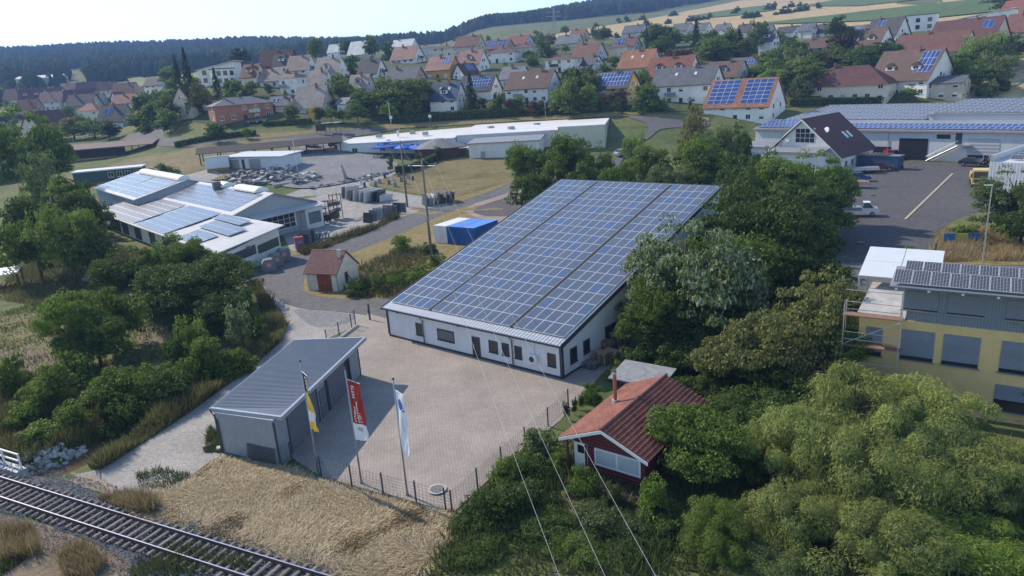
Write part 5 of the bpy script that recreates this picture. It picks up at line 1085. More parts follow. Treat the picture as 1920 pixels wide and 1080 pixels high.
def shelter(px, py, Ln, D, H, yaw, lab, side_dark=False, roofc=(.07, .06, .058), gable=True):
    p = G(px, py); T = empty('timber_shelter', tuple(p), yaw, lab, 'shelter'); rm = mat('felt_roof_%d' % int(px), roofc, .85, .2, 1.5)
    n = max(3, int(Ln/4.5))
    for i in range(n+1):
        for y in (0, D): MB().bb(Ln*i/n-.12, Ln*i/n+.12, y-.12, y+.12, -.5, H).build('post', DWOOD, T)
    r = MB()
    if gable:
        for s, y0 in ((1, -.8), (-1, D+.8)): r.prism([(-.8, y0, H-.1), (Ln+.8, y0, H-.1), (Ln+.8, D/2, H+1.3), (-.8, D/2, H+1.3)], [(-.8, y0, H+.05), (Ln+.8, y0, H+.05), (Ln+.8, D/2, H+1.45), (-.8, D/2, H+1.45)])
    else: r.prism([(-1, -1, H-.2), (Ln+1, -1, H-.2), (Ln+1, D+1, H+.9), (-1, D+1, H+.9)], [(-1, -1, H), (Ln+1, -1, H), (Ln+1, D+1, H+1.1), (-1, D+1, H+1.1)])
    r.build('roof', rm, T)
    if side_dark: MB().bb(0, Ln*.72, .15, .3, 0, H-.3).build('boarding', mat('black_boards', (.02, .025, .03), .7, .3, 2), T); MB().bb(Ln*.05, Ln*.7, -.3, .1, -.5, .8).build('timber_stack', mat('ochre_timber', (.32, .2, .09)), T)
    else:
        for k in range(n): MB().bb(Ln*(k+.15)/n, Ln*(k+.85)/n, D*.25, D*.8, -.2, rr.uniform(.6, 1.8)).build('timber_stack', WOOD, T)
shelter(378, 312, 36, 5, 3.2, .24, 'long open timber shelter with a dark felt roof behind the storage hut')
shelter(112, 306, 26, 8, 3.6, .22, 'black-boarded shelter with a brown monopitch roof at the left edge of the yard', True, (.16, .11, .10), False)
p = G(205, 340); T = empty('portable_office', tuple(p), .28, 'low green hut with a white flat roof left of the halls', 'hut'); MB().bb(-8, 8, 0, 6, -.5, 2.8).build('wall', mat('dark_green_wall', (.05, .09, .085), .6, .1, 1), T); MB().bb(-8.3, 8.3, -.3, 6.3, 2.8, 3.1).build('roof', mat('pale_blue_roof', (.56, .60, .63)), T)
for x in (1, 3, 5, 7): window(T, (x-.3, 0, 1.0), 0, 1.3, 1.3)
p = G(28, 340); T = empty('dark_barn', tuple(p), .3, 'dark slate barn roof cut off by the left edge of the picture', 'barn'); MB().bb(-16, 3, 0, 9, -.5, 3).build('wall', DWOOD, T); b = MB()
for s, y0 in ((1, -.7), (-1, 9.7)): b.prism([(-17, y0, 2.8), (3.8, y0, 2.8), (3.8, 4.5, 6.6), (-17, 4.5, 6.6)], [(-17, y0, 3.0), (3.8, y0, 3.0), (3.8, 4.5, 6.8), (-17, 4.5, 6.8)])
b.build('roof', mat('slate_barn_roof', (.11, .115, .125), .7, .15, 1), T)
p = gz(5, 540); T = empty('firewood_shelter', (p[0], p[1], 0), .35, 'small shelter with a corrugated metal roof at the left edge', 'shelter'); b = MB()
for k in range(14): b.prism([(-3+k*.4, -1.2, 2.0), (-3+k*.4+.36, -1.2, 2.0), (-3+k*.4+.36, 1.4, 2.4), (-3+k*.4, 1.4, 2.4)], [(-3+k*.4, -1.2, 2.04), (-3+k*.4+.36, -1.2, 2.07), (-3+k*.4+.36, 1.4, 2.47), (-3+k*.4, 1.4, 2.44)])
b.build('roof', LMETAL, T)
for x, y in ((-2.8, -1), (2.3, -1), (2.3, 1.2), (-2.8, 1.2)): MB().bb(x-.07, x+.07, y-.07, y+.07, 0, 2.1).build('post', DWOOD, T)
for k in range(8): MB().tube([(-2.5+k*.55, -.9, .25), (-2.5+k*.55, .9, .25+.1*(k % 3))], .22, 8).build('log', WOOD, T)
p = gz(180, 533); T = empty('trailer', (p[0], p[1], 0), -.5, 'old low wooden trailer standing in the tall meadow grass', 'trailer'); MB().bb(-1.6, 1.6, -.8, .8, .5, .65).build('bed', WOOD, T); MB().bb(-1.6, .2, -.8, .8, .65, .95).build('cover', mat('grey_tarp', (.22, .21, .25), .6, .2, 3), T)
for x in (-.9, .9):
    for y in (-.85, .85): MB().tube([(x, y-.08, .32), (x, y+.08, .32)], .32, 12).build('wheel', DGREY, T)
# ------------------------------------------------------------------ yellow building on the right
YEL = mat('ochre_render', (.60, .445, .205), .9, .08, 1.2, .1, var2=.08, scale2=.4); BLUEG = mat('blue_grey_boarding', (.16, .20, .245), .6, .08, 1.5, wave=('X', 6, .5))
def yellow_building():
    A = np.array([25.3, 43.2]); dv = np.array([.83, -.558]); ya = math.atan2(dv[1], dv[0]); F = Frame(A[0], A[1], ya)
    T = empty('office_building', (A[0], A[1], 0), ya, 'ochre three-storey building with grey top floor, shutters and black solar panels', 'building')
    MB().bb(-2.6, 24, 0, 8, 0, 6.0).build('wall', YEL, T); MB().bb(.1, 24, .1, 2.8, 6.0, 8.45).build('top_floor_wall', BLUEG, T)
    MB().bb(-2.8, 0.06, -.05, 8, 6.0, 6.12).build('terrace', CONC, T)
    r = MB(); r.prism([(-.9, -1.0, 8.45), (25, -1.0, 8.45), (25, 3.2, 8.62), (-.9, 3.2, 8.62)], [(-.9, -1.0, 8.6), (25, -1.0, 8.6), (25, 3.2, 8.77), (-.9, 3.2, 8.77)]); roof = r.build('roof', ROOFG, T)
    for k in range(14): MB().bb(-.6+k*1.8, -.45+k*1.8, -.95, .1, 8.3, 8.45).build('rafter_end', WFRAME, T)
    MB().tube([(-.9, -1.06, 8.55), (25, -1.06, 8.55)], .08, 8).build('gutter', MGREY, T)
    BLK = bpy.data.materials.new('black_solar_glass'); BLK.use_nodes = True; nt = BLK.node_tree; b = nt.nodes['Principled BSDF']; tc = nd(nt, 'ShaderNodeTexCoord'); br = nd(nt, 'ShaderNodeTexBrick'); br.offset = 0; br.inputs['Scale'].default_value = 1; br.inputs['Brick Width'].default_value = .163; br.inputs['Row Height'].default_value = .163; br.inputs['Mortar Size'].default_value = .012; br.inputs['Color1'].default_value = (.02, .022, .035, 1); br.inputs['Color2'].default_value = (.03, .032, .045, 1); br.inputs['Mortar'].default_value = (.30, .31, .33, 1); nt.links.new(tc.outputs['Object'], br.inputs[0]); nt.links.new(br.outputs[0], b.inputs[0]); b.inputs['Roughness'].default_value = .15
    me = panel_mesh(1.0, 1.62, .025, BLK); tl = math.radians(17)
    for row, (y, x0, n, gap) in enumerate(((-.95, -.75, 24, 7), (1.1, -.3, 24, 99))):
        x = x0
        for k in range(n):
            if k == gap: x += .5
            if x > 24: break
            inst('solar_panel', me, roof, (x, y, 8.75+(y+1)*.046), (tl, 0, 0)); x += 1.03
    for y in (-.7, .3, 1.4, 2.4): MB().bb(-.4, 24, y, y+.06, 8.66+(y+1)*.046, 8.74+(y+1)*.046).build('mounting_rail', LMETAL, roof)
    SM = mat('slate_shutter', (.25, .285, .335), .55, .06, 3, wave=('Z', 12, .8))
    def sw(x, z, w, h, shut=.88):
        f = MB(); f.bb(-w/2, w/2, -.02, -.002, 0, h, 0); o = f.build('window', GLASS, T, (x, 0 if z < 6 else .1, z)); t = MB()
        n = int(h*shut/.09)
        for k in range(n): zz = h-(k+1)*.09; t.face([(-w/2, -.05, zz), (w/2, -.05, zz), (w/2, -.03, zz+.09), (-w/2, -.03, zz+.09)]); t.face([(-w/2, -.03, zz), (w/2, -.03, zz), (w/2, -.05, zz), (-w/2, -.05, zz)])
        t.build('shutter', SM, o); MB().bb(-w/2-.1, w/2+.1, -.16, 0, -.07, 0).build('sill', MGREY, o)
    def at(px, py): return F.hit_y(px, py, 0)
    for (a, b_, c, d) in ((1690, 634, 1747, 690), (1768, 646, 1831, 705), (1876, 664, 1945, 728)):
        p, q = at(a, b_), at(c, d); sw((p[0]+q[0])/2, 3.35, q[0]-p[0], 2.05)
    for (a, b_, c, d) in ((1692, 570, 1755, 604), (1776, 581, 1841, 617), (1886, 594, 1960, 630)):
        p, q = at(a, b_), at(c, d); sw((p[0]+q[0])/2, 6.75, q[0]-p[0], 1.25, .97)
    p, q = at(1864, 740), at(1925, 790); sw((p[0]+q[0])/2, .75, q[0]-p[0], 1.75, .6); p, q = at(1636, 630), at(1650, 680); sw((p[0]+q[0])/2-.2, 3.3, 1.0, 2.0)
    MB().tube([(6.9, -.3, 2.1), (6.9, -.02, 2.1)], .12, 10).build('wall_lamp', mat('rust_lamp', (.2, .1, .06)), T)
    # scaffold on the corner
    p = F.wor(-3.4, -1.2); S = empty('scaffold', (p[0], p[1], 0), ya, 'steel scaffold standing at the left corner of the ochre building', 'scaffold'); SB = mat('galvanised_tube', (.45, .45, .46), .45, .1, 4, metal=.5)
    for x in (0, 3.3):
        for y in (0, .8): MB().tube([(x, y, 0), (x, y, 8.2 if x else 7.2)], .035, 6).build('standard', SB, S)
    for z in (2.1, 4.2, 6.3): MB().bb(-.1, 3.4, 0, .8, z, z+.06).build('deck', mat('scaffold_board', (.24, .14, .10), .8, .2, 3), S); MB().tube([(0, 0, z+1), (3.3, 0, z+1)], .028, 6).build('guard_rail', SB, S); MB().tube([(0, 0, z+.5), (3.3, 0, z+.5)], .028, 6).build('guard_rail', SB, S)
    MB().tube([(0, 0, 4.3), (3.3, 0, 6.2)], .028, 6).build('brace', SB, S); MB().tube([(0, 0, 8.1), (3.3, 0, 8.1)], .028, 6).build('guard_rail', SB, S)
    # white glazed canopy roof behind the terrace
    p = F.wor(-3.6, 6.2); C = empty('glass_canopy', (p[0], p[1], 0), ya, 'pale translucent canopy roof behind the terrace of the ochre building', 'canopy')
    for i in range(2):
        for j in range(2): b = MB(); b.prism([(i*2.6, j*3.0, 7.0+j*.4), (i*2.6+2.56, j*3.0, 7.0+j*.4), (i*2.6+2.56, j*3.0+2.96, 7.4+j*.4), (i*2.6, j*3.0+2.96, 7.4+j*.4)], [(i*2.6, j*3.0, 7.05+j*.4), (i*2.6+2.56, j*3.0, 7.05+j*.4), (i*2.6+2.56, j*3.0+2.96, 7.45+j*.4), (i*2.6, j*3.0+2.96, 7.45+j*.4)]); b.build('roof_sheet', mat('opal_sheet', (.58, .62, .63), .35, .05, 1), C)
    for x in (.05, 5.1):
        for y in (.1, 5.8): MB().bb(x-.06, x+.06, y-.06, y+.06, 0, 7.0+y*.13).build('post', WFRAME, C)
yellow_building()

# ------------------------------------------------------------------ coachworks hall with solar roofs
HW = mat('hall_white_sheet', (.58, .60, .62), .55, .06, .8, wave=('X', 4, .25), var2=.08); BLUESOL = mat('blue_solar_glass', (.035, .07, .22), .14, .25, .4, spec=.5, objrand=.15); GREYSOL = mat('grey_solar_glass', (.10, .105, .125), .2, .2, .4, spec=.6, objrand=.1)
def right_hall():
    a, b_ = gz(1590, 295), gz(1910, 308); d = (b_-a)[:2]; ya = math.atan2(d[1], d[0]); F = Frame(a[0], a[1], ya); X1 = 45
    T = empty('coachworks_hall', (a[0], a[1], 0), ya, 'wide white hall with a dark open gateway and blue solar panels along its eave', 'hall'); o = np.array([a[0], a[1], 0])
    MB().bb(-24, X1, 0, 32, 0, 6.1).build('wall', HW, T)
    r = MB(); r.prism([(-24.5, -.5, 6.1), (X1, -.5, 6.1), (X1, 9, 7.4), (-24.5, 9, 7.4)], [(-24.5, -.5, 6.3), (X1, -.5, 6.3), (X1, 9, 7.6), (-24.5, 9, 7.6)]); roof = r.build('roof', ROOFG, T)
    MB().bb(-24.5, X1, -.62, -.5, 5.95, 6.32).build('eave_trim', mat('pinkish_trim', (.33, .25, .24)), T)
    sl = math.atan2(1.3, 9.5); me = panel_mesh(1.03, 1.66, .05, BLUESOL); n = 0
    for row in range(2):
        for k in range(44):
            x = -6.0+k*1.08
            if row == 1 and 40 < k: continue
            inst('solar_panel', me, roof, (x, .1+row*2.3, 6.42+(.6+row*2.3)*1.3/9.5+.1), (sl+.12, 0, 0)); n += 1
    for row in range(4):
        for k in range(15): inst('solar_panel', me, roof, (-23.8+k*1.08, .1+row*2.1, 6.42+(.6+row*2.1)*1.3/9.5+.1), (sl+.1, 0, 0))
    MB().bb(12, X1, 12, 32, 6.1, 8.5).build('upper_wall', HW, T)
    r = MB(); r.prism([(11.6, 11.6, 8.5), (X1, 11.6, 8.5), (X1, 32.4, 10.2), (11.6, 32.4, 10.2)], [(11.6, 11.6, 8.7), (X1, 11.6, 8.7), (X1, 32.4, 10.4), (11.6, 32.4, 10.4)]); r2 = r.build('upper_roof', ROOFG, T)
    me2 = panel_mesh(1.66, 1.0, .05, GREYSOL)
    J = MB()
    for row in range(9):
        for k in range(19): panel_geo(J, 1.62, 1.0, o=(12.4+k*1.7, 12.2+row*2.2, 8.9+row*.185), ey=(0, .97, .24), ez=(0, -.24, .97), fr=.05)
    tag(J.build('solar_panel_field', [SFRAME, GREYSOL], r2), kind='stuff')
    r = MB(); r.prism([(-22, 9.2, 7.3), (11.5, 9.2, 7.3), (11.5, 34, 9.2), (-22, 34, 9.2)], [(-22, 9.2, 7.5), (11.5, 9.2, 7.5), (11.5, 34, 9.4), (-22, 34, 9.4)]); r3 = r.build('rear_roof', ROOFG, T)
    J = MB()
    for row in range(11):
        for k in range(19): panel_geo(J, 1.6, 1.0, o=(-21.5+k*1.72, 9.8+row*2.15, 7.75+row*.165), ey=(0, .97, .24), ez=(0, -.24, .97), fr=.05)
    tag(J.build('solar_panel_field', [SFRAME, GREYSOL], r3), kind='stuff')
    MB().bb(-22, 11.4, 9.4, 33.6, 6.1, 7.3).build('parapet', HW, T)
    at = lambda px, py: F.hit_y(px, py, 0)
    def door(p0, p1, m, name='gate', z0=0.0):
        p, q = at(*p0), at(*p1); w = MB(); w.bb(p[0], q[0], -.06, -.003, z0, p[2]); return w.build(name, m, T), p, q
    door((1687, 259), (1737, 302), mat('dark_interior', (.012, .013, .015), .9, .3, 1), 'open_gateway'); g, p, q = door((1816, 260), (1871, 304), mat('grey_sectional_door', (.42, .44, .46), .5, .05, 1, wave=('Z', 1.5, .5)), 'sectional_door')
    MB().bb(p[0]+.2, q[0]-.2, -.09, -.065, .9, 1.5).build('window_strip', GLASS, g)
    door((1757, 252), (1782, 260), GLASS, 'window', at(1757, 260)[2]); door((1793, 249), (1803, 270), DGREY, 'door', at(1793, 270)[2]); door((1625, 274), (1670, 287), GLASS, 'window', at(1625, 287)[2])
    s0, s1 = at(1740, 300), at(1800, 272); st = MB(); x0, x1, zt = s0[0], s1[0], s1[2]
    for k in range(16):
        t = k/16; st.bb(x0+(x1-x0)*t, x0+(x1-x0)*(t+.07), -1.3, -.1, zt*t, zt*t+.06)
    st.build('stair_tread', DGREY, T); pl = MB().bb(x1, x1+2.2, -1.4, -.07, zt-.05, zt+.05); pl.build('stair_landing', MGREY, T)
    for y in (-1.32,):
        MB().tube([(x0, y, 1.0), (x1, y, zt+1.0), (x1+2.2, y, zt+1.0)], .03, 6).build('handrail', MGREY, T); MB().tube([(x0, y, .1), (x1, y, zt)], .08, 6).build('stringer', MGREY, T)
        for t in (0, .33, .66, 1): MB().tube([(x0+(x1-x0)*t, y, zt*t), (x0+(x1-x0)*t, y, zt*t+1)], .03, 5).build('baluster', MGREY, T)
    c = MB(); c.tube([(36.5, 5, 6.8), (36.5, 5, 8.2)], .6, 12); c.tube([(36.5, 5, 8.2), (36.5, 5, 8.9)], 1.2, 12, r1=.5); c.tube([(36.5, 5, 8.9), (36.5, 5, 9.3)], .7, 12); c.build('roof_ventilator', LMETAL, T)
    for x in (-.3, 8.7): MB().tube([(x, -.1, 0), (x, -.1, 6)], .07, 6).build('downpipe', MGREY, T)
    return F
RHF = right_hall()
def gable_office():
    E1, E2, E0 = gz(1580, 297, 3), gz(1618, 279, 3), gz(1430, 292, 3); F0 = np.array([(E1[0]+E0[0])/2, (E1[1]+E0[1])/2]); w = (E1-E0)[:2]; W = np.linalg.norm(w); ya = math.atan2(w[1], w[0]); L = 16.5
    T = empty('gabled_office', (F0[0], F0[1], 0), ya, 'white office with a very steep dark red roof reaching low on both sides', 'building')
    e, r = 3.0, 10.6; b = MB(); pr = [(-W/2+.5, 0, 0), (W/2-.5, 0, 0), (W/2-.5, 0, e-.1), (0, 0, r-.3), (-W/2+.5, 0, e-.1)]; b.prism(pr, [(x, L, z) for x, _, z in pr]); b.build('wall', WHITE, T)
    RT = mat('dark_red_tiles', (.10, .035, .035), .7, .3, 3, .1, wave=('Z', 2.4, .8))
    for s in (-1, 1):
        q = MB(); D = np.array([-s*W/2, 0, r-e]); N = np.array([s*(r-e), 0, W/2]); N = N/np.linalg.norm(N); O = np.array([s*W/2, -.6, e]); Yv = np.array([0, L+1, 0]); q.prism([O, O+Yv, O+D+Yv, O+D], [O+N*.2, O+Yv+N*.2, O+D+Yv+N*.2, O+D+N*.2]); rf = q.build('roof', RT, T)
        if s == 1:
            for t, y in ((.38, 9.6), (.38, 11.6)): c = O+D*t+np.array([0, y, 0])+N*.21; sk = MB(); u = D/np.linalg.norm(D); sk.prism([c, c+np.array([0, 1, 0]), c+np.array([0, 1, 0])+u*1.8, c+u*1.8], [c+N*.08, c+np.array([0, 1, 0])+N*.08, c+np.array([0, 1, 0])+u*1.8+N*.08, c+u*1.8+N*.08]); sk.build('skylight', mat('pale_skylight', (.6, .62, .62), .2, .05, 2), rf)
        bgd = MB(); bgd.prism([O+np.array([0, -.05, -.25]), O+D+np.array([0, -.05, -.25]), O+D+np.array([0, -.05, .15]), O+np.array([0, -.05, .15])], [O+np.array([0, 0, -.25]), O+D+np.array([0, 0, -.25]), O+D+np.array([0, 0, .15]), O+np.array([0, 0, .15])]); bgd.build('bargeboard', WFRAME, T)
    for i in range(4):
        for j in range(3):
            x, z = -1.3+i*1.0, 6.0+j*.95
            if abs(x+.45)*.93+z > 9.6: continue
            f = MB().bb(x, x+.9, -.07, -.01, z, z+.85); f.build('pane', GLASS, T)
    f = MB(); f.bb(-1.4, 2.7, -.05, -.003, 5.9, 8.9); f.build('window_frame', WFRAME, T)
    b = MB(); b.bb(-4.6, 5.5, -4.2, -.003, 0, 4.3); b.build('porch_wall', WHITE, T); b = MB(); b.prism([(-5.2, -4.8, 4.3), (6.2, -4.8, 4.3), (6.2, 0, 5.0), (-5.2, 0, 5.0)], [(-5.2, -4.8, 4.55), (6.2, -4.8, 4.55), (6.2, 0, 5.2), (-5.2, 0, 5.2)]); b.build('porch_roof', ROOFG, T)
    MB().tube([(-3.7, -1.5, 5), (-3.7, -1.5, 8)], .1, 8).build('flue', MGREY, T); MB().box((-2.9, -.35, 6.4), (.9, .5, .7)).build('air_conditioner', WFRAME, T)
    dsh = MB(); c = np.array([3.6, 3.2, 8.2]); n_ = np.array([-.3, -.9, .3]); n_ = n_/np.linalg.norm(n_); dsh.tube([c, c+n_*.12], .62, 16); dsh.tube([c-n_*1.0, c], .04, 6); dsh.build('satellite_dish', WFRAME, T)
    for y in (3, 6, 9, 12): window(T, (W/2-.5, y, .9), math.pi/2, 1.2, 1.3)
    # low white wing on the left with two posters
    b = MB(); b.bb(-W/2-9, -W/2+3, 2, 12, 0, 4.4); b.build('wing_wall', WHITE, T); MB().bb(-W/2-9.4, -W/2+3, 1.6, 12, 4.4, 4.7).build('wing_roof', ROOFG, T)
    for k, c in enumerate(((.05, .09, .25), (.2, .33, .36))): MB().bb(-W/2-3.6+k*2.1, -W/2-1.9+k*2.1, 1.9, 1.995, 1.9, 3.4).build('poster', mat('poster_%d' % k, c, .5, .6, 1.2, col2=(.45, .5, .55)), T)
gable_office()
p = gz(1612, 316); T = empty('storage_container', (p[0], p[1], .1), RHF.rz+math.pi/2*0-.0, 'dark blue storage container with lumber on top by the hall wall', 'container'); MB().bb(-.5, 7.5, 0, 2.4, 0, 2.6).build('body', mat('blue_container', (.035, .08, .15), .5, .2, 1, wave=('X', 4, .6)), T); MB().bb(-.6, 7.6, -.1, 2.5, 2.6, 2.75).build('roof', MGREY, T)
for k in range(7): MB().bb(.2+k*.8, .5+k*.8, -.3, 2.7, 2.76, 2.95).build('plank', WOOD, T)
# white hall cut by the right edge
def edge_hall():
    C = gz(1845, 392); ya = math.atan2(-.78, .62)+math.radians(90)*0
    T = empty('right_edge_hall', (C[0], C[1], 0), 0, 'white hall with stepped rows of solar panels cut off by the right edge', 'hall'); F = RHF
    u = RHF.X; v = RHF.Y; W2 = lambda x, y, z: tuple((u*x+v*y)+np.array([0, 0, z]))
    Hh = 6.8; b = MB(); b.prism([W2(0, 0, 0), W2(20, 0, 0), W2(20, 26, 0), W2(0, 26, 0)], [W2(0, 0, Hh), W2(20, 0, Hh), W2(20, 26, Hh), W2(0, 26, Hh)]); b.build('wall', HW, T)
    b = MB(); b.prism([W2(0, 0, Hh), W2(.35, 0, Hh), W2(.35, 26, Hh), W2(0, 26, Hh)], [W2(0, 0, Hh+.9), W2(.35, 0, Hh+.9), W2(.35, 26, Hh+.9), W2(0, 26, Hh+.9)]); b.build('parapet', LMETAL, T)
    n_ = 0; pm_ = panel_mesh(1.66, 1.0, .04, GREYSOL); R = Matrix((u, v, np.array([0, 0, 1]))).transposed()
    for j in range(8):
        for i in range(6): o_ = inst('solar_panel', pm_, T, W2(1.8+i*1.75, 2+j*2.9, Hh+.15)); o_.rotation_euler = (R @ Matrix.Rotation(math.radians(35), 3, 'X')).to_euler()
edge_hall()
p = gz(1842, 492); T = empty('street_lamp', (p[0], p[1], 0), 2.9, 'tall grey street lamp on the dry verge at the right', 'street lamp'); MB().tube([(0, 0, 0), (0, 0, 4), (0, 0, 8.5)], .09, 8, r1=.05).build('pole', LMETAL, T); MB().box((.35, 0, 8.5), (.8, .22, .1)).build('lamp_head', LMETAL, T); MB().bb(-.1, .1, -.12, -.05, .6, 1.0).build('service_door', MGREY, T)
p = gz(1806, 462); T = empty('sign_board', (p[0], p[1], 0), -.28, 'blue and yellow company board in front of the bush at the yard entrance', 'sign'); 
for x, c, nme in ((-1.55, (.03, .16, .42), 'blue_panel'), (-.3, (.42, .45, .08), 'yellow_panel'), (1.0, (.02, .13, .40), 'blue_panel')): MB().bb(x-.62, x+.62, -.04, .04, .7, 1.6).build(nme, mat('sign_'+str(c[0]), c, .5, .35, 2.2), T)
for x in (-1.9, 1.6): MB().bb(x-.05, x+.05, -.03, .05, 0, .72).build('post', MGREY, T)
p = gz(1748, 498); T = empty('wooden_post', (p[0], p[1], 0), 0, 'stout grey wooden post behind the black solar panels', 'post'); MB().tube([(0, 0, 0), (.15, 0, 2.6)], .16, 8).build('post', PW, T)
# painted line in the yard
q0, q1 = gz(1697, 412), gz(1786, 326); d = (q1-q0)[:2]; b = MB().bb(0, float(np.hypot(*d)), -.17, .17, 0, .006); o = b.build('painted_line', mat('worn_line_paint', (.42, .36, .28), .8, .35, 1.2), None, (q0[0], q0[1], .085), math.atan2(d[1], d[0])); tag(o, kind='structure')
for k, (px, py) in enumerate(((1614, 457), (1635, 366), (1713, 313))):
    p = gz(px, py); tag(MB().tube([(0, 0, 0), (0, 0, .02)], .45, 14).build('manhole_cover', mat('iron_cover', (.16, .15, .145)), None, (p[0], p[1], .17)), ['pale manhole cover in the yard near the dark trees', 'small manhole cover in the middle of the yard', 'manhole cover in the yard before the open gateway'][k], 'manhole cover')

# ------------------------------------------------------------------ vehicles
TYRE = mat('tyre', (.02, .02, .02), .8, .1); RIM = mat('wheel_rim', (.4, .4, .42), .3, .05, metal=.8); CG = glassmat('car_glass', (.015, .018, .02), .05); HL = mat('headlight', (.75, .75, .72), .1, .02); TL = mat('tail_light', (.4, .02, .02), .3, .05)
def car(px, py, yaw, col, lab, kind='car', L=4.2, W=1.75, H=1.5, onz=None, cat='car'):
    p = G(px, py) if onz is None else gz(px, py, onz); T = empty({'car': 'parked_car', 'van': 'van', 'pickup': 'pickup_truck'}[kind], (p[0], p[1], p[2]+.18 if p[1] < 170 else p[2]+.3), yaw, lab, cat)
    pm_ = mat('car_paint_%d_%d_%d' % tuple(int(c*100) for c in col), col, .25, .05, 1, spec=.5, coat=.6); h = L/2; y = W/2
    if kind == 'car': lo = [(-h, .35), (h-.1, .3), (h, .62), (h-.1, .8), (.35*h*1.2, .95), (-h+.1, .98), (-h, .75)]; cab = [(.42*h, .94), (.12*h, H-.04), (-.55*h, H), (-.92*h, .97)]
    elif kind == 'van': lo = [(-h, .35), (h-.1, .3), (h, .8), (h-.15, 1.05), (h-.7, 1.15), (-h, 1.15)]; cab = [(h-.65, 1.12), (h-1.25, H-.05), (-h+.08, H), (-h+.02, 1.12)]
    else: lo = [(-h, .55), (h-.1, .35), (h, .85), (h-.15, 1.05), (h-.75, 1.15), (h-2.3, 1.15), (h-2.35, .75), (-h, .75)]; cab = [(h-.7, 1.12), (h-1.25, H-.05), (h-2.1, H), (h-2.25, 1.12)]
    b = MB(); b.prism([(x, -y, z) for x, z in lo], [(x, y, z) for x, z in lo]); b.build('body', pm_, T)
    c = MB(); c.prism([(x, -y*.95 if z < 1.2 else -y*.78, z) for x, z in cab], [(x, y*.95 if z < 1.2 else y*.78, z) for x, z in cab]); c.build('cabin', CG, T)
    r = MB(); x0, x1 = cab[1][0], cab[2][0]; r.bb(x1-.02, x0+.02, -y*.79, y*.79, H-.03, H+.035); 
    for (xa, za), (xb, zb) in ((cab[0], cab[1]), (cab[2], cab[3])):
        for s in (-1, 1): r.prism([(xa-.04, s*y*.955, za), (xa+.06, s*y*.955, za), (xa+.06, s*y*.9, za), (xa-.04, s*y*.9, za)], [(xb-.04, s*y*.8, zb), (xb+.06, s*y*.8, zb), (xb+.06, s*y*.74, zb), (xb-.04, s*y*.74, zb)])
    r.build('roof', pm_, T)
    if kind == 'van': MB().bb(-h+.1, h-2.4, -y*.9, y*.9, 1.12, H-.06).build('cargo_side', pm_, T).scale = (1, 1.02, 1)
    if kind == 'pickup': MB().bb(-h, h-2.4, -y, y, .76, 1.25).build('load_bed', MGREY, T)
    for x in (-h*.6, h*.62):
        for s in (-1, 1): w = MB().tube([(x, s*(y-.16), .31), (x, s*(y+.02), .31)], .32, 14).build('wheel', TYRE, T); MB().tube([(x, s*(y+.021), .31), (x, s*(y+.03), .31)], .2, 10).build('rim', RIM, w)
    for s in (-1, 1): MB().box((h-.06, s*y*.72, .72), (.12, .34, .14)).build('headlight', HL, T); MB().box((-h+.02, s*y*.78, .78), (.08, .25, .2)).build('tail_light', TL, T)
    return T
car(585, 276, -.25, (.75, .75, .75), 'small white car parked on the lot by the timber shelter', L=3.9)
car(631, 277, 1.2, (.05, .055, .06), 'dark van at the end wall of the restaurant building', 'van', 4.9, 1.9, 1.95, cat='van')
car(1167, 293, .55, (.38, .40, .43), 'silver car on the street behind the trees')
car(1612, 405, -.38, (.72, .73, .74), 'white pickup van parked under the dark trees in the yard', 'pickup', 4.9, 1.9, 1.9, 0, 'pickup')
car(1822, 312, -.9, (.02, .02, .025), 'black car in front of the sectional door', L=4.4, onz=0)
car(1652, 321, -.3, (.09, .02, .025), 'dark red car parked beside the grey trailer', onz=0); car(1612, 340, -.4, (.03, .08, .28), 'blue car parked among the trailers in the yard', L=3.8, onz=0)
car(1228, 141, .3, (.45, .47, .5), 'silver car on the hillside lane between the houses'); car(475, 232, .1, (.05, .06, .09), 'dark blue car in front of the brick house', L=4.3); car(489, 230, .1, (.03, .03, .035), 'black car next to the blue one at the brick house', L=4.4)
car(75, 308, -1.25, (.55, .58, .62), 'pale van beside the round bush at the left edge', 'van', 4.8, 1.9, 2.0, cat='van'); car(178, 208, .4, (.7, .7, .7), 'white car between the old village houses')
car(1460, 172, .2, (.6, .6, .62), 'white car half hidden behind the house with the red solar roof')
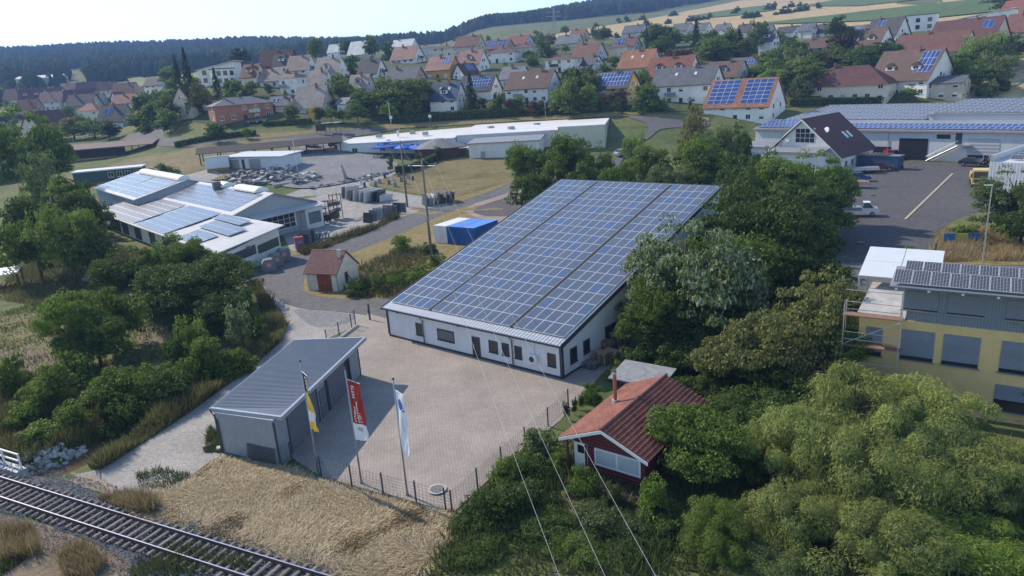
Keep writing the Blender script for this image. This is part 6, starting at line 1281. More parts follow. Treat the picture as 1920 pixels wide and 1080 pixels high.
def truck():
    p = gz(1836, 354); T = empty('truck', (p[0], p[1], .18), math.radians(-120), 'yellow truck cab facing the viewer at the white hall corner', 'truck'); Y = mat('truck_yellow', (.62, .47, .06), .35, .08, 1, coat=.4)
    b = MB(); b.prism([(-1.1, -1.22, .7), (1.05, -1.22, .7), (1.12, -1.22, 1.6), (.95, -1.15, 3.0), (-1.1, -1.15, 3.1)], [(-1.1, 1.22, .7), (1.05, 1.22, .7), (1.12, 1.22, 1.6), (.95, 1.15, 3.0), (-1.1, 1.15, 3.1)]); b.build('cab', Y, T)
    w = MB(); w.prism([(1.115, -1.05, 1.75), (1.115, 1.05, 1.75), (.995, 1.0, 2.75), (.995, -1.0, 2.75)], [(1.15, -1.05, 1.75), (1.15, 1.05, 1.75), (1.03, 1.0, 2.75), (1.03, -1.0, 2.75)]); w.build('windscreen', CG, T)
    for s in (-1, 1): MB().bb(-.2, .75, s*1.2-.03, s*1.2+.03, 1.75, 2.6).build('side_window', CG, T); MB().bb(1.0, 1.12, s*1.38-.1, s*1.38+.1, 1.8, 2.4).build('mirror', DGREY, T); MB().bb(1.04, 1.16, s*.9-.2, s*.9+.2, .75, .95).build('headlight', HL, T)
    MB().bb(1.04, 1.15, -.9, .9, 1.0, 1.55).build('grille', DGREY, T); MB().bb(.9, 1.2, -1.22, 1.22, .35, .72).build('bumper', DGREY, T); MB().bb(-6.5, -1.2, -.45, .45, .75, 1.0).build('chassis', DGREY, T); MB().bb(-6.5, -1.4, -1.22, 1.22, 1.0, 1.9).build('load_body', Y, T)
    for x in (.1, -3.6, -5.0):
        for s in (-1, 1): MB().tube([(x, s*.85, .5), (x, s*1.2, .5)], .5, 14).build('wheel', TYRE, T)
truck()
def tractor(px, py, yaw, col, lab, name='small_tractor'):
    p = gz(px, py); T = empty(name, (p[0], p[1], .15), yaw, lab, 'tractor'); m = mat('tractor_%d' % int(col[0]*100), col, .4, .1, 2)
    b = MB(); b.prism([(0, -.4, .6), (1.6, -.4, .6), (1.6, -.35, 1.15), (0, -.4, 1.3)], [(0, .4, .6), (1.6, .4, .6), (1.6, .35, 1.15), (0, .4, 1.3)]); b.build('bonnet', m, T); MB().bb(-1.2, 0, -.6, .6, .6, 1.0).build('rear_body', m, T); MB().bb(-.9, -.3, -.3, .3, 1.0, 1.5).build('seat', DGREY, T)
    for s in (-1, 1):
        MB().tube([(-.7, s*.6, .6), (-.7, s*.95, .6)], .6, 14).build('wheel', TYRE, T); MB().tube([(1.2, s*.5, .38), (1.2, s*.75, .38)], .38, 12).build('wheel', TYRE, T); MB().tube([(-1, s*.5, 1), (-1, s*.5, 2.3), (-.2, s*.5, 2.3), (.05, s*.5, 1.3)], .05, 6).build('roll_bar', LMETAL, T)
tractor(1676, 317, -1.2, (.04, .09, .22), 'small blue tractor with a white roll bar by the gateway'); tractor(1853, 311, -.5, (.45, .09, .02), 'orange machine beside the black car')
car(1673, 300, -1.2, (.35, .03, .04), 'red vehicle standing beside the open gateway', 'van', 3.6, 1.7, 2.0, 0, 'van')
def trailer2(px, py, yaw, lab, cov):
    p = gz(px, py); T = empty('car_trailer', (p[0], p[1], .15), yaw, lab, 'trailer'); MB().bb(-2.4, 2.4, -1, 1, .55, 1.0).build('box', LMETAL, T); MB().bb(-2.42, 2.42, -1.02, 1.02, 1.0, 1.08).build('cover', cov, T); MB().tube([(2.4, 0, .55), (3.8, 0, .5)], .05, 6).build('drawbar', MGREY, T)
    for s in (-1, 1): MB().tube([(-.2, s*1.0, .32), (-.2, s*1.2, .32)], .32, 12).build('wheel', TYRE, T)
trailer2(1622, 325, -.32, 'grey flat trailer with a tarpaulin beside the steep-roofed office', mat('grey_tarp', (.22, .21, .25))); trailer2(1600, 352, -.7, 'wooden-decked trailer tilted beside the tree', WOOD)
# ------------------------------------------------------------------ village houses
WALLC = dict(white=(.74, .735, .71), cream=(.64, .58, .46), beige=(.55, .47, .37), brick=(.33, .155, .10), yellow=(.62, .40, .12), orange=(.56, .30, .09), lblue=(.42, .50, .56), lgrey=(.56, .57, .57), tan=(.48, .32, .24), green=(.42, .44, .36), red=(.28, .06, .04), ochre=(.56, .42, .22))
ROOFC = dict(red=(.20, .075, .052), redbrown=(.15, .07, .055), brown=(.12, .075, .062), dark=(.062, .062, .07), grey=(.17, .18, .20), pale=(.31, .27, .24), pink=(.28, .16, .13), orange=(.27, .115, .065), blue=(.05, .09, .15), white=(.62, .62, .61), maroon=(.115, .05, .047), slate=(.105, .115, .135), tan=(.26, .20, .165))
def wallm(c): return mat('house_wall_'+c, WALLC[c], .88, .08, .6, var2=.08, scale2=.35)
def roofm(c): return mat('house_roof_'+c, ROOFC[c], .75, .28, 1.6, var2=.2, scale2=.35, wave=('Z', 2.6, .5))
HOUSES = []
def house(x0, x1, yb, yt, yaw, rat, pitch, wall, roof, label, hip=False, opts='', cat='house'):
    """x0..x1, base and ridge rows in the photo; distance from the terrain under the base, size from both"""
    if not hip and pitch > 28: pitch = min(52, pitch+9); rat = min(.95, rat+.08)
    cx = (x0+x1)/2; p = G(cx, yb); d = float(np.hypot(p[0], p[1])); th = math.radians(yaw); view = math.atan2(p[0], p[1])
    # yaw is measured against the picture plane at that bearing
    a = th-view; c, s = abs(math.cos(th)), abs(math.sin(th)); S = d/FPX*.985
    wid = (x1-x0)*S; L = wid/(c+rat*s); W = L*rat; depth = W*c+L*s; H = (yb-yt)*S
    rise = (W if not hip else W)/2*math.tan(math.radians(pitch)); H = max(H-depth*.5*(CAMZ-p[2]-3)/d, 3.2); e = min(max(H-rise, 2.4), 8.0)
    if e+rise > H+1.5: rise = max(H-e, .9)
    dirv = np.array([p[0], p[1]])/d; ctr = np.array([p[0], p[1]])+dirv*depth*.5; z0 = p[2]+.05
    T = empty('house' if cat == 'house' else cat.replace(' ', '_'), (ctr[0], ctr[1], z0), a, label, cat, None); HOUSES.append((cx, yb, yt, label, d, L, W, e, rise))
    wm, rm = wallm(wall), roofm(roof); w = MB(); X, Y = L/2, W/2; rr = random.Random(int(x0*7+yb))
    if hip:
        w.bb(-X, X, -Y, Y, -2.5, e); w.build('wall', wm, T); k = min(X*.9, Y*.95); ov = .6; r = MB()
        base = [(-X-ov, -Y-ov, e-.1), (X+ov, -Y-ov, e-.1), (X+ov, Y+ov, e-.1), (-X-ov, Y+ov, e-.1)]; t0, t1 = (-X+k, 0, e+rise), (X-k, 0, e+rise)
        r.face([base[0], base[1], t1, t0]); r.face([base[1], base[2], t1]); r.face([base[2], base[3], t0, t1]); r.face([base[3], base[0], t0]); r.face(base[::-1]); RO = r.build('roof', rm, T)
    else:
        pr = [(-X, -Y, -2.5), (-X, Y, -2.5), (-X, Y, e), (-X, 0, e+rise-.05), (-X, -Y, e)]; w.prism(pr, [(X, y, z) for _, y, z in pr]); w.build('wall', wm, T); r = MB(); ov, og = .55, .45; k = rise/Y
        for s_ in (-1, 1):
            lo = [(-X-og, s_*(Y+ov), e-ov*k), (X+og, s_*(Y+ov), e-ov*k), (X+og, 0, e+rise), (-X-og, 0, e+rise)]; r.prism([(a_, b_, c_+.02) for a_, b_, c_ in lo], [(a_, b_, c_+.22) for a_, b_, c_ in lo])
        RO = r.build('roof', rm, T)
    # which walls face the camera
    R = Matrix.Rotation(a, 3, 'Z'); tc = (Vector((0, 0, 0))-Vector((ctr[0], ctr[1], 0))).normalized()
    def vis(nx, ny): return (R @ Vector((nx, ny, 0))).dot(tc) > .12
    st = 2 if e > 4.3 else 1; sc = min(1.25, max(.9, e/(2.75*st))); kinds = ['white', 'white', 'half', 'shut']
    for s_ in (-1, 1):
        if vis(0, s_):
            n = max(2, int(L/3.1))
            for f in range(st):
                for i in range(n):
                    if rr.random() < .12: continue
                    if f == 0 and i == n//2: MB().bb(-.55, .55, -.05, .02, 0, 2.1).build('door', DWOOD if rr.random() < .5 else MGREY, T, (-X+L*(i+.5)/n, s_*Y, 0.02), 0 if s_ < 0 else math.pi); continue
                    window(T, (-X+L*(i+.5)/n, s_*Y, .95+f*2.75*sc), 0 if s_ < 0 else math.pi, 1.35, 1.3, rr.choice(kinds))
            if 'balcony' in opts:
                B_ = empty_part = MB(); z = 2.75*sc if st > 1 else .4; bx = X*.3 if 'balconyr' not in opts else -X*.3
                B_.bb(bx-1.8, bx+1.8, min(s_*Y, s_*(Y+1.5)), max(s_*Y, s_*(Y+1.5)), z-.15, z); B_.build('balcony_floor', CONC, T); MB().bb(bx-1.8, bx+1.8, s_*(Y+1.5)-.05, s_*(Y+1.5)+.05, z, z+.95).build('balustrade', DWOOD if 'wood' in opts else MGREY, T)
        if vis(s_, 0) and not hip:
            for f in range(st):
                for i in range(2): window(T, (s_*X, -Y+W*(i+.75)/2.5, .95+f*2.75*sc), s_*math.pi/2, 1.2, 1.3, rr.choice(kinds))
            if rise > 2.2:
                window(T, (s_*X, -.65, e+.35), s_*math.pi/2, 1.0, 1.15, rr.choice(kinds)); window(T, (s_*X, .65+.2, e+.35), s_*math.pi/2, 1.0, 1.15, rr.choice(kinds))
            if 'gbalcony' in opts: MB().bb(min(s_*X, s_*(X+1.2)), max(s_*X, s_*(X+1.2)), -1.8, 1.8, e-.15, e).build('balcony_floor', CONC, T); MB().bb(s_*(X+1.2)-.05, s_*(X+1.2)+.05, -1.8, 1.8, e, e+.9).build('balustrade', DWOOD, T)
        elif vis(s_, 0):
            for f in range(st):
                for i in range(2): window(T, (s_*X, -Y+W*(i+.75)/2.5, .95+f*2.75*sc), s_*math.pi/2, 1.2, 1.3, rr.choice(kinds))
    if 'nochim' not in opts: MB().box((X*rr.uniform(-.5, .5), .5, e+rise+.25), (.6, .6, 1.7)).build('chimney', mat('chimney_brick', (.22, .13, .10), .85, .2, 3), RO)
    vs = -1 if vis(0, -1) and (R @ Vector((0, -1, 0))).dot(tc) >= (R @ Vector((0, 1, 0))).dot(tc) else 1
    def onroof(x, t, h=.24): return np.array([x, vs*(Y*(1-t)), e+rise*t+h])
    N = np.array([0, vs*rise, Y]); N = N/np.linalg.norm(N); V = onroof(0, 1)-onroof(0, 0); Vl = np.linalg.norm(V); V = V/Vl
    if not hip and opts:
        for tok in opts.split():
            if tok.startswith('pv'):           # pv:x0:x1:t0:t1:cols:rows fractions of the roof
                q = [float(v) for v in tok.split(':')[1:]]; x_a, x_b = -X+L*q[0], -X+L*q[1]; nu, nv = int(q[4]), int(q[5]); P0 = onroof(x_a if vs < 0 else x_b, q[2], .26); U = np.array([1. if vs < 0 else -1., 0, 0]); J = MB(); wu, wl = (x_b-x_a)/nu, Vl*(q[3]-q[2])/nv
                big = 10*d/FPX < max(wu, wl)
                if big: me = panel_mesh(wu-.03, wl-.03, .04, BLUESOL); Rm = Matrix((U, V, N)).transposed().to_euler()
                for i in range(nu):
                    for j in range(nv):
                        if big: inst('solar_panel', me, RO, P0+U*wu*i+V*wl*j, Rm)
                        else: panel_geo(J, wu-.05, wl-.05, o=P0+U*wu*i+V*wl*j, ex=U, ey=V, ez=N, fr=.045)
                if not big: tag(J.build('solar_panel_field', [SFRAME, BLUESOL], RO), kind='stuff')
            if tok.startswith('dormer'):
                for fx in ([.5] if tok == 'dormer' else [.28, .72]):
                    x = -X+L*fx; t = .3; y0 = onroof(x, t)[1]; z = onroof(x, t)[2]; dd = MB(); dw = 1.3; dh = 1.5; yb_ = onroof(x, min(.95, t+dh/max(rise, .1)))[1]
                    dd.prism([(x-dw, y0, z-.3), (x+dw, y0, z-.3), (x+dw, yb_, z-.3), (x-dw, yb_, z-.3)], [(x-dw, y0, z+dh*.75), (x+dw, y0, z+dh*.75), (x+dw, yb_, z+dh*.75), (x-dw, yb_, z+dh*.75)]); D_ = dd.build('dormer', wm, RO)
                    g = MB(); g.prism([(x-dw-.25, y0+vs*.3, z+dh*.7), (x+dw+.25, y0+vs*.3, z+dh*.7), (x, y0+vs*.3, z+dh*1.35)], [(x-dw-.25, yb_-vs*.6, z+dh*.7), (x+dw+.25, yb_-vs*.6, z+dh*.7), (x, yb_-vs*.6, z+dh*1.35)]); g.build('dormer_roof', rm, RO)
                    window(RO, (x, y0, z), 0 if vs < 0 else math.pi, 1.5, 1.0)
            if tok == 'sky':
                for fx in (.3, .62):
                    c0 = onroof(-X+L*fx, .5); sk = MB(); U = np.array([1, 0, 0]); sk.prism([c0, c0+U*.8, c0+U*.8+V*1.2, c0+V*1.2], [c0+N*.06, c0+U*.8+N*.06, c0+U*.8+V*1.2+N*.06, c0+V*1.2+N*.06]); sk.build('skylight', mat('pale_skylight', (.6, .62, .62)), RO)
    return T
H = house
# slope behind the stone yard, front row
H(400,510,229,186,12,.62,22,'brick','slate','red-brick two-storey house with a grey hipped roof and balcony',True,'balcony')
H(508,556,213,184,150,.8,32,'beige','slate','low grey-roofed house with a pale solar collector beside the brick house',False,'pv:.45:.85:.3:.75:2:1')
H(555,631,214,173,150,.85,46,'cream','pale','house with a pale weathered roof and wooden gable balcony by the orange sign',False,'gbalcony')
H(635,666,213,186,140,.8,30,'white','grey','tiny white grey-roofed house behind the street trees',False,'nochim')
H(808,878,214,158,152,.72,45,'white','blue','white house with a blue-grey roof, gabled dormer and bright skylight',False,'dormer sky')
H(862,943,190,144,155,.72,36,'white','dark','white house with a dark roof full of solar panels behind the tall spruce',False,'pv:.05:.85:.2:.85:9:3 balcony')
H(938,996,165,128,150,.7,38,'white','grey','white house with a plain grey roof behind the big white house')
H(948,1056,196,136,153,.62,34,'white','brown','big white house with a brown roof, balcony and roof terrace above the hedge',False,'balcony sky')
H(1110,1201,195,139,150,.62,36,'yellow','dark','yellow house with a large solar array on its roof',False,'pv:.02:.98:.08:.92:10:3 balcony')
H(1224,1355,198,131,160,.55,30,'white','slate','large white house with a slate roof, balconies and black chimney box',False,'balcony sky')
H(1324,1466,232,154,158,.62,38,'white','orange','white house whose orange-red roof carries two solar arrays',False,'pv:.03:.44:.06:.95:4:6 pv:.54:.97:.06:.95:4:6 nochim')
H(1516,1666,193,132,166,.6,38,'cream','maroon','broad cream house with a dark red half-hipped roof and eyebrow dormer',True)
H(1642,1770,184,108,150,.75,38,'white','brown','white house with a large glazed gable and solar panels',False,'dormer2 pv:.02:.3:.2:.9:4:3')
H(1717,1802,190,152,164,.6,22,'beige','slate','low garden house with a grey roof beside the wheat field',False,'nochim')
# second row
H(530,576,180,139,140,.8,34,'white','brown','white house with a hipped brown roof and balcony above the brick house',True,'balcony')
H(577,628,170,137,148,.85,48,'white','pale','white gabled house with a pale roof just above the low grey-roofed house')
H(656,704,176,146,150,.8,46,'beige','pale','house with a pale mottled roof half hidden by the big round tree',False,'dormer')
H(457,501,163,126,142,.85,48,'cream','redbrown','cream house with a red roof and white bargeboards near the white box house',False,'dormer')
H(492,543,166,134,146,.8,38,'lgrey','tan','grey house with a tan roof between the cream and white houses')
H(492,560,136,99,160,.7,40,'red','maroon','big dark red house with a maroon roof on the skyline')
H(516,556,138,106,150,.8,44,'white','dark','dark-roofed house with white dormer in front of the red house',False,'dormer')
H(540,596,141,111,146,.8,42,'white','tan','white gabled house with a tan roof and gable balcony',False,'gbalcony')
H(592,655,150,112,148,.8,46,'white','pale','white gabled house with a pale roof and dark dormer',False,'dormer')
H(672,727,148,119,146,.8,46,'white','dark','white gabled house with a dark grey roof left of the tan house',False,'gbalcony')
H(725,801,166,130,152,.65,32,'tan','slate','tan pink house with a grey roof beside the big round tree',False,'balcony wood')
H(616,646,109,86,145,.8,46,'white','white','small white gable on the skyline between the trees')
H(654,703,112,81,145,.85,50,'beige','white','beige gabled house with a whitish roof on the skyline')
H(734,787,103,77,150,.7,36,'white','white','white house with a white roof and skylights on the skyline',False,'sky')
H(734,798,120,94,148,.75,38,'white','pink','white gabled house with a pink roof and blue fence',False,'gbalcony')
H(779,822,104,87,160,.7,20,'lgrey','slate','low grey bungalow with a hipped roof on the crest',True)
H(812,858,108,87,160,.7,22,'cream','brown','low cream bungalow with a brown hipped roof on the crest',True)
H(800,866,150,110,148,.75,36,'orange','pink','orange house with a pink roof and solar panels on the left',False,'pv:.05:.38:.35:.95:3:4 balcony')
H(850,900,152,124,40,.8,40,'white','maroon','white gable with a maroon roof and solar panels beside the orange house',False,'pv:.4:.9:.3:.9:3:3')
H(858,918,135,98,150,.75,40,'white','pink','white gabled house with a pink roof and dormer on the slope',False,'dormer')
H(1024,1090,137,106,158,.7,20,'white','brown','white bungalow with a brown hipped roof and long balcony',True,'balcony wood')
H(1091,1131,132,111,140,.8,36,'white','dark','small white gabled garage house right of the bungalow')
H(1073,1138,116,89,148,.75,38,'lgrey','redbrown','grey and white double-gabled house with red-brown roofs')
H(1160,1242,142,98,152,.75,38,'beige','orange','beige house with an orange-red hipped roof and skylights',False,'sky')
H(1213,1312,154,114,156,.6,38,'white','red','house with a long red roof and round white dormers',False,'dormer2')
H(1324,1402,158,122,152,.65,38,'white','brown','white house with a brown roof and curved white dormer',False,'dormer')
H(1368,1434,142,112,158,.6,32,'beige','slate','grey-roofed house with a small solar strip behind the brown roof',False,'pv:.05:.5:.3:.7:5:1')
# third row and crest
H(854,911,102,70,152,.7,36,'beige','redbrown','red-brown roofed house on the crest above the pink roof')
H(909,966,98,80,152,.7,30,'tan','redbrown','house with two bright solar fields on a brown roof on the crest',False,'pv:.1:.4:.2:.9:2:2 pv:.5:.95:.2:.9:4:2')
H(950,1002,90,72,150,.7,34,'lblue','red','pale blue gable with a red roof on the crest')
H(913,978,119,92,160,.7,24,'white','brown','white bungalow with a broad brown hipped roof among the trees',True)
H(963,1009,101,84,160,.7,26,'beige','brown','brown hipped roof showing above the garden trees',True)
H(1043,1094,89,71,156,.65,34,'cream','grey','cream house with a light grey roof near the field edge')
H(1068,1105,75,61,150,.7,36,'tan','red','small red roof at the edge of the wheat field')
H(1144,1184,107,84,156,.7,28,'cream','brown','cream bungalow with a brown roof above the orange-roofed house',True)
H(1149,1202,97,77,154,.7,34,'white','redbrown','red-brown roofed house with a dark solar field on its right',False,'pv:.5:.95:.2:.9:3:2')
H(1168,1214,68,52,156,.7,32,'lgrey','slate','grey roofed house just under the wheat field',)
H(1260,1300,64,47,150,.7,34,'lgrey','slate','grey house at the upper edge, left of a pair')
H(1294,1334,64,48,150,.7,34,'white','slate','white gabled grey-roofed house at the upper edge, right of a pair')
H(1340,1372,64,50,150,.75,34,'white','slate','small white gable beside the conifer at the upper edge')
for k, (a, b_) in enumerate(((1382,1416),(1418,1452),(1456,1500),(1500,1530),(1530,1566),(1596,1628))): H(a, b_, 70+(k % 2)*2, 49+(k % 3)*2, 150, .75, 38, ['white', 'lgrey'][k % 2], ['dark', 'slate'][k % 2], '%s dark roof in the new estate row below the green field' % ['first', 'second', 'third', 'fourth', 'fifth', 'sixth'][k], False, 'nochim pv:.3:.7:.3:.8:3:2' if k % 2 else '')
H(1424,1458,106,66,150,.8,42,'white','slate','tall grey-roofed house behind the thin poplar',False,'dormer')
H(1503,1556,102,78,156,.7,30,'beige','brown','brown-roofed house between the large garden trees')
H(1588,1666,98,63,150,.7,38,'white','brown','white gabled house with a brown roof and two white dormers',False,'dormer2')
H(1630,1696,76,46,150,.7,42,'white','dark','white gabled house with a steep dark roof and solar window',False,'pv:.5:.75:.5:.85:2:1')
H(1686,1810,112,77,158,.55,32,'white','redbrown','long house with stepped red-brown roofs at the right')
H(1756,1870,90,48,158,.6,36,'beige','maroon','large maroon-roofed house above the stepped roofs',False,'pv:.1:.25:.5:.85:2:1')
H(1890,1960,70,38,150,.7,40,'white','redbrown','red-roofed house cut by the right edge, lower one'); H(1884,1960,42,14,150,.7,38,'cream','red','red-roofed house cut by the right edge, upper one')
def flat_house(x0, x1, yb, yt, yaw, lab, wall='white', mono=False):
    p = G((x0+x1)/2, yb); d = float(np.hypot(p[0], p[1])); S = d/FPX; L = (x1-x0)*S*.85; W = L*.6; Hh = (yb-yt)*S*.95; T = empty('house', tuple(p), math.radians(yaw)-math.atan2(p[0], p[1]), lab, 'house'); HOUSES.append(((x0+x1)/2, yb, yt, lab, d, L, W, Hh, 0))
    if mono:
        b = MB(); b.prism([(-L/2, 0, -2), (L/2, 0, -2), (L/2, W, -2), (-L/2, W, -2)], [(-L/2, 0, Hh*.7), (L/2, 0, Hh), (L/2, W, Hh), (-L/2, W, Hh*.7)]); b.build('wall', wallm(wall), T); r = MB(); r.prism([(-L/2-1, -.8, Hh*.68), (L/2+1, -.8, Hh*1.03), (L/2+1, W+.8, Hh*1.03), (-L/2-1, W+.8, Hh*.68)], [(-L/2-1, -.8, Hh*.68+.25), (L/2+1, -.8, Hh*1.03+.25), (L/2+1, W+.8, Hh*1.03+.25), (-L/2-1, W+.8, Hh*.68+.25)]); r.build('roof', roofm('white'), T)
    else: MB().bb(-L/2, L/2, 0, W, -2, Hh).build('wall', wallm(wall), T); MB().bb(-L/2-.3, L/2+.3, -.3, W+.3, Hh, Hh+.3).build('roof', roofm('slate'), T)
    for f in range(2 if Hh > 5 else 1):
        for i in range(3): window(T, (-L/2+L*(i+.5)/3, 0, .9+f*2.8), 0, 1.6, 1.7, 'dark')
flat_house(1691,1748,59,34,-8,'white cubic modern house on the crest below the field'); flat_house(1800,1884,57,29,-10,'white modern house with stepped roofs near the right edge','white',True)
flat_house(374,446,158,122,-20,'white modern house with a rising shed roof beside the pines','white',True); flat_house(406,446,160,132,25,'white box house attached to the shed-roofed one')
# old village on the left
H(139,192,228,184,150,.75,36,'green','dark','greenish gabled house with two arched attic windows in the old village'); H(171,201,200,180,146,.8,38,'lblue','dark','pale blue gabled house in the old village'); H(214,238,197,177,35,.8,40,'white','redbrown','small white gable between the old village roofs')
H(219,266,210,182,146,.8,32,'white','red','white gabled house with a shallow red roof in the old village'); H(194,254,242,204,142,.75,44,'white','dark','white gable with a dark roof and collector facing the old village street',False,'pv:.5:.8:.4:.8:2:1'); H(156,197,230,200,150,.8,40,'cream','orange','orange hipped roof beside the green gabled house',True)
H(56,128,254,216,38,.7,42,'beige','redbrown','large red-brown half-hipped roof behind the round bushes at left'); H(84,125,207,179,150,.7,40,'lgrey','pink','house with a salmon roof in the old village'); H(48,90,203,173,155,.6,42,'beige','maroon','long dark red roof with small dormers in the old village',False,'dormer2'); H(16,54,196,173,142,.75,42,'lgrey','maroon','grey gable with a dark roof at the far left of the old village')
H(42,80,222,194,150,.7,40,'tan','redbrown','reddish house behind the large tree at far left'); H(88,122,190,169,155,.7,40,'beige','redbrown','red roof behind the salmon roof in the old village'); H(131,184,203,174,160,.55,40,'beige','maroon','long maroon barn roof in the middle of the old village',False,'nochim',)
H(216,264,185,160,145,.7,44,'ochre','redbrown','ochre gabled house with a red-brown roof in the old village'); H(261,283,180,165,140,.8,42,'cream','maroon','small cream gable next to the ochre house'); H(278,321,177,151,146,.75,30,'white','dark','white gabled barn with a dark shallow roof at the old village edge',False,'nochim')
H(120,156,178,160,155,.7,38,'white','pink','small pink roofed house below the white-roofed farm hall'); H(150,192,176,160,158,.6,40,'beige','redbrown','red-brown roof on the far side of the old village'); H(188,222,176,158,155,.6,40,'cream','maroon','dark red roof on the far side left of the ochre house'); H(336,402,220,168,40,.8,38,'beige','redbrown','old house with an outside stair hidden behind the tall spruces')
H(48,118,163,139,164,.5,14,'beige','white','farm hall with a large bright white roof below the wooded ridge',False,'nochim','hall')
for h in HOUSES: pass
# small street furniture around the village street
p = G(588, 228); T = empty('traffic_sign', tuple(p), -.3, 'large orange direction sign beside the village street', 'sign'); MB().bb(-1.4, 1.4, -.05, .05, 1.2, 4.2).build('sign_panel', mat('orange_sign', (.6, .33, .03), .5, .1, 2), T)
for x in (-1, 1): MB().tube([(x, .1, 0), (x, .1, 4)], .07, 6).build('post', MGREY, T)
p = G(603, 252); T = empty('notice_board', tuple(p), -.2, 'dark notice board on posts by the street junction', 'board'); MB().bb(-1.6, 1.6, -.06, .06, 1.0, 3.0).build('panel', DWOOD, T)
for x in (-1.4, 1.4): MB().tube([(x, .1, 0), (x, .1, 3)], .08, 6).build('post', DWOOD, T)
p = G(625, 249); T = empty('bus_shelter', tuple(p), -.2, 'slim shelter with two small white roofs by the street junction', 'shelter')
for x in (-1.7, 1.7): MB().bb(x-1.4, x+1.4, -1, 1, 2.9, 3.1).build('roof', LMETAL, T)
for x in (-2.4, -1, 1, 2.4): MB().tube([(x, 0, 0), (x, 0, 2.9)], .07, 6).build('post', DGREY, T)
for k, (px, py, h, lab) in enumerate(((733, 233, 7, 'curved street lamp in front of the long hedge'), (263, 240, 6, 'street lamp beside the white gable of the old village'), (203, 258, 6, 'leaning lamp post among the bushes of the old village'), (1193, 205, 8, 'street lamp beside the yellow house car port'), (1023, 218, 5, 'thin post at the hedge gap below the big white house'), (700, 340, 4.5, 'thin lamp post on the edge of the stone yard'), (558, 322, 8, 'flag-less mast on the gravel yard'))):
    p = G(px, py); T = empty('street_lamp', tuple(p), 0, lab, 'street lamp'); MB().tube([(0, 0, 0), (0, 0, h-.6), (-.3, 0, h-.1), (-.9, 0, h)], .07, 6).build('pole', LMETAL, T); MB().box((-1.0, 0, h-.02), (.5, .2, .1)).build('lamp_head', MGREY, T)
for k, (px, py, h) in enumerate(((807, 230, 2.4), (825, 226, 2.4), (734, 231, 2.2))):
    p = G(px, py); T = empty('street_sign', tuple(p), 0, ['small white sign left of the yellow one by the hedge', 'small yellow and white sign by the hedge', 'white plate at the foot of the curved lamp'][k], 'sign'); MB().bb(-.45, .45, -.04, .04, h-.9, h).build('plate', WFRAME if k != 1 else mat('yellow_plate', (.6, .5, .1)), T); MB().tube([(0, .06, 0), (0, .06, h)], .05, 6).build('post', MGREY, T)
# electricity pylon on the ridge
p = G(1040, 62); T = empty('pylon', tuple(p), .3, 'lattice electricity pylon standing above the wooded ridge', 'pylon'); s = float(np.hypot(p[0], p[1]))/FPX; hp = 44*s; PYL = mat('pylon_steel', (.3, .32, .34), .6, .1, .5)
for x in (-1, 1):
    for y in (-1, 1): MB().tube([(x*hp*.09, y*hp*.09, -hp*.2), (x*hp*.015, y*hp*.015, hp*.95)], hp*.008, 4).build('leg', PYL, T)
for z, w in ((.62, .34), (.78, .26)): MB().bb(-hp*w, hp*w, -hp*.01, hp*.01, hp*z, hp*(z+.02)).build('crossarm', PYL, T)
for k in range(7): MB().tube([((-1)**k*hp*.08*(1-k/8), 0, hp*.13*k), (-(-1)**k*hp*.07*(1-k/8), 0, hp*.13*(k+1))], hp*.005, 4).build('brace', PYL, T)
# ------------------------------------------------------------------ foliage
def leaf_mat(name, c0, c1, c2, trans=.35):
    m = bpy.data.materials.new(name); m.use_nodes = True; nt = m.node_tree; b = nt.nodes['Principled BSDF']
    g = nd(nt, 'ShaderNodeNewGeometry'); oi = nd(nt, 'ShaderNodeObjectInfo')
    r = nd(nt, 'ShaderNodeValToRGB'); e = r.color_ramp.elements; e[0].color = (*c0, 1); e[1].color = (*c2, 1); x = e.new(.5); x.color = (*c1, 1)
    nt.links.new(g.outputs['Random Per Island'], r.inputs[0])
    mr = nd(nt, 'ShaderNodeMapRange'); mr.inputs[3].default_value = .8; mr.inputs[4].default_value = 1.22; nt.links.new(oi.outputs['Random'], mr.inputs[0])
    mx = nd(nt, 'ShaderNodeMix', data_type='RGBA', blend_type='MULTIPLY'); mx.inputs[0].default_value = 1; nt.links.new(r.outputs[0], mx.inputs[6]); nt.links.new(mr.outputs[0], mx.inputs[7])
    nt.links.new(mx.outputs[2], b.inputs['Base Color']); b.inputs['Roughness'].default_value = .6; b.inputs['Specular IOR Level'].default_value = .25 if trans > .06 else 0
    t = nd(nt, 'ShaderNodeBsdfTranslucent'); nt.links.new(mx.outputs[2], t.inputs[0]); ms = nd(nt, 'ShaderNodeMixShader'); ms.inputs[0].default_value = trans
    nt.links.new(b.outputs[0], ms.inputs[1]); nt.links.new(t.outputs[0], ms.inputs[2]); nt.links.new(ms.outputs[0], nt.nodes['Material Output'].inputs[0]); return m
def lm(n, c, hi=1.4, t=.42): c = np.array(c)*np.array([1.2, 1.25, .8]); return leaf_mat('leaf_'+n, c*.68, c, c*hi, t)
LM = dict(dark=lm('dark', (.055, .088, .026)), mid=lm('mid', (.09, .135, .034)), light=lm('light', (.125, .175, .048)), willow=leaf_mat('leaf_willow', (.16, .205, .05), (.235, .285, .075), (.34, .385, .13), .42), silver=leaf_mat('leaf_silver', (.07, .12, .032), (.115, .165, .048), (.34, .38, .27), .4), yellow=leaf_mat('leaf_yellowing', (.085, .12, .025), (.15, .18, .042), (.33, .31, .14), .4), conifer=lm('conifer', (.03, .052, .026), 1.4, .1), copper=lm('copper', (.05, .03, .03)), greyg=lm('grey_green', (.10, .13, .068)), ochre=lm('ochre', (.15, .145, .06)))
